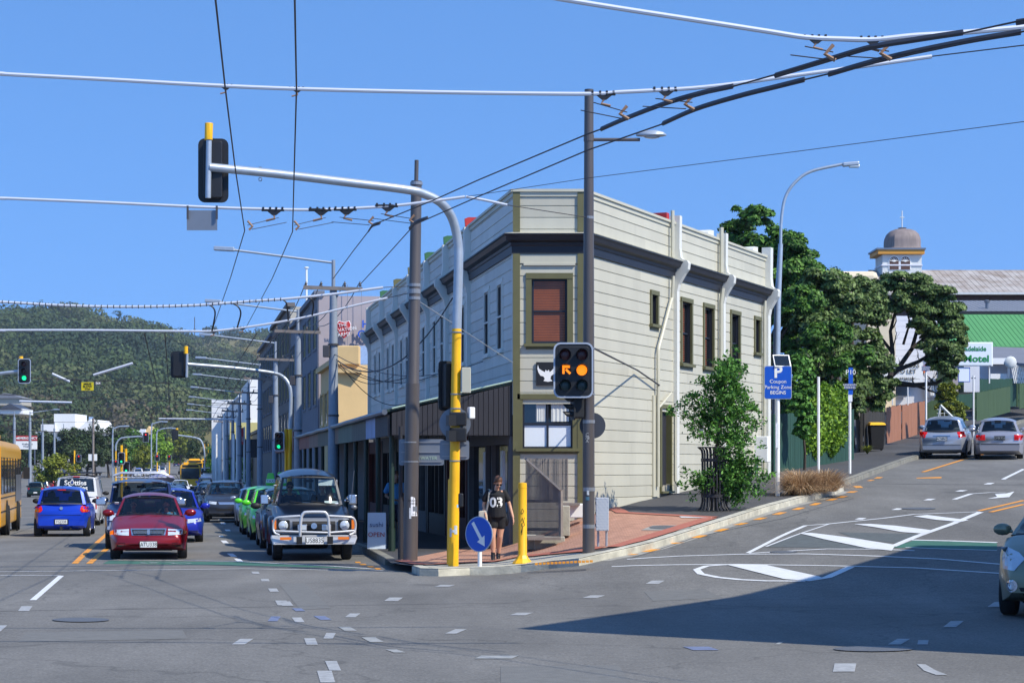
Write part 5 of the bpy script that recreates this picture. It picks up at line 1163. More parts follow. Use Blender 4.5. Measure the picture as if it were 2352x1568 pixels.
# -- yellow bus
bus = thing('yellow_bus', 'yellow and black city bus moving away at the left edge', 'bus', (0, 0, 0), AW, local=True)
def mkbus(root, L_=12.0, W=2.5, H=3.05, front=False):
    hl = L_/2; b = MB(); prf = [(-W/2, .32), (-W/2, 2.75), (-W/2+.12, 2.95), (-W/2+.5, H), (W/2-.5, H), (W/2-.12, 2.95), (W/2, 2.75), (W/2, .32)]
    b.prism(prf, lambda a, z, t: Vector((a, t, z)), -hl, hl); bo = b.build('body', 'bus_yellow', root, bevel=.06)
    m = MB()
    for s in (-1, 1): m.box((s*(W/2+.005), .1, 1.9), (.03, L_-.6, 1.1))
    m.build('side_glazing', 'dark_glass', root)
    m = MB()
    for s in (-1, 1):
        for i in range(7): m.box((s*(W/2+.02), -hl+.9+i*(L_-1.6)/6.5, 1.9), (.03, .07, 1.1))
        m.box((s*(W/2+.008), 0, .8), (.03, L_-.3, .03)); m.box((s*(W/2+.008), 0, 1.22), (.03, L_-.3, .025))
    m.build('glazing_bar', 'trim_black', root)
    for s in (-1, 1):
        for yy in (-hl+2.6, hl-3.2):
            m = MB().lathe([(.6, -.02), (.6, .02)], c=(s*(W/2+.0), yy, .52), n=20, axis='X').build('wheel_arch', 'grille_black', root)
            w_ = MB().lathe([(.3, -.14), (.47, -.14), (.48, -.1), (.48, .12), (.3, .12)], c=(s*(W/2-.06), yy, .48), n=20, axis='X').build('tyre', 'rubber', root, smooth=True)
            MB().lathe([(.28, -.05), (.28, .08), (.1, .04)], c=(s*(W/2-.02) if s > 0 else s*(W/2-.02)-.04, yy, .48), n=16, axis='X').build('rim', 'grey_metal', w_)
    for s, yy in ((-1, -hl), (1, hl)):
        MB().box((0, yy+(-.01 if s < 0 else .01), 1.85), (W-.25, .03, 1.35)).build('windscreen' if s < 0 else 'rear_window', 'dark_glass', root, bevel=.01)
        MB().box((0, yy+(-.01 if s < 0 else .01), 2.78), (W-.5, .04, .28)).build('destination_display', 'grille_black', root)
    m = MB().box((0, 1, H+.1), (1.7, 3.5, .22)).build('roof_pod', 'bus_yellow', root, bevel=.08)
    for s in (-1, 1):
        m = MB(); m.tube([(s*1.2, -hl, 2.5), (s*1.4, -hl-.35, 2.4), (s*1.42, -hl-.35, 2.2)], .025, 6); m.box((s*1.42, -hl-.35, 1.95), (.22, .12, .42)); m.build('wing_mirror', 'trim_black', root, bevel=.02)
        MB().box((s*.9, -hl-.01, .7), (.3, .03, .2)).build('headlight', 'headlight', root)
mkbus(bus); bx_, by_ = -17.65, 67
bus.location = (bx_, by_+0, GZ(bx_, by_)); bus.rotation_euler = (0, 0, math.pi+R(10.6))
MB().box((-1.27, -3.6, 1.45), (.03, 3.2, .9)).build('side_advert', 'grey_metal', bus); 
# ---------------- far vehicles ----------------
KM_ = {}
for c in COL.objects:
    if c.parent: KM_.setdefault(c.parent.name, []).append(c)
far_mats = ['car_navy', 'car_black', 'car_silver', 'car_white', 'car_charcoal', 'car_red', 'car_blue', 'car_dkgreen']
def far_car(src, X, Y, rz, m, lab, grp, cat='car', z=None, bodym=None):
    c = thing(lab[0], lab[1], cat, (0, 0, 0), grp, local=True)
    keep = ('body', 'roof', 'windscreen', 'rear_window', 'side_window', 'headlight', 'tyre', 'rim', 'wing_mirror', 'grille', 'underbody', 'tail_lamp', 'number_plate')
    for ch in KM_[src.name]:
        nm = ch.name.split('.')[0]
        if nm in keep:
            k = ch.copy(); COL.objects.link(k); k.parent = c
            for i, sl_ in enumerate(k.material_slots):
                if sl_.material and sl_.material.name.startswith('car_') and 'glass' not in sl_.material.name:
                    sl_.link = 'OBJECT'; sl_.material = MATS[m]
    c.location = (X, Y, GZ(X, Y) if z is None else z); c.rotation_euler = (0, 0, rz); return c
QF = 'cars queued far down the street'
def LX(Y): return facX(Y)
spec = [  # Y, lane offset from facade line, source, colour, words
 (73.5, -8.6, silver_h, 'car_white', 'white hatchback behind the kayak wagon'), (79, -8.7, blue_s, 'car_black', 'black sedan second behind the kayak wagon'),
 (92.5, -5.6, blue_s, 'car_black', 'black sedan following the dark sport utility vehicle'), (99, -5.5, silver_h, 'car_navy', 'navy hatchback third behind the dark sport utility vehicle'), (106, -5.5, suv, 'car_charcoal', 'charcoal tall wagon further back in the kerbside queue'),
 (86, -8.8, silver_h, 'car_navy', 'small navy hatchback with pale mirrors in the inner queue'), (94, -8.8, suv, 'car_navy', 'navy tall wagon in the inner queue'), (102, -8.9, blue_s, 'car_blue', 'mid blue sedan in the inner queue'), (110, -9, blue_s, 'car_white', 'white sedan in the inner queue ahead of the bus'),
 (113, -5.5, blue_s, 'car_silver', 'silver sedan in the far kerbside queue'), (120, -5.5, silver_h, 'car_navy', 'navy hatchback in the far kerbside queue'), (127, -5.6, blue_s, 'car_black', 'black sedan in the far kerbside queue'), (135, -5.6, suv, 'car_navy', 'dark blue wagon in the far kerbside queue'), (143, -5.7, silver_h, 'car_charcoal', 'charcoal hatchback in the far kerbside queue'), (152, -5.8, blue_s, 'car_navy', 'navy sedan in the far kerbside queue'),
 (300, -3.2, van, 'car_white', 'white delivery van in front of the trolley bus'), (162, -5.2, blue_s, 'car_blue', 'deep blue sedan far back in the kerbside queue'), (171, -5, silver_h, 'car_black', 'black hatchback far back in the kerbside queue'), (181, -4.8, suv, 'car_navy', 'navy wagon far back in the kerbside queue'), (192, -4.7, blue_s, 'car_silver', 'silver sedan far back in the kerbside queue'), (204, -4.6, silver_h, 'car_navy', 'navy hatchback near the tail of the kerbside queue'), (218, -4.5, blue_s, 'car_charcoal', 'charcoal sedan near the tail of the kerbside queue'), (234, -4.4, suv, 'car_blue', 'blue wagon at the tail of the kerbside queue'),
 (122, -8.6, suv, 'car_charcoal', 'charcoal wagon in the middle of the inner queue'), (134, -8.3, silver_h, 'car_white', 'white hatchback in the middle of the inner queue'), (147, -8, blue_s, 'car_navy', 'navy sedan in the middle of the inner queue'), (161, -7.8, silver_h, 'car_silver', 'silver hatchback well back in the inner queue'), (176, -7.6, blue_s, 'car_black', 'black sedan well back in the inner queue'), (196, -7.4, suv, 'car_white', 'white wagon well back in the inner queue')]
NAMES = {silver_h: 'hatchback', blue_s: 'sedan', suv: 'station_wagon', van: 'van'}
for Y, off, src, m, lab in spec:
    X = LX(Y)+off; rz = TH if src is not van else TH
    far_car(src, X, Y+2.2, rz, m, (NAMES[src], lab), QF, 'van' if src is van else 'car')
for i, (px, Y, m, lab) in enumerate(((84, 205, 'car_dkgreen', 'dark green wagon driving away beyond the blue hatchback'), (97, 225, 'car_silver', 'silver wagon beyond the dark green wagon'), (112, 240, 'car_red', 'maroon car beside the silver wagon far left'), (318, 360, 'car_white', 'white taxi with blue roof sign in the side street'), (338, 372, 'car_white', 'second white car in the side street behind the taxi'), (352, 380, 'car_silver', 'silver car farther along the side street'), (405, 620, 'car_navy', 'dark car alone on the rising far road'), (404, 820, 'car_blue', 'blue car highest on the rising far road'), (432, 700, 'car_white', 'white car coming down the far road'), (372, 400, 'car_white', 'white car at the far junction before the hill road'))):
    c = far_car(swift if i not in (8,) else silver_h, XX(px, Y), Y, math.pi+TH, m, ('hatchback', lab), 'distant cars on the far road')
    if 'blue roof sign' in lab: s_ = MB().box((0, 0, 1.6), (.8, .3, .22)).build('roof_sign', 'sign_blue', c)
c = far_car(van, XX(358, 385), 385, math.pi+TH, 'car_white', ('van', 'white van beyond the side street cars'), 'distant cars on the far road', 'van')
# queued buses
KB = {}
for c in COL.objects:
    if c.parent: KB.setdefault(c.parent.name, []).append(c)
for i, (px, Y, lab) in enumerate(((419, 255, 'yellow bus facing the camera in the inner queue'), (433, 326, 'dark fronted yellow bus behind the first queued bus'), (463, 350, 'yellow trolley bus with two raised poles in the kerbside lane'))):
    b = copy_tree(bus, KB); b['label'] = lab; b['category'] = 'bus'; b['group'] = 'yellow buses in the queue'; X = XX(px, Y); b.location = (X, Y+6, GZ(X, Y+6)); b.rotation_euler = (0, 0, TH)
    if i == 2:
        for s in (-.3, .3): MB().tube([(s, 1.5, 3.2), (s, 4.5, 5.9)], .04, 5).build('trolley_boom', 'bus_yellow', b)
# ---------------- street poles with cross arms and lamps ----------------
mat('pole_grey', lin(138, 148, 160), .6, .1, var=.12, scale=3)
mat('insulator', lin(70, 68, 70), .4)
TOPS = []
def street_pole(i, Y):
    X = 4.73-.165*Y; z0 = GZ(X, Y)+KH; top = 8.25+z0-.14
    w = thing('power_pole', ('grey street pole with cross arm and long lamp arm, %s from the corner' % ['nearest', 'second', 'third', 'fourth', 'fifth', 'sixth', 'seventh', 'eighth', 'ninth', 'tenth', 'eleventh', 'twelfth', 'thirteenth', 'fourteenth'][i]), 'utility pole', (X, Y, z0), 'power poles along the kerb')
    MB().tube([(X, Y, z0-.05), (X, Y, z0+3.4), (X, Y, top-.9)], [.17, .15, .11], 12).build('shaft', 'pole_grey', w, smooth=True)
    MB().tube([(X, Y, top-.95), (X, Y, top)], .055, 8).build('lamp_mast', 'pole_grey', w, smooth=True)
    zc = top-.85
    ca = MB(); ca.box((X, Y-.12, zc), (1.75, .09, .11), ry=R(2)).build('cross_arm', 'wood_grey', w)
    for dx in (-.8, -.35, .35, .8):
        MB().lathe([(.03, 0), (.045, .03), (.02, .06), (.045, .09), (.02, .13)], c=(X+dx, Y-.12, zc+.05), n=8).build('insulator', 'insulator', w); 
    A_ = Vector((X-3.0, Y-.3, top+.28))
    MB().tube([(X, Y, top-.08), A_], .035, 8).build('lamp_arm', 'galv', w, smooth=True)
    MB().box(A_+Vector((-.2, 0, .02)), (.6, .22, .12), ry=R(3)).build('lamp_head', 'galv', w, bevel=.02)
    for zz in (3.5, 5.6): MB().lathe([(.17, -.03), (.17, .03)], c=(X, Y, z0+zz), n=12).build('band', 'insulator', w)
    if i in (0, 1, 2):
        bx2 = MB(); bx2.box((X-.2, Y-.1, z0+5.4), (.2, .18, .35)); bx2.build('cable_box', 'insulator', w, bevel=.02)
    TOPS.append((X, Y, zc+.2))
for i in range(9): street_pole(i, 60.8+17.4*i)
def wire(name, lab, pts, r=.008, m='insulator', grp=None, cat='cable', n=5, sag=0, seg=10):
    out = []
    for a, b in zip(pts, pts[1:]):
        a, b = Vector(a), Vector(b)
        for k in range(seg):
            t = k/seg; q = a.lerp(b, t); q.z -= sag*4*t*(1-t); out.append(q)
    out.append(Vector(pts[-1])); o = MB().tube(out, r, n).build(name, m, smooth=True)
    return tag(o, lab, cat, grp)
wn_ = ['outer left', 'inner left', 'inner right', 'outer right']
for k, dx in enumerate((-.8, -.35, .35, .8)):
    wire('power_line', 'thin %s power line strung pole to pole along the kerb' % wn_[k], [(x+dx, y-.12, z) for x, y, z in TOPS], .014, sag=.35, grp='power lines between the poles', seg=6)
T0 = TOPS[0]
sv = [((T0[0], T0[1], 5.2), fl(16, .1, 5.0)), ((T0[0], T0[1], 5.2), fl(24, .1, 5.2)), ((T0[0], T0[1], 5.3), fl(12, .1, 4.7)), ((T0[0], T0[1], 5.4), fl(4, .1, 4.6)), ((T0[0]+.1, T0[1], 5.2), fl(9.5, .1, 6.6)), ((T0[0]+.2, T0[1], 5.1), fl(19.8, .1, 4.1))]
for k, (a, b) in enumerate(sv): wire('service_cable', 'black service cable sagging from the nearest street pole to the weatherboard wall, number %s' % ['one', 'two', 'three', 'four', 'five', 'six'][k] if False else ['lowest far cable', 'farthest cable', 'middle cable', 'long nearest cable', 'thick looping cable', 'steep cable'][k]+' from the street pole to the shop wall', [a, b], .02 if k == 4 else .012, sag=.5 if k != 4 else 1.0, grp='service cables')
# ---------------- buildings further along ----------------
mat('render_cream', lin(214, 182, 128), .8, var=.08, scale=.8); mat('render_mauve', lin(160, 150, 152), .8, var=.06, scale=.6); mat('render_grey', lin(112, 116, 126), .8, var=.1, scale=.6)
mat('brown_render', lin(110, 104, 100), .8, var=.1, scale=.6); mat('beige_clad', lin(176, 170, 156), .8, var=.06); mat('blue_iron', lin(140, 165, 195), .5, .2, var=.15, scale=2, stretch=(4, .2, 1)); mat('window_dark', lin(34, 40, 50), .12)
mat('white_wall', lin(232, 232, 230), .7, var=.05); mat('yellow_wall', lin(206, 196, 130), .8); mat('brick_red', lin(130, 62, 54), .8, var=.15, scale=3)
def block(name, lab, Y0, Y1, z1, m, depth=12, winrows=(), wm='window_dark', nwin=4, parapet=True, side=None, off=0, trim=None, cat='building', z0=-2, wh=1.5, frontm=None):
    f = Fr((facX(Y0)-off, Y0), (facX(Y1)-off, Y1)); 
    if f.n.x > 0: f.n = -f.n
    w = thing(name, lab, cat, f(0, 0, 0))
    b = MB().use(side or m); b.fbox(f, 0, f.L, -depth, 0, z0, z1); b.build('walls', None, w)
    if frontm: MB().fbox(f, .02, f.L-.02, .003, .05, z0, z1-.02).build('front_cladding', frontm, w)
    if parapet: MB().fbox(f, -.15, f.L+.1, -.3, .25, z1, z1+.25).build('parapet', trim or m, w)
    for zr_ in winrows:
        for k in range(nwin):
            a = f.L*(k+.5)/nwin; ww = f.L/nwin*.28
            fm = MB().use(trim or 'trim_white'); fm.fbox(f, a-ww-.08, a+ww+.08, .0, .1, zr_-.12, zr_); fm.fbox(f, a-ww-.08, a-ww, .0, .09, zr_, zr_+wh); fm.fbox(f, a+ww, a+ww+.08, .0, .09, zr_, zr_+wh); fm.fbox(f, a-ww-.08, a+ww+.08, 0, .1, zr_+wh, zr_+wh+.1)
            fo = fm.build('window', None, w); MB().fbox(f, a-ww, a+ww, .0, .055, zr_, zr_+wh).build('pane', wm, fo)
    return w, f
w, f = block('low_shop', 'low single storey shop with rusty fascia sign between the weatherboard and cream buildings', 80.2, 96.5, 3.6, 'shop_grey', 6, parapet=False)
MB().fbox(f, 0, f.L, .0, 2.8, 3.1, 3.2).build('awning', 'dark_green', w); MB().fbox(f, 1, f.L-1, 2.8, 2.9, 2.7, 3.45).build('fascia', 'fascia_brown', w)
for k in range(5): q = f(1+k*3.5, 2.7, 0); MB().tube([(q.x, q.y, -.5), (q.x, q.y, 3.1)], .06, 6).build('awning_post', 'grey_metal', w)
for k in range(4): MB().box(f(2+k*1.1, -1-.2*k, 3.8+.14*k), (1.2, 1, .3)).build('planter_step', 'render_grey', w)
w, f = block('cream_building', 'cream rendered two storey building with a moulded parapet and blue iron roof behind', 97, 106.5, 6.9, 'render_cream', 11, (4.2,), nwin=3, trim='render_cream')
MB().box((facX(97)+.55, 97.3, 7.35), (1.2, .8, .9)).build('parapet_block', 'render_cream', w, bevel=.05); MB().box((facX(97)+.5, 97.3, 6.6), (1.5, 1.1, .18)).build('moulding', 'render_cream', w)
mb = MB(); mb.hexa([(facX(100)+.8, 100, 7.0), (facX(100)+10, 100, 7.0), (facX(100)+10, 107, 8.3), (facX(100)+.8, 107, 8.3), (facX(100)+.8, 100, 7.1), (facX(100)+10, 100, 7.1), (facX(100)+10, 107, 8.4), (facX(100)+.8, 107, 8.4)]); mb.build('iron_roof', 'blue_iron', w)
w, f = block('charity_building', 'tall mauve building with red charity shield and blue wall letters on its side', 108, 121, 11.1, 'render_mauve', 16, (5.4, 8.4), nwin=3, trim='render_grey', wh=1.9, frontm='render_grey')
# red shield on the side wall facing the camera
sx = facX(108); pl = [(774, 745), (779, 738), (790, 741), (802, 738), (805, 745), (804, 760), (799, 770), (790, 777), (781, 770), (775, 760)]
sh = MB(); sh.prism(pl, lambda a, z, t: P(a, z, 107.9)+Vector((0, t, 0)), -.06, .0); sh_o = sh.build('shield_sign', mat('shield_red', lin(190, 52, 48), .5), w)
sh = MB(); c0 = (790, 757); sh.prism([(c0[0]+(a-c0[0])*1.1, c0[1]+(b-c0[1])*1.1) for a, b in pl], lambda a, z, t: P(a, z, 107.92)+Vector((0, t, 0)), -.04, .0); sh.build('shield_border', 'white', sh_o)
Mt = face(P(789, 757, 107.8), (0, -1, 0)) @ Matrix.Rotation(R(8), 4, 'Z'); text('THE\nSALVATION\nARMY', .26, 'white', sh_o, Mt, ext=.01, bold=.0)
for t_, x, y in (('HOPE', 862, 745), ('CENTRE', 866, 768)): text(t_, .56, 'sign_blue', w, face(P(x, y, 107.9), (0, -1, 0)), ext=.03, bold=.01)
for x in (766, 798, 830): MB().box(P(x, 740, 107.97)+Vector((0, 0, -1)), (.02, .02, 6)).build('panel_joint', 'render_grey', w)
w, f = block('grey_shop_building', 'grey rendered shop building with a white flag pole on the roof', 121.3, 134, 10.9, 'render_grey', 14, (4.6, 7.8), nwin=4, trim='render_grey', wh=1.9)
MB().tube([P(704, 730, 124), P(704, 616, 124)], .06, 6).build('flag_pole', 'white', w, smooth=True); MB().ell(P(704, 615, 124), (.15, .15, .06)).build('finial', 'white', w)
w, f = block('tall_office_building', 'tallest brown office block with beige side cladding and dark window bands', 134.3, 158, 12.6, 'beige_clad', 14, (3.6, 6.6, 9.6), nwin=6, trim='brown_render', wh=2.1, frontm='brown_render')
w, f = block('dark_office_building', 'dark grey flat fronted block beyond the tall office building', 158.3, 182, 12.2, 'brown_render', 14, (3.4, 6.4, 9.4), nwin=6, trim='render_grey', wh=2.0)
w, f = block('far_white_building', 'white box shaped building with a stepped top far down the street', 236, 262, 10.2, 'white_wall', 20, (6,), nwin=3)
MB().box((XX(520, 262), 262, 5.2), (3.2, 4, 11)).build('stair_tower', 'white_wall', w)
w, f = block('white_warehouse', 'white warehouse wall with a yellow base beyond the dark offices', 206, 232, 11, 'white_wall', 24, (), parapet=False); MB().box((facX(206)+8, 205.9, 5.5), (20, .1, 2.2)).build('yellow_band', 'yellow_wall', w); MB().box((facX(206)+4, 205.8, 3.2), (8, .2, 2.4)).build('pink_wall', mat('pink_wall', lin(205, 170, 180), .8), w)
w, f = block('dark_canopy_shop', 'dark shop with a black slab canopy near the red motel sign', 183, 204, 5.2, 'shop_dark', 14, (), off=0); MB().fbox(f, 0, 8, .1, 2.5, 3.0, 4.6).build('canopy', 'dark_paint', w)
vs = thing('motor_lodge_sign', 'red vertical sign with white lodge lettering hung among the far poles', 'sign', P(552, 1020, 150))
b_ = MB().box(P(552, 1001, 150), (15/F*150, .15, 38/F*150)).build('board', mat('sign_red', lin(176, 40, 44), .6), vs); text('ASCOT\nMOTOR\nLODGE', .13, 'white', b_, face(P(552, 1008, 149.9), (0, -1, 0)), ext=.005); MB().tube([P(561, 1075, 150)+Vector((0, 0, -1)), P(561, 980, 150)], .06, 6).build('post', 'white', vs)
for k, (x, Y, h_) in enumerate(((497, 190, 6), (515, 175, 7.5), (537, 140, 5), (545, 150, 6.5))):
    q = Vector((XX(x, Y), Y, GZ(XX(x, Y), Y))); w = thing('white_pole', 'slim white pole far along the kerb, %s of four' % ['leftmost', 'second from left', 'third from left', 'rightmost'][k], 'pole', q, 'slim white poles'); MB().tube([q, q+Vector((0, 0, h_))], .09, 8).build('shaft', 'white', w, smooth=True)
# mid mast arm signal
Ym = 80; q = Vector((XX(664, Ym), Ym, GZ(XX(664, Ym), Ym)))
ms = thing('mast_arm_signal', 'second mast arm signal behind the bull bar off roader, arm reaching left', 'traffic signal', q, 'mast arm signals')
MB().tube([q, P(666, 985, Ym)], [.095, .09], 10).build('post', 'pole_yellow', ms, smooth=True)
cp = curvepts([P(666, 985, Ym), P(668, 910, Ym), P(663, 882, Ym), P(648, 864, Ym), P(620, 855, Ym-.3), P(540, 845, Ym-1), P(430, 836, Ym-2)], 5); MB().tube(cp, .07, 10).build('arm', 'galv', ms, smooth=True)
MB().tube([P(430, 812, Ym-2), P(429, 866, Ym-2)], .05, 8).build('hanger', 'galv', ms); MB().tube([P(427, 795, Ym-2), P(427, 812, Ym-2)], .08, 10).build('yellow_cap', 'pole_yellow', ms)
signal_head(ms, P(412, 837, Ym-1.7), .66, 1.02, R(180), 1, rim=False)
signal_head(ms, P(641, 1013, Ym-.2), .38, .72, R(-8), 1, lit=[(0, 2)]); MB().tube([P(657, 985, Ym), P(657, 1090, Ym)], .06, 8).build('stub_post', 'pole_yellow', ms)
# signals at the left
def small_signal(x, yt, yb, Y, w, h, hy, lit, lab, headx=None, red=False, yaw=0):
    q = Vector((XX(x, Y), Y, GZ(XX(x, Y), Y))); s = thing('traffic_signal', lab, 'traffic signal', q, 'small signals far down the street')
    MB().tube([q, P(x, yt, Y)], .1, 8).build('post', 'pole_yellow', s, smooth=True); signal_head(s, P(headx or x, hy, Y-.2), w, h, yaw, 1, lit=lit); return s
small_signal(279, 1022, 1110, 150, .46, .84, 1052, [(0, 2)], 'signal with green light on a yellow post, left of a close pair')
small_signal(289, 1030, 1105, 152, .46, .84, 1073, [(0, 2)], 'signal with green light on a yellow post, right of a close pair', headx=290)
small_signal(171, 1034, 1060, 260, .6, .9, 1052, [(0, 0)], 'red signal in front of the olive bush', headx=181)
small_signal(361, 1038, 1080, 330, .7, 1.0, 1051, [(0, 0)], 'red signal below the two curved lamp posts')
small_signal(389, 1046, 1080, 380, .7, 1.0, 1051, [(0, 0)], 'red signal at the foot of the rising far road')
Y = 300; s = small_signal(266, 1035, 1096, Y, .6, .9, 1063, [(0, 0)], 'red signal on a far mast arm curving right over the junction')
cp = curvepts([P(266, 1035, Y), P(267, 1020, Y), P(275, 1008, Y), P(290, 1004, Y), P(335, 1001, Y)], 4); MB().tube(cp, .12, 8).build('arm', 'galv', s, smooth=True); signal_head(s, P(335, 1004, Y-.2), .8, 1.4, 0, 1, lit=[(0, 0)])
Y = 300; s = thing('mast_arm_signal', 'far mast arm signal with dark back below the hill trees', 'traffic signal', P(500, 1080, Y), 'mast arm signals'); cp = curvepts([P(470, 1080, Y), P(470, 1040, Y), P(462, 1012, Y), P(445, 1004, Y), P(408, 999, Y)], 4); MB().tube(cp, .12, 8).build('arm', 'galv', s, smooth=True); signal_head(s, P(402, 998, Y-.2), .9, 1.5, R(180), 1, rim=False); MB().tube([P(406, 983, Y), P(406, 990, Y)], .2, 8).build('yellow_cap', 'pole_yellow', s)
Y = 95; q = P(-30, 1150, Y); s = thing('mast_arm_signal', 'signal showing green on a pale arm entering from the left edge', 'traffic signal', q, 'mast arm signals'); MB().tube([P(-60, 1160, Y), P(-60, 870, Y), P(-40, 862, Y), P(48, 852, Y)], .08, 8).build('arm', 'galv', s, smooth=True); signal_head(s, P(56, 852, Y-.2), .56, 1.12, 0, 1, lit=[(0, 2)]); MB().tube([P(48, 818, Y), P(48, 832, Y)], .1, 8).build('yellow_cap', 'pole_yellow', s)
# poles at the left with curved lamps
for k, (x, yt, Y) in enumerate(((33, 944, 225), (69, 945, 230), (98, 961, 268), (125, 969, 300), (146, 973, 330))):
    q = Vector((XX(x, Y), Y, GZ(XX(x, Y), Y))); w = thing('grey_pole', 'tall grey pole in the far left row, %s' % ['first from the left edge', 'second with a lamp arm', 'third', 'fourth', 'fifth and shortest'][k], 'pole', q, 'row of tall grey poles at the left')
    MB().tube([q, P(x, yt+14, Y)], [.2, .14], 10).build('shaft', 'pole_grey', w, smooth=True); MB().tube([P(x, yt+14, Y), P(x, yt, Y)], .06, 6).build('top_pipe', 'pole_grey', w)
    if k == 1: MB().tube([P(x, yt+3, Y), P(x+58, yt-5, Y)], .05, 6).build('lamp_arm', 'galv', w, smooth=True); MB().box(P(x+61, yt-5, Y), (.6, .3, .15)).build('lamp_head', 'galv', w)
for k, (x, yt, ex, Y) in enumerate(((259, 995, 288, 300), (348, 985, 377, 330), (360, 1000, 396, 350))):
    q = Vector((XX(x, Y), Y, GZ(XX(x, Y), Y))); w = thing('curved_lamp', 'green grey street lamp with curved arm, %s at the far junction' % ['leftmost', 'middle', 'rightmost'][k], 'street lamp', q, 'curved lamps at the far junction')
    MB().tube(curvepts([q, P(x, yt, Y), P(x+6, yt-12, Y), P(x+16, yt-16, Y), P(ex, yt-18 if k != 0 else yt-16, Y)], 4), .11, 8).build('column', 'galv', w, smooth=True); MB().box(P(ex+2, yt-17, Y), (.8, .4, .2)).build('lamp_head', 'galv', w)
# emergency sign
Y = 240; es = thing('hospital_sign', 'large red and white emergency sign with an arrow pointing left', 'sign', P(60, 1075, Y)); wd = 50/F*Y
b_ = MB().box(P(60, 1022, Y), (wd, .2, 19/F*Y)).build('lower_board', 'white', es); b2 = MB().box(P(60, 1006, Y), (wd, .22, 12/F*Y)).build('upper_board', 'sign_red', es)
text('EMERGENCY', .40, 'white', b2, face(P(63.5, 1006, Y-.13), (0, -1, 0)), bold=.01); MB().prism([(37, 1006), (41, 1003), (41, 1005.3), (45, 1005.3), (45, 1006.7), (41, 1006.7), (41, 1009)], lambda a, z, t: P(a, z, Y)+Vector((0, t, 0)), -.14, -.12).build('arrow', 'white', b2)
text('Wellington\nHospital', .28, 'sign_dark', b_, face(P(63, 1022, Y-.12), (0, -1, 0)))
for x in (40, 80): MB().tube([P(x, 1031, Y), (XX(x, Y), Y, -1.2)], .08, 6).build('post', 'grey_metal', es)
Y = 260; w = thing('notice_sign', 'small white notice on a timber power pole left of the junction', 'sign', P(214, 1080, Y)); MB().tube([P(214, 1095, Y)+Vector((0, 0, -.5)), P(214, 960, Y)], .15, 8).build('post', 'wood_grey', w); MB().box(P(213, 1050, Y), (1.1, .1, .85)).build('board', 'white', w)
# overhead signs
Y = 70; w = thing('merge_sign', 'yellow merge slow 15 kph sign hung on the overhead wires', 'sign', P(201, 888, Y)); b_ = MB().box(P(201, 887, Y), (28/F*Y, .02, 19/F*Y)).build('board', mat('sign_yellow', lin(205, 190, 20), .5), w)
for t_, y, s_ in (('MERGE', 881.5, .085), ('SLOW', 887.5, .11), ('15 kph', 893, .07)): text(t_, s_, 'black', b_, face(P(201, y, Y-.015), (0, -1, 0)), bold=.002)
b_ = MB().box(P(225, 880, Y), (15/F*Y, .02, 9/F*Y)).build('number_board', 'sign_dark', w); text('564', .11, 'white', b_, face(P(225, 880, Y-.015), (0, -1, 0)), bold=.002)
# far left buildings
def pbox(name, x0, x1, y0, y1, Y, d, m, par, bevel=0): 
    a, b = P(x0, y1, Y), P(x1, y0, Y); return MB().box(((a.x+b.x)/2, Y+d/2, (a.z+b.z)/2), (b.x-a.x, d, b.z-a.z)).build(name, m, par, bevel=bevel)
def gable(name, x0, x1, ye, yr, Y, d, m, par, xr=None):
    a, b = P(x0, ye, Y), P(x1, ye, Y); r = P(xr if xr is not None else (x0+x1)/2, yr, Y)
    return MB().prism([(a.x, a.z), (b.x, b.z), (r.x, r.z)], lambda p, z, t: Vector((p, t, z)), Y, Y+d).build(name, m, par)
w = thing('white_hall', 'white hall with a square tower and pointed roof below the hill', 'building', P(170, 1010, 430)); pbox('walls', 82, 205, 990, 1060, 430, 30, 'white_wall', w); pbox('tower', 124, 172, 950, 992, 428, 12, 'white_wall', w); pbox('annex', 94, 124, 974, 992, 427, 10, 'white_wall', w); gable('pointed_roof', 168, 228, 990, 962, 429, 20, 'white_wall', w, xr=208); pbox('roof_vent', 204, 210, 957, 966, 435, 2, 'blue_iron', w)
w = thing('grey_roof_house', 'long grey roofed house on the lower left hillside', 'house', P(20, 930, 700)); pbox('walls', -20, 50, 912, 930, 700, 14, 'beige_clad', w); gable('roof', -30, 54, 914, 902, 699, 16, 'render_grey', w, xr=10)
w = thing('dark_roof_house', 'dark roofed house below the long grey roofed one', 'house', P(40, 950, 650)); pbox('walls', 0, 52, 938, 950, 650, 14, 'white_wall', w); gable('roof', -6, 50, 940, 926, 649, 16, 'sign_dark', w)
w = thing('hillside_houses', 'blue and pale house block half way up the hill base', 'house', P(330, 955, 900)); pbox('walls', 312, 356, 948, 962, 900, 14, 'beige_clad', w); pbox('blue_wall', 314, 326, 944, 952, 899, 10, 'sign_blue', w)
w = thing('junction_shop', 'small shop with red canopy at the far junction', 'building', P(345, 1060, 420)); pbox('walls', 330, 360, 1042, 1075, 420, 10, 'sign_dark', w); pbox('canopy', 332, 352, 1040, 1049, 418, 2, 'sign_red', w)
w = thing('pale_motor_shop', 'pale building with a white drop emblem panel behind the red signal', 'building', P(315, 1010, 520)); pbox('walls', 304, 352, 988, 1040, 520, 12, 'white_wall', w); pbox('emblem_panel', 322, 334, 985, 998, 518, 1, 'paper', w); gable('cream_gable', 330, 352, 1000, 978, 519, 8, 'render_cream', w)
w = thing('radio_mast', 'thin radio mast standing on the hill ridge', 'mast', P(447, 765, 1650)); MB().tube([P(447, 770, 1650), P(447, 728, 1650)], .35, 5).build('shaft', 'insulator', w); MB().tube([P(444, 756, 1650), P(450, 756, 1650)], .3, 4).build('aerial_ring', 'insulator', w)
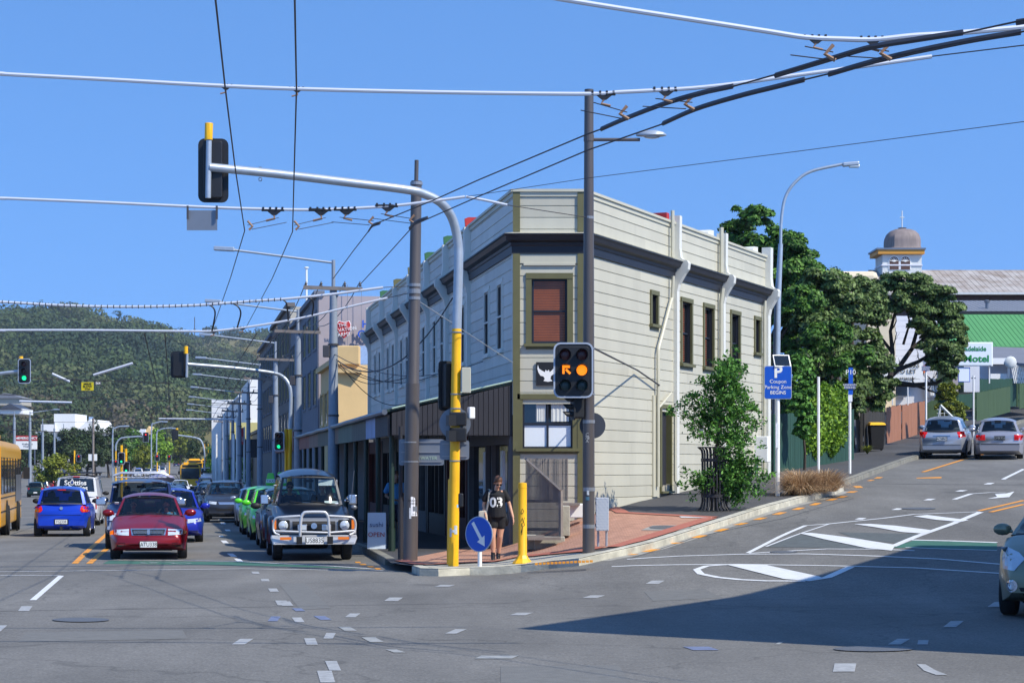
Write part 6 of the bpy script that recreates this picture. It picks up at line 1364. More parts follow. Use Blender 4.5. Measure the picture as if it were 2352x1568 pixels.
# ---------------- right hand background ----------------
mat('fence_green', lin(34, 72, 60), .8, var=.25, scale=3, stretch=(6, 6, .6)); mat('fence_brown', lin(158, 108, 84), .85, var=.2, scale=3, stretch=(6, 6, .5)); mat('fence_dark', lin(52, 50, 46), .9, var=.3, scale=3, stretch=(6, 6, .5)); mat('fence_olive', lin(60, 84, 54), .85, var=.2, scale=3, stretch=(6, 6, .5))
def fence(name, lab, a, b, h, m, pw=.15, gap=.012, capm=None, jit=.02, grp=None, post=True, top=None, step=0):
    a = Vector(a); b = Vector(b); f = Fr(a.xy, b.xy); w = thing(name, lab, 'fence', a, grp); mb = MB(); n = max(2, int(f.L/(pw+gap)))
    for i in range(n):
        t = i/n; z = a.z*(1-t)+b.z*t; hh = h+rnd.uniform(-jit, jit); mb.fbox(f, f.L*t, f.L*t+pw, -.012, .012+rnd.uniform(0, .006), z-.1, z+hh)
    mb.build('boards', m, w)
    rl = MB()
    for zz in (.3, h-.3): rl.hexa([f(0, -.06, a.z+zz), f(f.L, -.06, b.z+zz), f(f.L, -.015, b.z+zz), f(0, -.015, a.z+zz), f(0, -.06, a.z+zz+.1), f(f.L, -.06, b.z+zz+.1), f(f.L, -.015, b.z+zz+.1), f(0, -.015, a.z+zz+.1)])
    rl.build('rails', m, w)
    for i in range(int(f.L/2.6)+1):
        t = min(.98, i*2.6/f.L); q = f(f.L*t, -.1, 0); z = a.z*(1-t)+b.z*t; MB().box((q.x, q.y, z+h/2), (.1, .1, h)).build('post', m, w)
    return w
def FG(Y): X = .407*Y-17.1; return Vector((X, Y, FZ(X, Y)))
fence('board_fence', 'dark green vertical board fence running uphill from the weatherboard building', FG(61.2), FG(71.2), 1.75, 'fence_green')
a, b = GP(1985, 1040, KH), GP(2034, 1022, KH); a2 = a+Vector((.2, 1.2, .05)); fence('board_fence', 'weathered dark timber fence set back behind the wheelie bin', a2, b+Vector((.1, .6, 0)), 1.6, 'fence_dark', jit=.08)
fence('board_fence', 'brown timber fence panel left of the gap, behind the silver hatchback', GP(2036, 1018.5, KH), GP(2069, 1009.5, KH), 1.55, 'fence_brown', grp='brown fence panels')
fence('board_fence', 'longer brown timber fence panel rising to the right behind the silver hatchback', GP(2072, 1008.5, KH), GP(2126, 991.5, KH), 1.52, 'fence_brown', grp='brown fence panels')
fence('picket_fence', 'mossy picket fence with narrow gaps right of the brown fence', GP(2130, 990, KH), GP(2202, 972, KH), 1.45, 'fence_olive', pw=.09, gap=.07, jit=.06)
Yf = 96
fence('board_fence', 'dark green fence panel in front of the motel, left one', P(2243, 962, 97), P(2320, 941, 108), 1.25, 'fence_olive'); fence('board_fence', 'dark green fence panel cut by the right edge', P(2341, 934, 110), P(2400, 925, 116), 1.25, 'fence_olive')
w = fence('board_fence', 'tall very dark green fence with open top rail behind the panels', P(2200, 934, 112), P(2400, 926, 122), 1.5, 'fence_green')
# wheelie bin
q = GP(2013, 1035, KH); w = thing('wheelie_bin', 'black wheelie bin with a yellow lid beside the brown fence', 'bin', q); s = 1.0
m = MB(); m.hexa([q+Vector(v) for v in [(-.24, -.25, .06), (.24, -.25, .06), (.24, .27, .06), (-.24, .27, .06), (-.30, -.32, 1.0), (.30, -.32, 1.0), (.30, .32, 1.0), (-.30, .32, 1.0)]]); m.build('bin_body', 'rubber', w, bevel=.03)
m = MB(); m.hexa([q+Vector(v) for v in [(-.33, -.36, 1.0), (.33, -.36, 1.0), (.33, .36, 1.0), (-.33, .36, 1.0), (-.27, -.28, 1.10), (.27, -.28, 1.10), (.27, .3, 1.13), (-.27, .3, 1.13)]]); m.build('lid', 'pole_yellow', w, bevel=.02)
for s in (-.25, .25): MB().lathe([(.1, -.03), (.1, .03)], c=q+Vector((s, .3, .1)), n=12, axis='X').build('wheel', 'rubber', w)
# leaning lattice
w = thing('lattice_panel', 'pale triangular lattice scrap leaning on the picket fence', 'lattice', P(2185, 970, 84)); m = MB(); Yk = 84
m.tube([P(2160, 930, Yk), P(2205, 975, Yk)], .05, 4); m.tube([P(2160, 930, Yk), P(2150, 985, Yk)], .03, 4)
for k in range(5): m.tube([P(2152, 940+k*9, Yk), P(2168+k*8, 940+k*9, Yk)], .012, 4)
for k in range(4): m.tube([P(2160+k*9, 935+k*9, Yk), P(2160+k*9, 980, Yk)], .012, 4)
m.build('frame', 'curtain', w)
# motel group
mat('motel_white', lin(212, 214, 222), .6, var=.04); mat('motel_cream', lin(222, 206, 176), .7, var=.05)
w = thing('motel_building', 'white weatherboard motel with a green railed balcony and cream side wall', 'building', P(2100, 900, 104))
fm = Fr((XX(2056, 104), 104), (XX(2154, 104), 104)); fm.n = Vector((0, -1, 0))
mb = MB().use('motel_white'); board_wall(fm, 0, fm.L, ZZ(912, 104), ZZ(725, 104), [(.6, 1.5, ZZ(910, 104), ZZ(880, 104))], pitch=.3, mb=mb); mb.build('board_wall', None, w); pbox('inner_walls', 2057, 2153, 725, 930, 104.3, 8, 'motel_white', w)
pbox('cream_wall', 1990, 2057, 700, 950, 98, 10, 'motel_cream', w); pbox('cream_buttress', 2019, 2034, 900, 985, 97, 1.5, 'motel_cream', w)
wi = pbox('window', 2056, 2085, 878, 908, 103.9, .3, 'window_dark', w); pbox('vacancy_sign', 2137, 2146, 868, 908, 103.8, .1, 'white', w); text('V\nA\nC\nA\nN\nC\nY', .13, 'black', w, face(P(2141.5, 890, 103.75), (0, -1, 0)))
pbox('orange_notice', 2121, 2128, 840, 856, 103.85, .1, mat('sign_orange', lin(225, 120, 50), .6), w)
pbox('balcony_wall', 2154, 2216, 800, 860, 107, 4, 'sign_dark', w); pbox('balcony_slab', 2153, 2214, 868, 884, 103.6, 4, 'fence_olive', w); pbox('balcony_roof', 2153, 2245, 792, 800, 103.5, 5, 'motel_white', w); pbox('base', 2153, 2200, 884, 935, 104.5, 4, 'fence_green', w)
m = MB()
for k in range(26):
    a = P(2156+k*2.2, 868, 103.6); b = P(2156+k*2.2, 842, 103.6); m.box(((a.x+b.x)/2, 103.6, (a.z+b.z)/2), (.022, .03, b.z-a.z))
m.box(((P(2155, 0, 103.6).x+P(2213, 0, 103.6).x)/2, 103.6, ZZ(841, 103.6)), (58/F*103.6, .06, .06)); m.build('balustrade', 'fence_olive', w)
pbox('column', 2189, 2194, 800, 885, 103.5, .15, 'motel_white', w); pbox('side_wall', 2214, 2250, 800, 900, 105, 3, 'motel_white', w); pbox('yellow_notice', 2196, 2205, 845, 856, 103.4, .05, 'sign_yellow', w); pbox('door_glass', 2162, 2180, 805, 850, 106.9, .1, 'window_dark', w)
w = thing('motel_sign', 'white framed motel sign with green letters on a grey pillar', 'sign', P(2195, 895, 96)); Y = 96
pbox('pillar', 2189, 2201, 832, 905, Y, .25, 'render_mauve', w); b_ = pbox('panel', 2200, 2279, 787, 839, Y-.1, .2, 'panel_white', w, .02); pbox('panel_frame', 2198.5, 2280.5, 785.5, 840.5, Y-.05, .1, 'white', w); b2 = pbox('lower_panel', 2201, 2228, 843, 877, Y, .1, 'sign_blue', w); pbox('lower_panel_face', 2202.5, 2226.5, 844.5, 875.5, Y-.01, .02, 'panel_white', w); pbox('support', 2272, 2274, 840, 880, Y, .1, 'white', w)
mat('letter_green', lin(20, 130, 60), .5); text('Adelaide', .31, 'letter_green', b_, face(P(2239, 801, Y-.11), (0, -1, 0)), bold=.006, sx=1.0); text('Motel', .44, 'letter_green', b_, face(P(2243, 824, Y-.11), (0, -1, 0)), bold=.012, sx=1.15)
w = thing('parking_notice', 'white car parks to let board on posts beside the cream wall', 'sign', P(2090, 880, 93)); b_ = pbox('board', 2026, 2120, 831, 879, 93, .05, 'white', w); 
for t_, y, s_ in (('CAR PARKS', 840, .23), ('TO LET', 853, .27), ('9738225', 870, .18)): text(t_, s_, 'black', b_, face(P(2082, y, 92.97), (0, -1, 0)), bold=.002)
for x in (2050, 2085): MB().tube([P(x, 879, 93), P(x, 930, 93)], .03, 5).build('post', 'white', w)
w = thing('white_porch_house', 'white house with lattice porch and satellite dish beyond the motel sign', 'house', P(2300, 880, 120)); pbox('walls', 2245, 2420, 828, 885, 121, 8, 'motel_white', w); pbox('porch_beam', 2275, 2320, 822, 836, 118.5, 1, 'white', w); pbox('porch_rail', 2275, 2318, 858, 880, 118.6, .3, 'white', w); pbox('porch_post', 2316, 2320, 836, 880, 118.4, .2, 'white', w)
m = MB(); a, b, c_, d = P(2275, 828, 119), P(2400, 838, 117), P(2400, 800, 124), P(2255, 795, 124); m.add([a, b, c_, d, a-Vector((0, 0, .15)), b-Vector((0, 0, .15)), c_-Vector((0, 0, .15)), d-Vector((0, 0, .15))], [(0, 1, 2, 3), (7, 6, 5, 4), (0, 4, 5, 1), (1, 5, 6, 2), (2, 6, 7, 3), (3, 7, 4, 0)]); m.build('porch_roof', 'render_grey', w)
m = MB(); 
for k in range(8): m.tube([P(2322+k*4, 838, 118), P(2330+k*4, 880, 118)], .03, 4); m.tube([P(2330+k*4, 838, 118.1), P(2322+k*4, 880, 118.1)], .03, 4)
m.build('lattice', 'white', w)
di = MB(); di.ell(P(2321, 832, 117), (.36, .12, .36)).build('satellite_dish', 'curtain', w, smooth=True)
mat('green_iron', lin(84, 146, 86), .6, var=.08, scale=.5); mat('grey_iron', lin(125, 128, 134), .55, var=.1, scale=.6); mat('rust_roof', lin(128, 112, 98), .8, var=.05, scale=.7, var2=lin(186, 182, 178), stretch=(1, .5, 2)); mat('brick_dark', lin(84, 62, 56), .9, var=.15)
def pitched(name, x0, x1, yb, yt, Y, d, m, par, rib=.25, th=.1):
    """a real sloping roof plane from eave (near) to ridge (far) with ribs"""
    a, b = P(x0, yb, Y), P(x1, yb, Y); c_, d2 = P(x1, yt, Y+d), P(x0, yt, Y+d); c_.x = b.x; d2.x = a.x; n = int((b.x-a.x)/rib); mb = MB()
    up = Vector((0, 0, th)); mb.add([a, b, c_, d2, a-up, b-up, c_-up, d2-up], [(0, 1, 2, 3), (7, 6, 5, 4), (0, 4, 5, 1), (1, 5, 6, 2), (2, 6, 7, 3), (3, 7, 4, 0)])
    for i in range(n):
        t = (i+.5)/n; p, q_ = a.lerp(b, t), d2.lerp(c_, t); h = Vector((0, 0, .03)); w_ = Vector((.035, 0, 0)); mb.add([p-w_, p+w_, q_+w_, q_-w_, p+h, q_+h], [(0, 4, 5, 3), (1, 2, 5, 4), (0, 1, 4)])
    return mb.build(name, m, par)
w = thing('green_roof_house', 'house with a large bright green corrugated roof behind the motel', 'house', P(2300, 830, 132)); pitched('roof', 2150, 2440, 795, 722, 130, 7, 'green_iron', w, .3); pbox('walls', 2155, 2430, 795, 870, 131, 8, 'render_mauve', w); pbox('pale_wall', 2235, 2246, 795, 812, 130.8, .3, 'motel_white', w)
m = MB(); a, b, c_ = P(2214, 770, 124), P(2290, 830, 119), P(2214, 830, 119)
w = thing('grey_roof_building', 'low grey iron roof with a vent pipe behind the green roof', 'building', P(2290, 720, 146)); pitched('roof', 2180, 2450, 715, 690, 144, 8, 'grey_iron', w, .35); pbox('gutter', 2180, 2440, 714.5, 721, 143.8, .2, 'black', w); pbox('walls', 2185, 2430, 720, 830, 145, 8, 'brick_dark', w)
m = MB(); m.tube([P(2267, 712, 146), P(2267, 693, 146)], .12, 8); m.lathe([(.2, 0), (.22, .12), (.1, .2)], c=P(2267, 695, 146), n=10); m.build('vent_pipe', 'grey_metal', w)
w = thing('church', 'church with long weathered brown roof and square tower topped by a ribbed dome and cross', 'church', P(2100, 700, 185)); pitched('roof', 2035, 2450, 672, 620, 180, 9, 'rust_roof', w, .5, .2); pbox('gutter', 2110, 2440, 671, 676, 179.8, .3, 'curtain', w); pbox('walls', 2050, 2430, 675, 800, 181, 10, 'brick_dark', w)
Yt = 186; pbox('tower', 2027, 2117, 585, 700, Yt, 3.6, 'curtain', w); pbox('cornice', 2017, 2124, 573, 583, Yt-.4, 4.4, mat('ochre', lin(200, 140, 50), .6), w); pbox('cornice_top', 2014, 2127, 569, 573, Yt-.5, 4.6, 'grey_metal', w); pbox('string_course', 2025, 2119, 607, 610, Yt-.1, 3.8, 'motel_white', w)
for x0 in (2043, 2069):
    pl = [(x0, 619), (x0+21, 619)]+[(x0+10.5+10.5*math.cos(a), 600-10.5*math.sin(a)) for a in np.linspace(0, math.pi, 9)]
    aw = MB(); aw.prism([(x0-2, 619), (x0+23, 619)]+[(x0+10.5+12.5*math.cos(a), 600-12.5*math.sin(a)) for a in np.linspace(0, math.pi, 9)], lambda a, z, t: P(a, z, Yt)+Vector((0, t, 0)), -.06, 0); ao = aw.build('belfry_window', 'white', w)
    aw = MB(); aw.prism(pl, lambda a, z, t: P(a, z, Yt)+Vector((0, t, 0)), -.08, -.05); aw.build('louvre', 'brick_dark', ao)
    aw = MB(); 
    for a in np.linspace(.3, math.pi-.3, 6): aw.tube([P(x0+10.5, 601, Yt-.1), P(x0+10.5+10*math.cos(a), 601-10*math.sin(a), Yt-.1)], .03, 4)
    aw.build('tracery', 'white', ao)
dm = MB(); c0 = P(2072, 570, Yt+1.8); c0.z = ZZ(570, Yt); hw = 41/F*Yt; n = 4
prof_ = [(1.12, 0), (1.03, .12), (1.0, .3), (1.0, .8), (.97, 1.15), (.88, 1.5), (.7, 1.8), (.45, 1.98), (.22, 2.03), (.2, 2.12), (.25, 2.14), (.05, 2.2)]
vs = []
for r_, h in prof_:
    for j in range(16):
        a = 2*math.pi*j/16+math.pi/16; k_ = 1/max(abs(math.cos(a)), abs(math.sin(a))); k_ = k_*.6+.45; vs.append(c0+Vector((hw*r_*k_*math.cos(a)*.95, 1.75*r_*k_*math.sin(a)*.95, h*.95)))
dm.add(vs, [(i*16+j, i*16+(j+1) % 16, (i+1)*16+(j+1) % 16, (i+1)*16+j) for i in range(len(prof_)-1) for j in range(16)]+[tuple((len(prof_)-1)*16+j for j in range(16))]); dm.build('dome', mat('dome_lead', lin(128, 116, 112), .7, var=.2, scale=1.5, stretch=(3, 3, .5)), w, smooth=30)
m = MB(); zt_ = c0.z+2.1; m.tube([(c0.x, c0.y, zt_), (c0.x, c0.y, ZZ(484, Yt+1.8))], .05, 6); m.tube([(c0.x-.2, c0.y, ZZ(494, Yt)), (c0.x+.2, c0.y, ZZ(494, Yt))], .05, 6); m.build('cross', 'curtain', w)
w = thing('white_parapet_building', 'white flat building with a rounded parapet corner just left of the church', 'building', P(1990, 640, 165)); pbox('walls', 1900, 2018, 622, 760, 165, 6, 'motel_cream', w, .4)
# off-frame building across the hill street that throws the big shade
C0 = Vector((7.25, 20.6)); d1 = Vector((.472, .882)); d2 = Vector((.94, -.345)).normalized(); Hh = 9.0
for nm, c_, l1, l2, hh, lab in (('shade_building', C0, 15.2, 12, 9.0, 'rendered two storey building across the hill street just outside the right edge'), ('shade_building', C0+d1*15.5+d2*2.2, 7, 9, 9.4, 'lower neighbour of the rendered building outside the right edge')):
    w = thing('rendered_building', lab, 'building', (c_.x, c_.y, 0)); poly_ = [c_, c_+d2*l2, c_+d2*l2+d1*l1, c_+d1*l1]
    MB().prism([tuple(p) for p in poly_], lambda a, b, t: (a, b, t), -.5, hh).build('walls', 'beige_clad', w)
    f = Fr(c_, c_+d1*l1); f.n = -f.n if f.n.dot(Vector((d2.x, d2.y, 0))) > 0 else f.n
    for k in range(int(l1/3)):
        for zz in (1.2, 5.4):
            fo = MB().fbox(f, 1+k*3, 2.6+k*3, .0, .05, zz-.1, zz+1.9).build('window', 'white', w); MB().fbox(f, 1.1+k*3, 2.5+k*3, .0, .06, zz, zz+1.8).build('pane', 'window_dark', fo)
# hills
def ridge_hill(name, tab, Yb, Yr, yb, m, seed):
    vs, fs = [], []; xs = np.linspace(tab[0][0], tab[-1][0], 90); nv = 24; rg = random.Random(seed)
    from mathutils import noise as mn
    for i, x in enumerate(xs):
        yr = interp(tab, x)
        for j in range(-2, nv+6):
            t = max(0, j/nv)
            if j < 0: vs.append((XX(x, Yb)+0, Yb+j*30, ZZ(yb, Yb)+j*25)); continue
            if t <= 1:
                Y = Yb+(Yr-Yb)*t; zt_ = ZZ(yb, Yb)+(ZZ(yr, Yr)-ZZ(yb, Yb))*(t**.92)
                X = XX(x, Y); zt_ += 14*math.sin(math.pi*t)*mn.noise(Vector((X*.006, Y*.006, seed)))
            else: Y = Yr+(Yr-Yb)*(t-1); X = XX(x, Y); zt_ = ZZ(yr, Yr)-(t-1)**1.2*160
            vs.append((X, Y, zt_))
    k = nv+8; fs = [(i*k+j, (i+1)*k+j, (i+1)*k+j+1, i*k+j+1) for i in range(len(xs)-1) for j in range(k-1)]
    o = MB().add(vs, fs).build(name, m, smooth=60); return tag(o, kind='structure'), vs, k
mat('hill_a', lin(80, 84, 52), .95, var=.3, scale=.01, var2=lin(120, 112, 72)); mat('hill_b', lin(96, 98, 52), .95, var=.25, scale=.008, var2=lin(140, 128, 76))
RA = [(-900, 826), (-500, 766), (-200, 748), (-60, 744), (0, 740), (40, 738), (100, 736), (130, 731), (190, 733), (230, 744), (320, 759), (370, 776), (400, 796), (440, 826), (520, 876), (640, 926), (800, 1006)]
RB = [(300, 807), (380, 789), (420, 788), (450, 782), (480, 777), (520, 774), (580, 771), (650, 777), (760, 807), (1000, 847), (1500, 917), (2400, 977)]
ha, va, ka = ridge_hill('hill', RA, 800, 1500, 1010, 'hill_a', 3); hb_, vb, kb = ridge_hill('far_hill', RB, 1100, 2200, 1000, 'hill_b', 5)
# ---------------- foliage ----------------
def leafmesh(name, pts, size, m, parent=None, seed=1, up=.35, asp=.55, mats=None, mi=None, tri=False, nd=None):
    """one mesh of many leaf faces; pts (N,3), size scalar or (N,)"""
    rg = np.random.default_rng(seed); N = len(pts); pts = np.asarray(pts, dtype=np.float64)
    nrm = rg.normal(size=(N, 3)); nrm[:, 2] += up; nrm = nrm if nd is None else nrm*.5+nd*1.1; nrm /= np.linalg.norm(nrm, axis=1)[:, None]
    a = rg.normal(size=(N, 3)); a -= (a*nrm).sum(1)[:, None]*nrm; a /= np.linalg.norm(a, axis=1)[:, None]; b = np.cross(nrm, a)
    s = (np.ones(N)*size*rg.uniform(.6, 1.35, N))[:, None]
    if tri: V = np.stack([pts-a*s*.5-b*s*asp*.5, pts+a*s*.5-b*s*asp*.3, pts+b*s*asp*.7], 1).reshape(-1, 3); k = 3
    else: V = np.stack([pts-a*s*.5, pts-b*s*asp*.5+nrm*s*.06, pts+a*s*.5, pts+b*s*asp*.5+nrm*s*.06], 1).reshape(-1, 3); k = 4
    me = bpy.data.meshes.new(name); me.vertices.add(N*k); me.loops.add(N*k); me.polygons.add(N)
    me.vertices.foreach_set('co', V.astype(np.float32).ravel()); me.loops.foreach_set('vertex_index', np.arange(N*k, dtype=np.int32))
    me.polygons.foreach_set('loop_start', np.arange(0, N*k, k, dtype=np.int32)); me.polygons.foreach_set('loop_total', np.full(N, k, dtype=np.int32))
    for q in (mats or [m]): me.materials.append(MATS[q])
    if mi is not None: me.polygons.foreach_set('material_index', np.asarray(mi, dtype=np.int32))
    me.update(); me.validate(); o = bpy.data.objects.new(name, me); COL.objects.link(o)
    if parent is not None: setpar(o, parent)
    return o
def leaf_mat(name, c1, c2, rough=.55, scale=.8, pi=.55):
    m = mat(name, c1, rough, 0, var=.45, scale=scale, var2=c2, perisland=pi, spec=.3)
    nt = m.node_tree; b = nt.nodes['Principled BSDF']; out = nt.nodes['Material Output']; tr = nt.nodes.new('ShaderNodeBsdfTranslucent'); mx = nt.nodes.new('ShaderNodeMixShader'); mx.inputs[0].default_value = .22
    l = [k for k in nt.links if k.to_socket == b.inputs['Base Color']]
    if l: nt.links.new(l[0].from_socket, tr.inputs[0])
    nt.links.new(b.outputs[0], mx.inputs[1]); nt.links.new(tr.outputs[0], mx.inputs[2]); nt.links.new(mx.outputs[0], out.inputs[0]); return m
leaf_mat('leaf_dark', lin(44, 86, 32), lin(104, 148, 60)); leaf_mat('leaf_olive', lin(54, 86, 38), lin(124, 148, 82)); leaf_mat('leaf_bright', lin(70, 118, 34), lin(142, 180, 58)); leaf_mat('leaf_street', lin(48, 104, 40), lin(114, 168, 74))
leaf_mat('leaf_yellow', lin(92, 112, 34), lin(150, 158, 62)); leaf_mat('leaf_far', lin(36, 58, 36), lin(78, 98, 60)); leaf_mat('straw', lin(176, 140, 104), lin(226, 196, 156), .8)
for n, a, b in (('wood_pine', (44, 66, 50), (62, 84, 58)), ('wood_olive', (78, 90, 56), (104, 114, 72)), ('wood_mid', (64, 86, 52), (88, 108, 64)), ('wood_brown', (98, 92, 72), (122, 114, 92)), ('wood_gold', (118, 108, 66), (144, 132, 84))): leaf_mat(n, lin(*a), lin(*b), .8, .02, .18)
mat('bark', lin(84, 74, 64), .95, var=.25, scale=4, bump=.5); mat('bark_dark', lin(50, 44, 40), .95, var=.25, scale=4)
ND = []
def crown_pts(clumps, n, rg, shell=.55, sub=9, subr=.42):
    out = []; ND.clear(); tot = sum(c[3]**2 for c in clumps)
    for cx, cy, cz, r, *e in clumps:
        ry = e[0] if e else r; rz_ = e[1] if len(e) > 1 else r*.85; k = int(n*r*r/tot); ks = max(3, int(sub))
        d = rg.normal(size=(ks, 3)); d /= np.linalg.norm(d, axis=1)[:, None]; sc = d*rg.uniform(.45, .85, (ks, 1))
        idx = rg.integers(0, ks, k); q = rg.normal(size=(k, 3)); q /= np.linalg.norm(q, axis=1)[:, None]; q[:, 2] = np.abs(q[:, 2])*.9+q[:, 2]*.1
        q = sc[idx]+q*subr*(rg.uniform(shell, 1.05, (k, 1)))
        out.append(np.array([cx, cy, cz])+q*np.array([r, ry, rz_])); ND.append(q/np.maximum(.2, np.linalg.norm(q, axis=1))[:, None]*.5+(q-sc[idx])/subr*.6)
    return np.concatenate(out)
def branchy(m, a, b, r0, r1, rg, depth=2, n=3, bend=.12):
    a, b = Vector(a), Vector(b); L_ = (b-a).length; pts = [a+(b-a)*t+Vector(rg.normal(size=3))*L_*bend*(t*(1-t)*2) for t in (0, .25, .5, .75, 1)]
    m.tube(pts, [r0+(r1-r0)*t for t in (0, .25, .5, .75, 1)], 6)
    if depth > 0:
        for k in range(n):
            t = rg.uniform(.45, .95); p = a+(b-a)*t; d = (b-a).normalized()+Vector(rg.normal(size=3))*.6; branchy(m, p, p+d.normalized()*L_*rg.uniform(.4, .65), r1*1.0, r1*.4, rg, depth-1, n)
def tree(name, lab, base_, clumps, n, size, m, seed, trunk=.25, grp=None, limbs=True, bark='bark', sub=9, cat='tree', subr=.42, th=None):
    rg = np.random.default_rng(seed); w = thing(name, lab, cat, base_, grp); t = MB(); b = Vector(base_)
    cs = sorted(clumps, key=lambda c: c[2]); top = Vector((np.mean([c[0] for c in clumps]), np.mean([c[1] for c in clumps]), np.mean([c[2] for c in clumps])))
    fork = b.lerp(top, .45); t.tube([b-Vector((0, 0, .2)), b.lerp(fork, .5)+Vector((rg.normal()*.08, 0, 0)), fork], [trunk, trunk*.8, trunk*.62], 9)
    if limbs:
        for c in clumps:
            branchy(t, fork, fork.lerp(Vector(c[:3]), .8), trunk*.42, trunk*.12, rg, 0, 2, bend=.06)
    t.build('trunk', bark, w, smooth=True)
    cpt = crown_pts(clumps, n, rg, sub=sub, subr=subr); leafmesh('crown', cpt, size, m, w, seed, nd=np.concatenate(ND)); return w
def PC(x, y, Y, rpx, dy=0, asp=1): r = rpx/F*Y; v = P(x, y, Y+dy); return (v.x, v.y, v.z, r, r, r*asp)
# big dark trees right of the building
Y = 74
tree('broadleaf_tree', 'tallest dark green tree rising behind the right end of the weatherboard building', tuple(GP(1800, 1070, KH)+Vector((-.5, 8, 0))), [PC(1740, 505, 82, 38), PC(1690, 545, 84, 48), PC(1775, 560, 80, 50), PC(1700, 620, 84, 60), PC(1790, 640, 78, 60), PC(1830, 720, 76, 60), PC(1760, 720, 80, 70), PC(1810, 810, 78, 60), PC(1780, 890, 80, 70), PC(1840, 610, 78, 45), PC(1825, 575, 78, 38), PC(1860, 640, 78, 45), PC(1705, 505, 83, 30), PC(1740, 600, 80, 60), PC(1800, 560, 79, 40)], 80000, .175, 'leaf_dark', 11, .35, sub=14)
tree('broadleaf_tree', 'broad green pale tipped tree overhanging the green fence in the middle', tuple(GP(1955, 1035, KH)+Vector((.5, 3.5, 0))), [PC(1890, 660, 76, 55), PC(1960, 690, 80, 50), PC(1995, 735, 80, 45), PC(1925, 665, 80, 42), PC(2005, 695, 82, 34), PC(1975, 650, 82, 22), PC(2022, 838, 76, 36), PC(2030, 895, 76, 36), PC(2008, 935, 76, 28), PC(2000, 800, 77, 36), PC(1820, 690, 79, 55), PC(1840, 760, 78, 55), PC(1865, 700, 78, 50), PC(1930, 720, 76, 62), PC(1900, 790, 74, 70), PC(1960, 800, 76, 65), PC(1985, 860, 76, 62), PC(1920, 880, 74, 68), PC(1870, 760, 75, 60), PC(1975, 900, 76, 45), PC(1890, 930, 74, 60), PC(1860, 860, 74, 55), PC(1950, 930, 75, 40)], 85000, .165, 'leaf_olive', 12, .3, sub=14)
tree('broadleaf_tree', 'fresh green leafed tree tangled in front of the pale tipped one', tuple(GP(1880, 1050, KH)+Vector((.5, 3, 0))), [PC(1855, 700, 72, 45), PC(1880, 780, 71, 45), PC(1935, 850, 71, 40), PC(1850, 840, 71, 45), PC(1990, 830, 72, 32), PC(1830, 930, 70, 45), PC(1925, 770, 71, 34)], 30000, .15, 'leaf_dark', 16, .2, sub=14)
Yq = 86; w = thing('spreading_tree', 'spreading coastal tree with bare forked limbs and an umbrella crown leaning right', 'tree', tuple(P(2000, 960, Yq))); rg = np.random.default_rng(5); t = MB()
t.tube([P(1990, 1000, Yq), P(1985, 940, Yq), P(2005, 900, Yq), P(2030, 878, Yq)], [.3, .26, .22, .2], 9)
for pts, r in (([(2030, 878), (2060, 880), (2100, 884), (2150, 880), (2200, 850)], .15), ([(2030, 878), (2060, 850), (2095, 800), (2110, 745), (2105, 700)], .13), ([(2045, 865), (2050, 810), (2045, 760), (2060, 700)], .12), ([(2060, 850), (2110, 830), (2160, 800), (2190, 760)], .1), ([(2100, 884), (2130, 895), (2160, 905)], .06), ([(2095, 800), (2130, 770), (2150, 720)], .08), ([(2050, 810), (2020, 770), (2010, 720)], .08), ([(2075, 790), (2090, 740), (2075, 690)], .06)):
    q = [P(a, b, Yq+rnd.uniform(-.6, .6)) for a, b in pts]; t.tube(q, [r*(1-.6*i/(len(q)-1)) for i in range(len(q))], 7)
    for p in q[1:]: branchy(t, p, p+Vector((rnd.uniform(-.6, .6), rnd.uniform(-.5, .5), rnd.uniform(.3, .9))), r*.3, .012, rg, 1, 3)
t.build('trunk', 'bark_dark', w, smooth=True)
cl = [PC(2132, 765, 86, 26), PC(2112, 702, 86, 34), PC(2150, 828, 86, 24), PC(2085, 690, 86, 30), PC(2010, 670, 86, 34, 0, .7), PC(2060, 655, 86, 40, 0, .7), PC(2110, 665, 86, 42, 0, .75), PC(2150, 690, 86, 42, 0, .8), PC(2185, 730, 86, 42, 0, .8), PC(2192, 776, 86, 30), PC(2188, 820, 85, 28), PC(2170, 780, 85, 36), PC(2120, 730, 85, 34), PC(2060, 700, 85, 30), PC(2165, 840, 85, 30, 0, .7), PC(2184, 862, 85, 20), PC(2130, 800, 85, 20), PC(2010, 720, 86, 30), PC(2204, 800, 86, 18)]
cpt = crown_pts([(c[0], c[1], c[2], c[3]*1.12, c[4]*1.12, c[5]*1.12) for c in cl], 75000, rg, sub=14, subr=.45); leafmesh('crown', cpt, .145, 'leaf_olive', w, 5, nd=np.concatenate(ND))
# hedge on the fence
rg = np.random.default_rng(8); a, b = FG(64.6), FG(69.3); f = Fr(a.xy, b.xy); n = 9000; s = rg.uniform(0, f.L, n); zt = rg.uniform(0, 1, n)**.8; dd = rg.uniform(-.15, .35, n)*np.sqrt(1-np.abs(2*zt-1)**3)
pts = np.array([tuple(f(s[i], -dd[i] if f.n.x < 0 else dd[i], a.z+(b.z-a.z)*s[i]/f.L+.35+zt[i]*2.2+.15*math.sin(s[i]*3))) for i in range(n)])
w = thing('climbing_hedge', 'bright green creeper hedge spilling over the dark green fence', 'hedge', a); leafmesh('leaves', pts, .16, 'leaf_bright', w, 8)
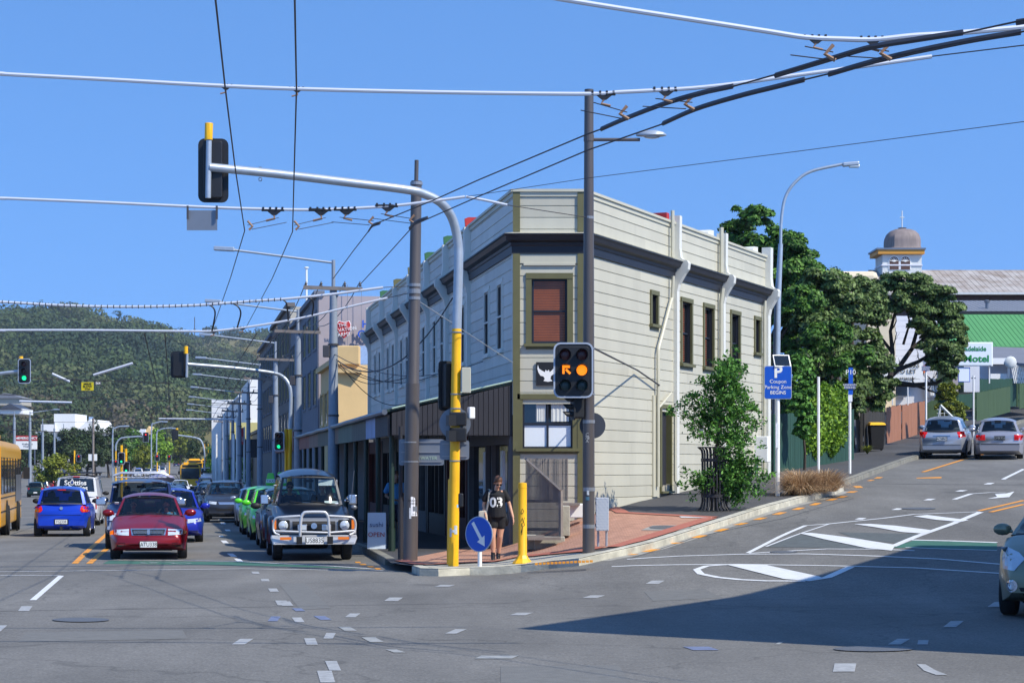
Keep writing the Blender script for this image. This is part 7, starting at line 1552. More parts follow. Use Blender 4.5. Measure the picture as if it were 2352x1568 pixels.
# saplings by the posts
q = GP(1848, 1078, KH); tree('sapling', 'young street tree with a thin pale trunk beside the tussock grass', tuple(q), [PC(1838, 830, 62, 20), PC(1845, 870, 62, 26), PC(1835, 920, 62, 30), PC(1850, 960, 62, 30), PC(1840, 990, 62, 24), PC(1828, 850, 62, 18), PC(1860, 900, 62, 20)], 5200, .15, 'leaf_street', 21, .05, sub=12)
# street tree in its guard
q = base(1640, 1172); Yt_ = q.y; w = thing('street_tree', 'leafy young street tree leaning inside a slatted black metal guard', 'tree', q); rg = np.random.default_rng(33); t = MB()
t.tube([q-Vector((0, 0, .1)), P(1640, 1090, Yt_), P(1648, 1020, Yt_), P(1655, 950, Yt_), P(1665, 880, Yt_), P(1672, 830, Yt_)], [.06, .055, .045, .035, .022, .01], 8)
tips = [(1570, 930), (1548, 945), (1590, 905), (1610, 880), (1720, 930), (1735, 940), (1700, 900), (1690, 870), (1725, 985), (1715, 1010), (1740, 1060), (1755, 1088), (1735, 1098), (1720, 1130), (1700, 1160), (1610, 1100), (1585, 1105), (1600, 1135), (1600, 960), (1690, 830), (1655, 850), (1745, 1075), (1700, 1060), (1690, 1110)]
lp = []
for (tx, ty) in tips:
    sy = min(1100, ty+rg.uniform(15, 70)); st = P(1645+(1172-sy)*.04, sy, Yt_); e = P(tx, ty, Yt_+rg.uniform(-.35, .35)); mid = st.lerp(e, .5)+Vector((0, 0, .1)); t.tube([st, mid, e], [.018, .012, .005], 5)
    for k in range(12):
        u = rg.uniform(.25, 1.05); p = st.lerp(e, u); p = np.array(p)+rg.normal(size=3)*.10*(.6+u*.6); lp.append(p+rg.normal(size=(26, 3))*.055)
for y in range(835, 1110, 5):
    x = 1642+(1172-y)*.09; wd = 46*math.sin(math.pi*min(1, max(.15, (y-815)/330)))**.6
    if y > 1015: wd *= .35
    for k in range(7 if y < 1015 else 2):
        c = np.array(P(x+rg.normal()*wd*.62+ (8 if y > 950 else 0), y+rg.normal()*6, Yt_+rg.normal()*.3)); lp.append(c+rg.normal(size=(20, 3))*.06)
for y in range(1040, 1150, 6):
    for k in range(4): lp.append(np.array(P(1702+rg.normal()*18, y, Yt_+rg.normal()*.2))+rg.normal(size=(18, 3))*.055)
t.build('trunk', 'bark', w, smooth=True); leafmesh('crown', np.concatenate(lp), .085, 'leaf_street', w, 33, up=.8)
gd = thing('tree_guard', 'tall slatted black metal guard with flared rim round the street tree', 'tree guard', q); hgt = 145/F*Yt_
for k in range(22):
    a = 2*math.pi*k/22; c_, s_ = math.cos(a), math.sin(a); MB().tube([(q.x+c_*r_, q.y+s_*r_, q.z+z) for r_, z in ((.37, 0), (.30, .08), (.27, .2), (.27, hgt-.15), (.29, hgt-.06), (.36, hgt))], .012, 4, sx=1.6).build('slat', 'grey_metal' if False else 'dark_paint', gd)
for z, r_, h in ((.33, .282, .035), (hgt-.28, .282, .035), (hgt, .36, .012)):
    vs = [];
    for rr2 in (r_, r_+.012):
        for zz in (-h, h): vs += [(q.x+rr2*math.cos(2*math.pi*j/24), q.y+rr2*math.sin(2*math.pi*j/24), q.z+z+zz) for j in range(24)]
    MB().add(vs, [(a_*24+j, a_*24+(j+1) % 24, b_*24+(j+1) % 24, b_*24+j) for a_, b_ in ((0, 1), (2, 3), (0, 2), (1, 3)) for j in range(24)]).build('hoop', 'dark_paint', gd)
# tussocks
for k, (x, y, r_, lab) in enumerate(((1838, 1135, .62, 'dry brown tussock grass nearer the white parking sign post'), (1895, 1128, .55, 'dry brown tussock grass drooping over the kerb, uphill one of two'))):
    q = base(x, y, lift=KH); rg = np.random.default_rng(50+k); w = thing('tussock_grass', lab, 'grass plant', q, 'brown tussock grasses'); mb = MB(); vs, fs = [], []
    for i in range(2200):
        a = rg.uniform(0, 2*math.pi); l = rg.uniform(.6, 1.05)*r_*1.5; r0 = rg.uniform(0, .28); bx, by = r0*math.cos(a), r0*math.sin(a); el = rg.uniform(.45, 1.4); dx, dy = math.cos(a+rg.normal()*.3), math.sin(a+rg.normal()*.3); px_, py_, pz_ = q.x+bx, q.y+by, q.z; prev = None; wd = .008
        for s_ in range(5):
            t_ = s_/4; rr2 = l*(math.cos(el)*t_+.25*t_*t_); zz = l*(math.sin(el)*t_*1.45-.72*t_**2.2); n0 = len(vs); vs += [(px_+dx*rr2-dy*wd*(1-t_), py_+dy*rr2+dx*wd*(1-t_), q.z+max(-.1, zz)), (px_+dx*rr2+dy*wd*(1-t_), py_+dy*rr2-dx*wd*(1-t_), q.z+max(-.1, zz))]
            if s_: fs.append((n0-2, n0-1, n0+1, n0))
    mb.add(vs, fs); mb.build('blades', 'straw', w)
# flax, weeds and screens at the corner
def blades(name, lab, q, n, l, m, seed, wd=.02, spread=.9, cat='plant', grp=None):
    rg = np.random.default_rng(seed); w = thing(name, lab, cat, q, grp); vs, fs = [], []
    for i in range(n):
        a = rg.uniform(0, 2*math.pi); L_ = l*rg.uniform(.6, 1.1); el = rg.uniform(.8, 1.45); dx, dy = math.cos(a), math.sin(a)
        for s_ in range(6):
            t_ = s_/5; r2 = L_*(math.cos(el)*t_*spread+.3*t_*t_); zz = L_*(math.sin(el)*t_-.35*t_**3); ww = wd*(1-t_**2); n0 = len(vs); vs += [(q[0]+dx*r2-dy*ww, q[1]+dy*r2+dx*ww, q[2]+zz), (q[0]+dx*r2+dy*ww, q[1]+dy*r2-dx*ww, q[2]+zz)]
            if s_: fs.append((n0-2, n0-1, n0+1, n0))
    MB().add(vs, fs).build('leaves', m, w); return w
q = GP(1178, 1245, KH); blades('flax_plant', 'dark strappy flax plant between the pedestrian and the timber screen', tuple(q), 60, 1.25, 'leaf_dark', 3, .022)
q = GP(1140, 1262, KH); blades('dry_grass', 'low dry grass clump at the foot of the dark shop corner', tuple(q), 160, .5, 'straw', 4, .008)
for k, (x, y) in enumerate(((1262, 1250), (1300, 1222), (1340, 1180), (1302, 1210))): blades('weed', 'small weed tuft %s' % ['under the bench end', 'at the right foot of the concrete block', 'behind the concrete block', 'in a crack of the brick paving'][k], tuple(GP(x, y, KH)), 30, .16, 'leaf_street', 60+k, .012, grp='weeds in the brick paving')
# timber screen and bench
Yg = 42.4
w = thing('timber_screen', 'weathered vertical slat screen with a sloping top and an attached bench', 'screen', tuple(P(1250, 1240, Yg)))
def slats(x0, x1, Y0, Y1, ytop, ybot, name, n):
    m = MB()
    for i in range(n):
        t = (i+.5)/n; Yc_ = Y0+(Y1-Y0)*t; x = x0+(x1-x0)*t; yt = ytop(x)+rnd.uniform(-1, 1); X = XX(x, Yc_); m.box((X, Yc_+rnd.uniform(-.012, .012), (ZZ(yt, Yc_)+ZZ(ybot, Yc_))/2), ((x1-x0)/n/F*Yc_*.78, .05, ZZ(yt, Yc_)-ZZ(ybot, Yc_)))
    return m.build(name, 'wood_grey', w)
tp_ = lambda x: interp([(1207, 1053), (1287, 1125)], x)
slats(1207, 1287, 42.6, 41.6, tp_, 1236, 'front_slats', 30); slats(1212, 1305, 44.6, 44.2, lambda x: 1052, 1150, 'rear_slats', 34)
m = MB().tube([P(1206, 1052, 42.55), P(1288, 1125, 41.55)], .03, 4).build('top_rail', 'wood_grey', w); MB().tube([P(1288, 1125, 41.6), P(1288, 1243, 41.6)], .045, 4).build('end_post', 'wood_grey', w)
for y in (1150, 1215): MB().tube([P(1208, y, 42.7), P(1287, y, 41.7)], .03, 4).build('rail', 'dark_paint', w)
m = MB(); 
for k in range(3): m.box(P(1250, 1236, 41.4-.13*k)+Vector((0, 0, 0)), (.66, .11, .06))
m.box(P(1222, 1232, 41.6), (.5, .4, .05)); m.build('bench_seat', 'wood_grey', w)
w = thing('concrete_block', 'pale concrete seat block under the bench end', 'block', tuple(P(1240, 1250, 41.6))); MB().box(P(1262, 1246, 41.7), (.62, .35, .26)).build('block', 'concrete', w, bevel=.015); MB().box(P(1214, 1244, 41.9), (.3, .35, .3)).build('support', 'concrete', w, bevel=.01)
w = thing('concrete_planter', 'square pale concrete planter to the right of the timber screen', 'planter', tuple(P(1297, 1200, 42.2))); MB().box(P(1296, 1195, 42.4), (.22, .6, .62)).build('block', 'concrete', w, bevel=.015); MB().box(P(1320, 1172, 44.6), (.42, .6, .3)).build('low_wall', 'white', w, bevel=.02); MB().box(P(1305, 1157, 44.2), (.5, .3, .05)).build('ledge', 'wood_grey', w)
# sushi board
Y = 47.3; q = Vector((XX(865, Y), Y, FZ(XX(865, Y), Y))); w = thing('sushi_sign', 'white footpath board reading sushi open under the verandah', 'sign', q)
b_ = MB().box(q+Vector((0, 0, .42)), (.42, .03, .84), rx=R(-8)).build('board', mat('board_pale', lin(205, 220, 235), .5, emit=None), w); text('sushi', .16, 'sign_navy', b_, face(q+Vector((0, -.035, .56)), (0, -1, .12)), ext=.002); text('OPEN', .15, 'red_paint', b_, face(q+Vector((0, -.06, .33)), (0, -1, .12)), ext=.002); MB().box(q+Vector((0, .22, .4)), (.42, .03, .84), rx=R(14)).build('back_board', 'board_pale', w)
# far trees left of the street
def ftree(x, yt, Y, rpx, m, lab, seed, n=7000, grp='trees along the far junction', asp=1.0, size=None, yb=None, name='broadleaf_tree', cat='tree'):
    X = XX(x, Y); z0 = GZ(X, Y); top = ZZ(yt, Y); r = rpx/F*Y; rg = np.random.default_rng(seed); h = top-z0; cl = []
    for k in range(7): cl.append((X+rg.uniform(-.6, .6)*r, Y+rg.uniform(-.6, .6)*r, z0+h*(.35+.36*rg.random()), r*rg.uniform(.5, .7), r*.7, h*.34*asp))
    cl.append((X, Y, top-h*.24, r*.5, r*.5, h*.24)); tree(name, lab, (X, Y, z0), cl, n, size or r*.14, m, seed, trunk=h*.03, grp=grp, sub=10, cat=cat)
for i, (x, yt, Y, rp, m, lab) in enumerate(((50, 990, 340, 50, 'leaf_far', 'dark tree between the hospital sign and the left edge'), (200, 990, 370, 50, 'leaf_far', 'dark tree filling the gap before the white hall'), (280, 995, 375, 50, 'leaf_far', 'broad dark tree right of the conical one'), (15, 985, 300, 60, 'leaf_far', 'dark tree behind the yellow bus roof'), (110, 985, 330, 42, 'leaf_far', 'dark tree behind the emergency sign poles'), (165, 978, 330, 46, 'leaf_far', 'rounded dark tree left of the timber power pole'), (217, 962, 345, 26, 'leaf_far', 'narrow conical dark tree near the timber power pole'), (250, 978, 350, 48, 'leaf_far', 'dark tree in front of the grey hall roof'), (300, 985, 365, 46, 'leaf_dark', 'mid green tree behind the far red mast signal'), (355, 985, 400, 40, 'leaf_bright', 'fresh green tree behind the curved lamps'), (415, 985, 560, 34, 'leaf_yellow', 'yellow green tree at the top of the far road'), (330, 1020, 340, 24, 'leaf_yellow', 'small yellow green tree by the junction shop'), (455, 1000, 420, 26, 'leaf_far', 'dark tree left of the far poles'), (500, 1005, 300, 24, 'leaf_street', 'grey green street tree behind the slim white poles'), (528, 990, 210, 22, 'leaf_street', 'street tree just left of the red lodge sign'), (568, 1010, 200, 18, 'leaf_street', 'street tree right of the red lodge sign'), (380, 990, 700, 60, 'leaf_far', 'wide dark tree mass behind the junction'))):
    ftree(x, yt, Y, rp, m, lab, 100+i)
ftree(126, 1050, 215, 50, 'leaf_yellow', 'wide olive green clipped bush in front of the dark trees', 150, n=5000, name='bush', cat='bush', grp=None, asp=1.2)
q = P(2170, 940, 90); rg = np.random.default_rng(9); w = thing('garden_bush', 'rounded green and yellow bush behind the picket fence', 'bush', tuple(q)); cl = [PC(2165, 905, 92, 24), PC(2185, 900, 92, 26), PC(2175, 930, 92, 30), PC(2205, 940, 91, 18), PC(2208, 960, 90, 14)]; leafmesh('crown', crown_pts(cl, 7000, rg, sub=10), .12, 'leaf_yellow', w, 9)
q = GP(1992, 1042, KH); blades('spiky_plant', 'yellow green spiky plant at the foot of the wheelie bin', tuple(q), 90, .55, 'leaf_yellow', 14, .02)
# wooded hills: forest reads as one mass
def wood(name, vs, k, n, seed, mats_, wt, size, ymin=0, rmin=3.5, rmax=11, leaves=150):
    rg = np.random.default_rng(seed); V = np.array(vs).reshape(-1, k, 3); ni, nj = V.shape[0], V.shape[1]; P_, MI, S_, NQ = [], [], [], []
    from mathutils import noise as mn
    for i in range(n):
        a, b = rg.uniform(0, ni-1.001), rg.uniform(2, 28.5); i0, j0 = int(a), int(b); u, v = a-i0, b-j0
        p = V[i0, j0]*(1-u)*(1-v)+V[i0+1, j0]*u*(1-v)+V[i0, j0+1]*(1-u)*v+V[i0+1, j0+1]*u*v
        r = rmin+(rmax-rmin)*rg.random()**1.6; nz = mn.noise(Vector((p[0]*.0045, p[1]*.003, seed)))+rg.normal()*.09
        c = int(np.clip(np.searchsorted(wt, nz), 0, len(mats_)-1)); c_ = p+np.array([0, 0, r*.55])
        hh = 1.25 if mats_[c] == 'wood_pine' else .8
        q = rg.normal(size=(leaves, 3)); q /= np.linalg.norm(q, axis=1)[:, None]; q[:, 2] = q[:, 2]*.6+.25; q *= rg.uniform(.8, 1.05, (leaves, 1)); NQ.append(q*np.array([1, 1, .8])); P_.append(c_+q*np.array([r, r, r*hh])); MI.append(np.full(leaves, c)); S_.append(np.full(leaves, size*r/6))
    o = leafmesh(name, np.concatenate(P_), np.concatenate(S_), None, None, seed, mats=mats_, mi=np.concatenate(MI), asp=.8, up=.2, nd=np.concatenate(NQ)*1.4); return tag(o, kind='stuff')
wood('hill_forest', va, ka+0, 3400, 3, ['wood_pine', 'wood_mid', 'wood_olive', 'wood_brown', 'wood_gold'], [-.1, .12, .28, .4], 1.25)
wood('far_hill_forest', vb, kb, 1700, 5, ['wood_pine', 'wood_mid', 'wood_olive', 'wood_gold'], [-.12, .04, .22], 1.6, rmin=4, rmax=11)
def ridge_tree(x, y, Y, rp, seed, lab):
    v = P(x, y, Y); r = rp/F*Y; tree('ridge_tree', lab, (v.x, v.y, v.z-r*2), [(v.x, v.y, v.z-r*.6, r, r, r*.7), (v.x+r*.5, v.y, v.z-r, r*.7)], 500, r*.2, 'wood_pine', seed, trunk=r*.12, grp='trees on the skyline', limbs=False)
ridge_tree(268, 712, 1490, 12, 71, 'lone rounded tree standing on the skyline'); ridge_tree(48, 705, 1480, 12, 72, 'broad dark tree at the left end of the skyline'); ridge_tree(128, 697, 1490, 16, 73, 'brown green tree on the highest part of the skyline')
# ---------------- overhead trolley wires ----------------
mat('rod', lin(205, 210, 220), .35, .1); mat('wire', lin(52, 50, 54), .6); mat('fitting', lin(26, 26, 30), .5); mat('rail_dark', lin(58, 62, 72), .55); mat('rust_metal', lin(148, 116, 92), .7)
def smoothp(pts, n=8): return curvepts(pts, n)
def rodspan(lab, pts, r=.022, m='rod', name='span_rod', grp='insulated span rods', n=8):
    return tag(MB().tube(smoothp(pts, n), r, 8).build(name, m, smooth=True), lab, 'overhead wire', grp)
def trol(x, y, z): Y = (z-EH)*F/(HY-y); return Vector((XX(x, Y), Y, z))
def hz(pts, Y): return [P(x, y, Y+(d if len(e) else 0)) for x, y, *e in pts for d in [e[0] if e else 0]]
# long spans
rod1 = hz([(-900, 110), (-60, 165), (0, 170), (250, 183), (500, 197), (700, 205), (1000, 212), (1340, 216), (1420, 212), (1520, 207), (1600, 202), (1700, 191), (1850, 170), (2000, 150), (2140, 130)], 22.3); rodspan('white span rod crossing the view near the top, ending at the upper right', rod1)
rodspan('thick white span rod at the upper right corner', hz([(500, -130), (900, -70), (1230, -12), (1400, 16), (1600, 47), (1760, 72), (1850, 86), (1930, 90), (2010, 91), (2100, 82), (2200, 76), (2380, 60)], 20), .026)
rod2 = hz([(-900, 400), (-60, 452), (0, 455), (220, 464), (430, 474), (560, 479), (700, 482), (780, 480), (900, 473), (1000, 461), (1068, 452)], 36.5); rodspan('white span rod above the awnings passing in front of the dark pole', rod2, .026)
rodspan('short white rod from the knot toward the lamp pole', hz([(1070, 452), (1110, 459), (1165, 471)], 36.5), .024)
wire('tie_wire', 'thin tie wire from the short rod to the lamp pole band', [P(1165, 471, 36.5), P(1352, 500, Y2)], .008, 'wire', 'thin tie wires')
wire('tie_wire', 'long thin wire from the knot away to the right edge', [P(1070, 452, 36.5), P(1352, 409, 34), P(1800, 352, 31), P(2380, 276, 27)], .0055, 'wire', 'thin tie wires')
wire('tie_wire', 'thin wire from the rod end to the upper right edge', [P(2140, 130, 22.3), P(2380, 101, 21.5)], .007, 'wire', 'thin tie wires')
r3 = hz([(-900, 640), (-60, 690), (0, 693), (120, 700), (240, 704), (350, 704), (450, 701), (520, 696), (600, 690), (660, 686), (760, 676), (820, 668), (880, 660)], 41); rodspan('banded white span rod low across the left sky', r3, .026)
bp_par = COL.objects['span_rod.004'] if False else [o_ for o_ in COL.objects if o_.get('label', '').startswith('banded white span rod')][0]
for k in range(46):
    x = 6+k*14.2; y = interp([(0, 693), (120, 700), (240, 704), (350, 704), (450, 701), (520, 696), (660, 686)], x); MB().lathe([(.036, -.007), (.036, .007)], c=P(x, y, 41), n=8, axis='X').build('band', 'fitting', bp_par)
wire('tie_wire', 'thin tie wire from the banded rod to the dark pole', [P(880, 660, 41), P(945, 657, Y1)], .008, 'wire', 'thin tie wires'); wire('tie_wire', 'thin tie wire from the lower rod to the dark pole', [P(890, 684, 41.4), P(945, 672, Y1)], .008, 'wire', 'thin tie wires')
r4 = hz([(-900, 740), (-60, 758), (0, 758), (200, 758), (400, 760), (485, 760), (560, 752), (650, 738), (720, 724), (800, 705), (890, 684)], 41.4); rodspan('plain white span rod just below the banded one', r4, .022)
for k, (x0, y0, x1, y1, x2, y2) in enumerate(((480, 700, 494, 722, 487, 760), (535, 697, 553, 720, 545, 752), (648, 687, 660, 710, 662, 735), (706, 683, 720, 700, 717, 724))):
    tag(MB().tube(smoothp([P(x0, y0, 41), P((x0+x1)/2+3, (y0+y1)/2-4, 41), P(x1, y1, 41.1), P(x2, y2, 41.3)], 4), .016, 6).build('feeder_cable', 'fitting', smooth=True), 'curved black feeder cable joining the two low span rods, %s' % ['leftmost', 'second', 'third', 'rightmost'][k], 'cable', 'feeder cables between the span rods')
# running wires
def run(lab, px, z=6.0, r=.009): return tag(MB().tube([trol(x, y, z) for x, y in px], r, 6).build('trolley_wire', 'wire', smooth=True), lab, 'overhead wire', 'trolley running wires')
run('left running wire passing overhead down the left street', [(440, -700), (488, -60), (495, 0), (517, 200), (540, 385), (562, 530), (530, 636), (485, 765)]); run('right running wire of the left pair passing down the street', [(662, -700), (676, -60), (677, 0), (681, 205), (676, 380), (672, 532), (625, 640), (565, 752)])
w3 = [(765, 640), (810, 578), (858, 516), (1000, 458), (1100, 413), (1345, 310), (1380, 297), (1440, 272), (1530, 240), (1680, 200), (1780, 172), (1990, 110), (2210, 77), (2400, 36), (3100, -140)]; run('upper of two wires curving from the street to the upper right', w3)
w4 = [(830, 650), (890, 585), (952, 516), (1100, 451), (1350, 345), (1525, 284), (1600, 250), (1700, 222), (1845, 184), (1903, 170), (2100, 124), (2345, 74), (2400, 62), (3100, -110)]; run('lower of two wires curving from the street to the upper right', w4)
def railseg(lab, px, z=6.05, r=.029): return tag(MB().tube(smoothp([trol(x, y, z) for x, y in px], 6), r, 4, sx=.55).build('curve_rail', 'rail_dark', smooth=False), lab, 'rail', 'dark curve rails')
railseg('dark curve rail over the lamp pole, upper left one', [(1380, 297), (1440, 271), (1530, 237), (1610, 214), (1684, 198)]); railseg('dark curve rail right of the lamp pole, lower left one', [(1522, 284), (1600, 250), (1700, 220), (1780, 200), (1848, 183)]); railseg('dark curve rail crossing the thick rod, upper right one', [(1780, 174), (1900, 138), (2000, 109), (2100, 92), (2212, 75)]); railseg('long dark curve rail at the lower right', [(1903, 171), (2000, 143), (2100, 119), (2230, 93), (2345, 74)]); railseg('dark rail end at the right edge', [(2334, 52), (2400, 42)])
railseg('short curve piece on the upper wire left of the dark pole', [(847, 530), (856, 518), (873, 512)], r=.028); railseg('short curve piece on the lower wire at the dark pole', [(940, 524), (955, 510), (982, 500)], r=.028)
# hangers: black clamp on the rod, bracket and bridle wires
def hanger(x, y, Y, s, dirx, lab, drop=None):
    c = P(x, y, Y); u = s/F*Y; w = thing('span_hanger', lab, 'hanger', c, 'hangers on the span rods')
    m = MB(); m.tube([c+Vector((-u*1.3, 0, 0)), c+Vector((u*1.3, 0, 0))], u*.18, 8)
    for k in (-1.1, -.3, .4, 1.1): m.box(c+Vector((u*k, 0, u*.1)), (u*.22, u*.4, u*.42))
    m.hexa([c+Vector((a_*u, b_*u*.12, z__*u)) for a_, b_, z__ in [(-.1, -1, -.62), (.35, -1, -.62), (.35, 1, -.62), (-.1, 1, -.62), (-.75, -1, -.1), (1.0, -1, -.1), (1.0, 1, -.1), (-.75, 1, -.1)]]); m.build('clamp', 'fitting', w)
    b = MB(); b.tube([c+Vector((u*.1, 0, -u*.6)), c+Vector((u*.2*dirx, 0, -u*1.0)), c+Vector((u*.8*dirx*-1, 0, -u*1.25))], u*.13, 6); b.build('bracket', 'rust_metal', w)
    if drop:
        e = trol(*drop, 6.0) if len(drop) == 2 else P(*drop)
        for o_ in (0, .14):
            MB().tube([c+Vector((-.1*dirx*-1+o_*dirx, 0, -u*.9-o_*.6)), e+Vector((o_*.5*dirx, 0, .05-o_*.5))], .006, 4).build('bridle_wire', 'wire', w)
        MB().tube([e+Vector((0, 0, .12)), e+Vector((.08*dirx, 0, .03)), e+Vector((.02, 0, -.03))], .022, 6).build('wire_ear', 'rust_metal', w)
for a in ((517, 198, 22.3, 14, 1, 'hanger on the top rod over the left running wire'), (681, 204, 22.3, 14, 1, 'hanger on the top rod over the right running wire')): hanger(*a)
hanger(1385, 216, 22.3, 22, -1, 'hanger beside the lamp pole top', (1440, 268)); hanger(1527, 207, 22.3, 22, -1, 'hanger right of the lamp pole top', (1590, 246)); hanger(1872, 87, 20, 22, -1, 'left hanger on the thick upper right rod', (1914, 132)); hanger(2002, 90, 20, 22, -1, 'right hanger on the thick upper right rod', (2042, 130))
hanger(627, 482, 36.5, 20, 1, 'hanger leftmost on the middle rod', (569, 524, 34.5)); hanger(735, 482, 36.5, 20, 1, 'hanger second on the middle rod', (676, 524, 34.5)); hanger(793, 481, 36.5, 20, -1, 'hanger third on the middle rod', (858, 514, 34.5)); hanger(888, 473, 36.5, 20, -1, 'hanger fourth on the middle rod', (952, 510, 34.5)); hanger(490, 760, 41.4, 9, 1, 'small hanger on the low plain rod at left'); hanger(556, 752, 41.4, 9, 1, 'small hanger on the low plain rod at right')
# grey plate on rod 2
w = thing('hanging_plate', 'blank grey plate hanging from the middle span rod', 'sign', P(464, 480, 36.5)); MB().box(P(464, 506, 36.5), (70/F*36.5, .01, 46/F*36.5)).build('plate', 'sign_back', w)
for x in (431, 498): MB().box(P(x, 488, 36.45), (.035, .03, .24)).build('strap', 'insulator', w)
# further spans, receding down the left street
for i, Y in enumerate((118, 150, 190, 250)):
    xr_ = CX+F*((4.73-.165*Y)/Y); z = 6.6; xl = xr_-24/Y*F; yy = HY-(z-EH)*F/Y; a_ = P(xl, yy, Y); b_ = P(xr_, yy-3, Y)
    o = MB().tube(smoothp([a_, a_.lerp(b_, .35)+Vector((0, 0, -.35)), a_.lerp(b_, .65)+Vector((0, 0, -.35)), b_], 5), .006+.00006*Y, 4).build('span_wire', 'wire', smooth=True); tag(o, 'thin dark span wire across the left street, %s beyond the banded rod' % ['first', 'second', 'third', 'fourth', 'fifth', 'sixth', 'seventh', 'eighth', 'ninth'][i], 'overhead wire', 'far span wires')
for k, off in enumerate((-8.5, -7.9, -5.2, -4.6)):
    pts = [Vector((facX(Y)+off, Y, 6.0+.15*math.sin(Y*.1))) for Y in (60, 90, 118, 140, 165, 190, 215, 240, 270, 300)]
    tag(MB().tube(pts, .018, 4).build('trolley_wire', 'wire'), 'thin running wire continuing far down the left street, %s of four' % ['leftmost', 'second', 'third', 'rightmost'][k], 'overhead wire', 'far trolley wires')
for k, (pa_, pb_, Y) in enumerate((((215, 861), (305, 834), 75), ((120, 858), (160, 876), 78), ((45, 921), (165, 924), 95), ((365, 961), (540, 963), 150))):
    tag(MB().tube([P(*pa_, Y), P(*pb_, Y)], .035+.0002*Y, 6).build('short_rod', 'rod', smooth=True), 'short white rod in the wires at left, %s' % ['longest rising one', 'short one beside the green signal', 'level one above the left poles', 'level one over the far queue'][k], 'overhead wire', 'short rods in the span wires')
for k, (a, b, Y) in enumerate((((70, 868), (400, 880), 72), ((-20, 905), (600, 930), 100), ((-20, 985), (330, 1000), 200))): wire('span_wire', 'thin dark span wire across the hill view, %s' % ['topmost', 'middle', 'lowest'][k], [P(*a, Y), P(*b, Y)], .008+.00008*Y, 'wire', 'thin span wires')
# cables at the walls
wire('wall_cable', 'black cable from the weatherboard side wall pipe to the lamp pole', [frr(sY(50.7), .12, 4.05), frr(sY(49.2), .1, 4.35), P(1365, 800, Y2)], .02, 'wire')
wire('guy_wire', 'thin wire from the dark pole down to the corner board', [P(944, 680, Y1), P(1178, 833, 45.9)], .010, 'galv')
# ---------------- people ----------------
mat('skin', lin(206, 158, 130), .55); mat('skin_dark', lin(176, 130, 104), .55); mat('hair_brown', lin(92, 60, 40), .6, var=.25, scale=30); mat('hair_dark', lin(36, 30, 28), .6)
mat('cloth_black', lin(26, 26, 30), .85); mat('cloth_blue', lin(80, 150, 200), .8); mat('cloth_navy', lin(38, 44, 70), .85); mat('canvas', lin(206, 198, 180), .9, var=.1, scale=12); mat('boot', lin(22, 22, 24), .45)
mat('sunglass', lin(14, 12, 12), .1); mat('lips', lin(170, 90, 84), .5); mat('cloth_grey', lin(90, 92, 98), .85); mat('eye_white', lin(230, 228, 222), .3)
def limb(mb, pts, rs, n=10):
    """tapered rounded limb: tube plus balls at the joints"""
    mb.tube(pts, rs, n)
    for p, r in zip(pts, rs): mb.ell(p, (r, r, r), 10, 7)
def remesh(mb, name, m, parent, vox=.012, sm=4):
    me = bpy.data.meshes.new('t'); me.from_pydata(mb.v, [], mb.f); o = bpy.data.objects.new('t', me); COL.objects.link(o)
    r = o.modifiers.new('r', 'REMESH'); r.mode = 'VOXEL'; r.voxel_size = vox; r.use_smooth_shade = True
    s = o.modifiers.new('s', 'SMOOTH'); s.iterations = sm; s.factor = .5
    dg = bpy.context.evaluated_depsgraph_get(); dg.update(); m2 = bpy.data.meshes.new_from_object(o.evaluated_get(dg)); bpy.data.objects.remove(o); bpy.data.meshes.remove(me)
    m2.name = name; m2.materials.clear(); m2.materials.append(MATS[m]); m2.polygons.foreach_set('use_smooth', [True]*len(m2.polygons))
    o = bpy.data.objects.new(name, m2); COL.objects.link(o)
    if parent is not None: setpar(o, parent)
    return o
def hand(mb, w, d, side, s=1.0):
    """palm with five curled fingers; w wrist, d direction the hand hangs"""
    w = Vector(w); d = Vector(d).normalized(); x = Vector((0, 1, 0)) if abs(d.y) < .8 else Vector((1, 0, 0)); x = (x-d*x.dot(d)).normalized(); n = d.cross(x)
    mb.tube([w, w+d*.04*s, w+d*.085*s], [.022*s, .034*s, .034*s], 8, sx=.55)
    for k, l in enumerate((.066, .076, .072, .056)):
        b0 = w+d*.08*s+x*(-.027+.018*k)*s; p1 = b0+d*l*.5*s+n*side*.006; p2 = b0+d*l*.9*s+n*side*.024*s; mb.tube([b0, p1, p2], [.0095*s, .009*s, .007*s], 6)
    b0 = w+d*.03*s-x*.03*s; mb.tube([b0, b0+d*.035*s-x*.02*s, b0+d*.06*s-x*.018*s+n*side*.015], [.012*s, .0105*s, .008*s], 6)
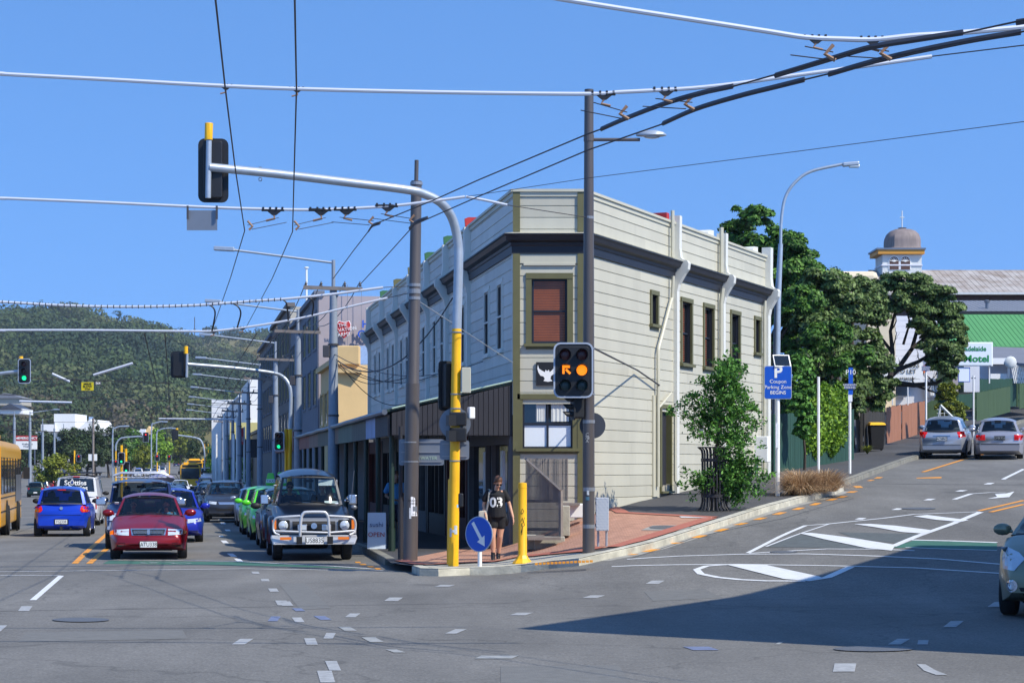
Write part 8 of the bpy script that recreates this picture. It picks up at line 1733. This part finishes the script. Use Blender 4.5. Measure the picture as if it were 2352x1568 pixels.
def head(root, body_mb, c, tilt=0, yaw=0, hair='hair_brown', style='bun', glasses=True, s=1.0):
    """adds the skull, nose, jaw and ears to the body mesh; hair and glasses become parts"""
    Mh = Matrix.Translation(Vector(c)) @ Matrix.Rotation(yaw, 4, 'Z') @ Matrix.Rotation(tilt, 4, 'X') @ Matrix.Scale(s, 4)
    M3 = Mh.to_3x3(); A = lambda p: Mh @ Vector(p)
    body_mb.ell(A((0, .012, .03)), (.075, .094, .095), 12, 9, M3); body_mb.ell(A((0, -.022, -.04)), (.055, .062, .062), 12, 8, M3); body_mb.ell(A((0, -.045, -.082)), (.028, .026, .022), 8, 6, M3)
    body_mb.tube([A((0, -.08, .012)), A((0, -.104, -.022)), A((0, -.085, -.032))], [.009, .014, .01], 6)
    for x in (-1, 1): body_mb.ell(A((x*.078, .012, -.005)), (.012, .02, .03), 8, 6, M3)
    def parts():
        h = MB(); h.ell(A((0, .028, .052)), (.087, .104, .094), 12, 9, M3); h.ell(A((0, .07, -.01)), (.07, .055, .08), 10, 7, M3)
        if style == 'bun': h.ell(A((-.01, .12, .04)), (.04, .04, .04), 8, 6, M3); h.tube([A((-.075, -.01, .05)), A((-.09, .02, -.02)), A((-.085, .04, -.09))], [.014, .016, .006], 6)
        remesh(h, 'hair', hair, root, .012, 3)
        if glasses:
            g = MB()
            for x in (-1, 1): g.ell(A((x*.032, -.088, .012)), (.028, .008, .021), 10, 6, M3); g.tube([A((x*.058, -.08, .016)), A((x*.08, 0, .01))], .004, 4)
            g.tube([A((-.01, -.094, .016)), A((.01, -.094, .016))], .004, 4); g.build('sunglasses', 'sunglass', root, smooth=True)
        else:
            for x in (-1, 1): MB().ell(A((x*.03, -.081, .010)), (.011, .006, .006), 8, 5, M3).build('eye', 'eye_white', root, smooth=True)
        MB().ell(A((0, -.080, -.055)), (.022, .007, .006), 8, 5, M3).build('lips', 'lips', root, smooth=True)
    return parts
# pedestrian in black with a tote bag, walking towards the road and looking down
q = GP(1138, 1288, KH-.01); wm = thing('person', 'woman in a black 03 T-shirt and shorts with sunglasses and a cream tote bag', 'person', q); o = Vector((q.x, q.y, FZ(q.x, q.y)))
V = lambda x, y, z: o+Vector((x, y, z))
k = 1.0
b = MB()
hipc = V(.04, .02, .86)
b.ell(V(.04, .02, .88), (.165, .115, .13)); b.ell(V(.03, .02, 1.08), (.135, .095, .17)); b.ell(V(.02, .0, 1.27), (.165, .105, .14)); b.tube([V(.02, .0, 1.2), V(.03, 0, 1.0)], [.14, .135], 12, sx=1.0)
limb(b, [V(-.14, 0, 1.345), V(.18, 0, 1.345)], [.052, .052]); limb(b, [V(.02, .0, 1.36), V(.03, -.045, 1.46)], [.052, .048])
# legs: right leg forward, left leg trailing
limb(b, [V(-.04, .0, .82), V(-.055, -.07, .47), V(-.045, -.03, .26), V(-.05, -.02, .09)], [.094, .058, .054, .034]); limb(b, [V(.12, .02, .82), V(.09, .05, .47), V(.07, .15, .27), V(.055, .20, .10)], [.094, .058, .053, .034])
# arms: her right (screen left) bent holding the strap, her left hanging
limb(b, [V(-.17, .01, 1.34), V(-.235, .05, 1.10), V(-.20, -.06, .92)], [.045, .037, .026]); limb(b, [V(.20, .0, 1.34), V(.285, .03, 1.09), V(.35, -.04, .86)], [.045, .036, .026])
hand(b, V(-.195, -.075, .90), (.1, -.35, -.9), 1); hand(b, V(.352, -.045, .845), (.12, -.12, -.98), -1)
hp = head(wm, b, V(.055, -.10, 1.545), R(36), R(14), s=.98)
remesh(b, 'body', 'skin', wm, .0085, 3); hp()
t_ = MB(); t_.ell(V(.04, .02, .90), (.19, .14, .12)); t_.ell(V(.03, .02, 1.08), (.17, .12, .2)); t_.ell(V(.02, .0, 1.27), (.185, .122, .145)); t_.tube([V(.02, 0, 1.33), V(.035, .02, .86)], [.16, .185], 14, sx=1); limb(t_, [V(-.15, 0, 1.35), V(-.215, .03, 1.22)], [.062, .066]); limb(t_, [V(.18, 0, 1.35), V(.245, .02, 1.22)], [.062, .066]); t_.tube([V(.02, 0, 1.36), V(.022, -.02, 1.405)], [.075, .06], 12)
remesh(t_, 'tshirt', 'cloth_black', wm, .012, 3)
s_ = MB(); s_.ell(V(.04, .02, .86), (.178, .13, .13)); limb(s_, [V(-.04, .0, .84), V(-.048, -.03, .69)], [.105, .098]); limb(s_, [V(.12, .02, .84), V(.108, .03, .69)], [.105, .098]); remesh(s_, 'shorts', 'cloth_black', wm, .012, 3)
t03 = text('03', .27, 'white', wm, None, 'shirt_number', .003, bold=.008)
for v in t03.data.vertices: x_, y_, z_2 = v.co; v.co = V(.02+x_, -.158+x_*x_*2.6-z_2, 1.15+y_)
for (x, y) in ((-.05, -.05), (.055, .17)):
    f_ = MB(); f_.ell(V(x, y-.04, .045), (.042, .11, .045)); f_.tube([V(x, y+.02, .04), V(x, y+.025, .17)], [.045, .042], 10); f_.box(V(x, y-.03, .012), (.075, .24, .022)); remesh(f_, 'boot', 'boot', wm, .010, 2)
bag = thing('tote_bag', 'cream canvas tote bag hanging from the walking woman shoulder', 'bag', V(-.27, 0, .8)); m = MB(); m.hexa([V(-.36, -.06, .60), V(-.14, -.12, .56), V(-.12, .03, .56), V(-.34, .06, .60), V(-.34, -.03, .98), V(-.17, -.07, 1.0), V(-.16, -.02, 1.0), V(-.33, .01, .98)]); m.build('sack', 'canvas', bag, bevel=.025); MB().tube([V(-.18, -.05, .98), V(-.14, -.08, 1.15), V(-.12, -.06, 1.36), V(-.12, .02, 1.41), V(-.17, .08, 1.2), V(-.25, .03, .98)], .014, 5, sx=1.6).build('strap', 'canvas', bag)
hb2 = thing('handbag', 'small black and tan handbag at the woman left hip', 'bag', V(.22, .06, .8)); m = MB(); m.ell(V(.22, .08, .80), (.05, .1, .13)); m.build('pouch', 'boot', hb2, smooth=True)
# second pedestrian in the shade, blue shirt
Y = 52.5; q = Vector((XX(909, Y), Y, FZ(XX(909, Y), Y))); mn_ = thing('person', 'young man in a light blue T-shirt and dark shorts walking in the verandah shade', 'person', q); o = q.copy(); V = lambda x, y, z: o+Vector((x, y, z))
b = MB(); b.ell(V(0, 0, .96), (.16, .11, .13)); b.ell(V(0, 0, 1.2), (.15, .1, .2)); b.ell(V(0, 0, 1.38), (.18, .11, .13)); limb(b, [V(-.17, 0, 1.46), V(.17, 0, 1.46)], [.055, .055]); limb(b, [V(0, 0, 1.46), V(.01, -.03, 1.58)], [.056, .052])
limb(b, [V(-.08, 0, .9), V(-.07, -.06, .5), V(-.07, -.0, .1)], [.095, .062, .04]); limb(b, [V(.08, 0, .9), V(.08, .08, .5), V(.08, .24, .14)], [.095, .062, .04]); limb(b, [V(-.2, 0, 1.44), V(-.25, .05, 1.18), V(-.08, -.16, 1.08)], [.05, .042, .03]); limb(b, [V(.2, 0, 1.44), V(.24, .04, 1.18), V(.14, -.16, 1.06)], [.05, .042, .03]); hand(b, V(-.07, -.17, 1.08), (.9, -.3, 0), 1); hand(b, V(.13, -.17, 1.06), (-.9, -.3, 0), -1)
hp = head(mn_, b, V(.01, -.05, 1.68), R(5), R(20), 'hair_brown', 'short', False, 1.05); remesh(b, 'body', 'skin_dark', mn_, .011, 3); hp()
t_ = MB(); t_.ell(V(0, 0, 1.0), (.175, .125, .1)); t_.ell(V(0, 0, 1.38), (.2, .128, .14)); t_.tube([V(0, 0, 1.42), V(0, 0, 1.0)], [.17, .17], 12); limb(t_, [V(-.18, 0, 1.46), V(-.25, .03, 1.3)], [.066, .07]); limb(t_, [V(.18, 0, 1.46), V(.24, .03, 1.3)], [.066, .07]); remesh(t_, 'tshirt', 'cloth_blue', mn_, .014, 3)
s_ = MB(); s_.ell(V(0, 0, .94), (.175, .125, .12)); limb(s_, [V(-.08, 0, .9), V(-.072, -.04, .6)], [.11, .1]); limb(s_, [V(.08, 0, .9), V(.08, .05, .6)], [.11, .1]); remesh(s_, 'shorts', 'cloth_navy', mn_, .014, 3)
for x, y in ((-.07, -.03), (.08, .22)): MB().ell(V(x, y-.04, .05), (.045, .13, .05)).build('shoe', 'boot', mn_, smooth=True)
MB().tube([V(.0, -.12, 1.5), V(-.12, -.05, 1.5), V(-.14, -.12, 1.2)], .02, 5).build('backpack_strap', 'cloth_black', mn_)
# drivers and passengers: seated torso, arms reaching to the wheel
def seated(car_o, ws, H, side, lab, shirt, hair, glasses, arms, seed):
    """side +1 is the driver on the right hand side seen from the front left"""
    r = thing('person', lab, 'person', (0, 0, 0), 'people in the cars', local=True)
    x0 = .37*side; y0 = ws+1.3; z0 = .42; V = lambda x, y, z: Vector((x0+x, y0+y, z0+z)); b = MB()
    b.ell(V(0, 0, .12), (.17, .13, .14)); b.ell(V(0, .02, .32), (.16, .11, .2)); b.ell(V(0, .03, .47), (.19, .11, .12)); limb(b, [V(-.17, .03, .52), V(.17, .03, .52)], [.055, .055]); limb(b, [V(0, .02, .54), V(0, -.01, .63)], [.055, .05]); limb(b, [V(-.09, 0, .08), V(-.1, -.42, .14)], [.09, .07]); limb(b, [V(.09, 0, .08), V(.1, -.42, .14)], [.09, .07]); limb(b, [V(-.1, -.42, .14), V(-.1, -.5, -.2)], [.06, .045]); limb(b, [V(.1, -.42, .14), V(.1, -.5, -.2)], [.06, .045])
    tz = .36 if arms else .12
    for s in (-1, 1):
        limb(b, [V(s*.2, .03, .5), V(s*.25, -.1, .28), V(s*.14, -.42 if arms else -.3, tz)], [.05, .042, .03]); hand(b, V(s*.14, -.43 if arms else -.31, tz), (-s*.3, -.8, .3 if arms else -.3), 1)
    hp = head(r, b, V(0, -.03, .74), R(2), 0, hair, 'short', glasses); remesh(b, 'body', 'skin_dark', r, .014, 2); hp()
    t_ = MB(); t_.ell(V(0, .02, .3), (.185, .13, .26)); t_.ell(V(0, .03, .47), (.205, .125, .12)); limb(t_, [V(-.19, .03, .52), V(-.24, -.06, .34)], [.068, .062]); limb(t_, [V(.19, .03, .52), V(.24, -.06, .34)], [.068, .062]); remesh(t_, 'shirt', shirt, r, .016, 2)
    r.location = car_o.location; r.rotation_euler = car_o.rotation_euler; return r
# seen from the front the driver (right hand drive) sits on the viewer's left, x negative
s1 = seated(red, -.95, 1.40, -1, 'driver of the red sedan in sunglasses', 'cloth_grey', 'hair_dark', True, True, 1); s2 = seated(red, -.95, 1.40, 1, 'passenger of the red sedan in a blue top', 'cloth_blue', 'hair_dark', False, False, 2)
KP = {}
for c in COL.objects:
    if c.parent: KP.setdefault(c.parent.name, []).append(c)
def cp_person(src, dx, dy, dz, car_o, lab, shirt):
    c = copy_tree(src, KP); c['label'] = lab; Mz = Matrix.Rotation(car_o.rotation_euler.z, 3, 'Z'); c.location = car_o.location+Mz @ Vector((dx, dy, dz)); c.rotation_euler = car_o.rotation_euler
    for k_ in COL.objects:
        if k_.parent is c and k_.name.startswith('shirt'): k_.material_slots[0].link = 'OBJECT'; k_.material_slots[0].material = MATS[shirt]
    return c
cp_person(s1, 0, 0, .40, four, 'bespectacled driver of the bull bar off roader', 'cloth_navy'); cp_person(s2, 0, 0, .40, four, 'passenger of the bull bar off roader', 'cloth_black'); cp_person(s1, 0, -.05, .28, rack, 'driver of the roof rack off roader in dark glasses', 'cloth_grey'); cp_person(s1, 0, -.05, .06, silver_h, 'driver of the silver hatchback behind the taxis', 'cloth_black'); cp_person(s1, 0, -.2, .27, suv, 'driver of the black sport utility vehicle', 'cloth_blue')
cp_person(s1, 0, .1, .1, swift, 'driver of the bright blue hatchback seen from behind', 'cloth_black'); cp_person(s2, 0, .1, .1, swift, 'passenger of the bright blue hatchback seen from behind', 'cloth_navy'); cp_person(s2, 0, 0, .03, camry, 'person in the champagne sedan at the right edge', 'cloth_black')
# ---------------- air ----------------
hz_m = bpy.data.materials.new('haze'); hz_m.use_nodes = True; nt = hz_m.node_tree; nt.nodes.clear()
ho = nt.nodes.new('ShaderNodeOutputMaterial'); pv = nt.nodes.new('ShaderNodeVolumePrincipled'); pv.inputs['Color'].default_value = (.78, .88, 1, 1); pv.inputs['Density'].default_value = .0001; pv.inputs['Anisotropy'].default_value = .2
nt.links.new(pv.outputs[0], ho.inputs['Volume']); MATS['haze'] = hz_m
tag(MB().hexa([Vector((x, y, z)) for z in (-130, 180) for x, y in ((-5600, -120), (5600, -120), (5600, 3650), (-5600, 3650))]).build('haze', 'haze'), kind='stuff')
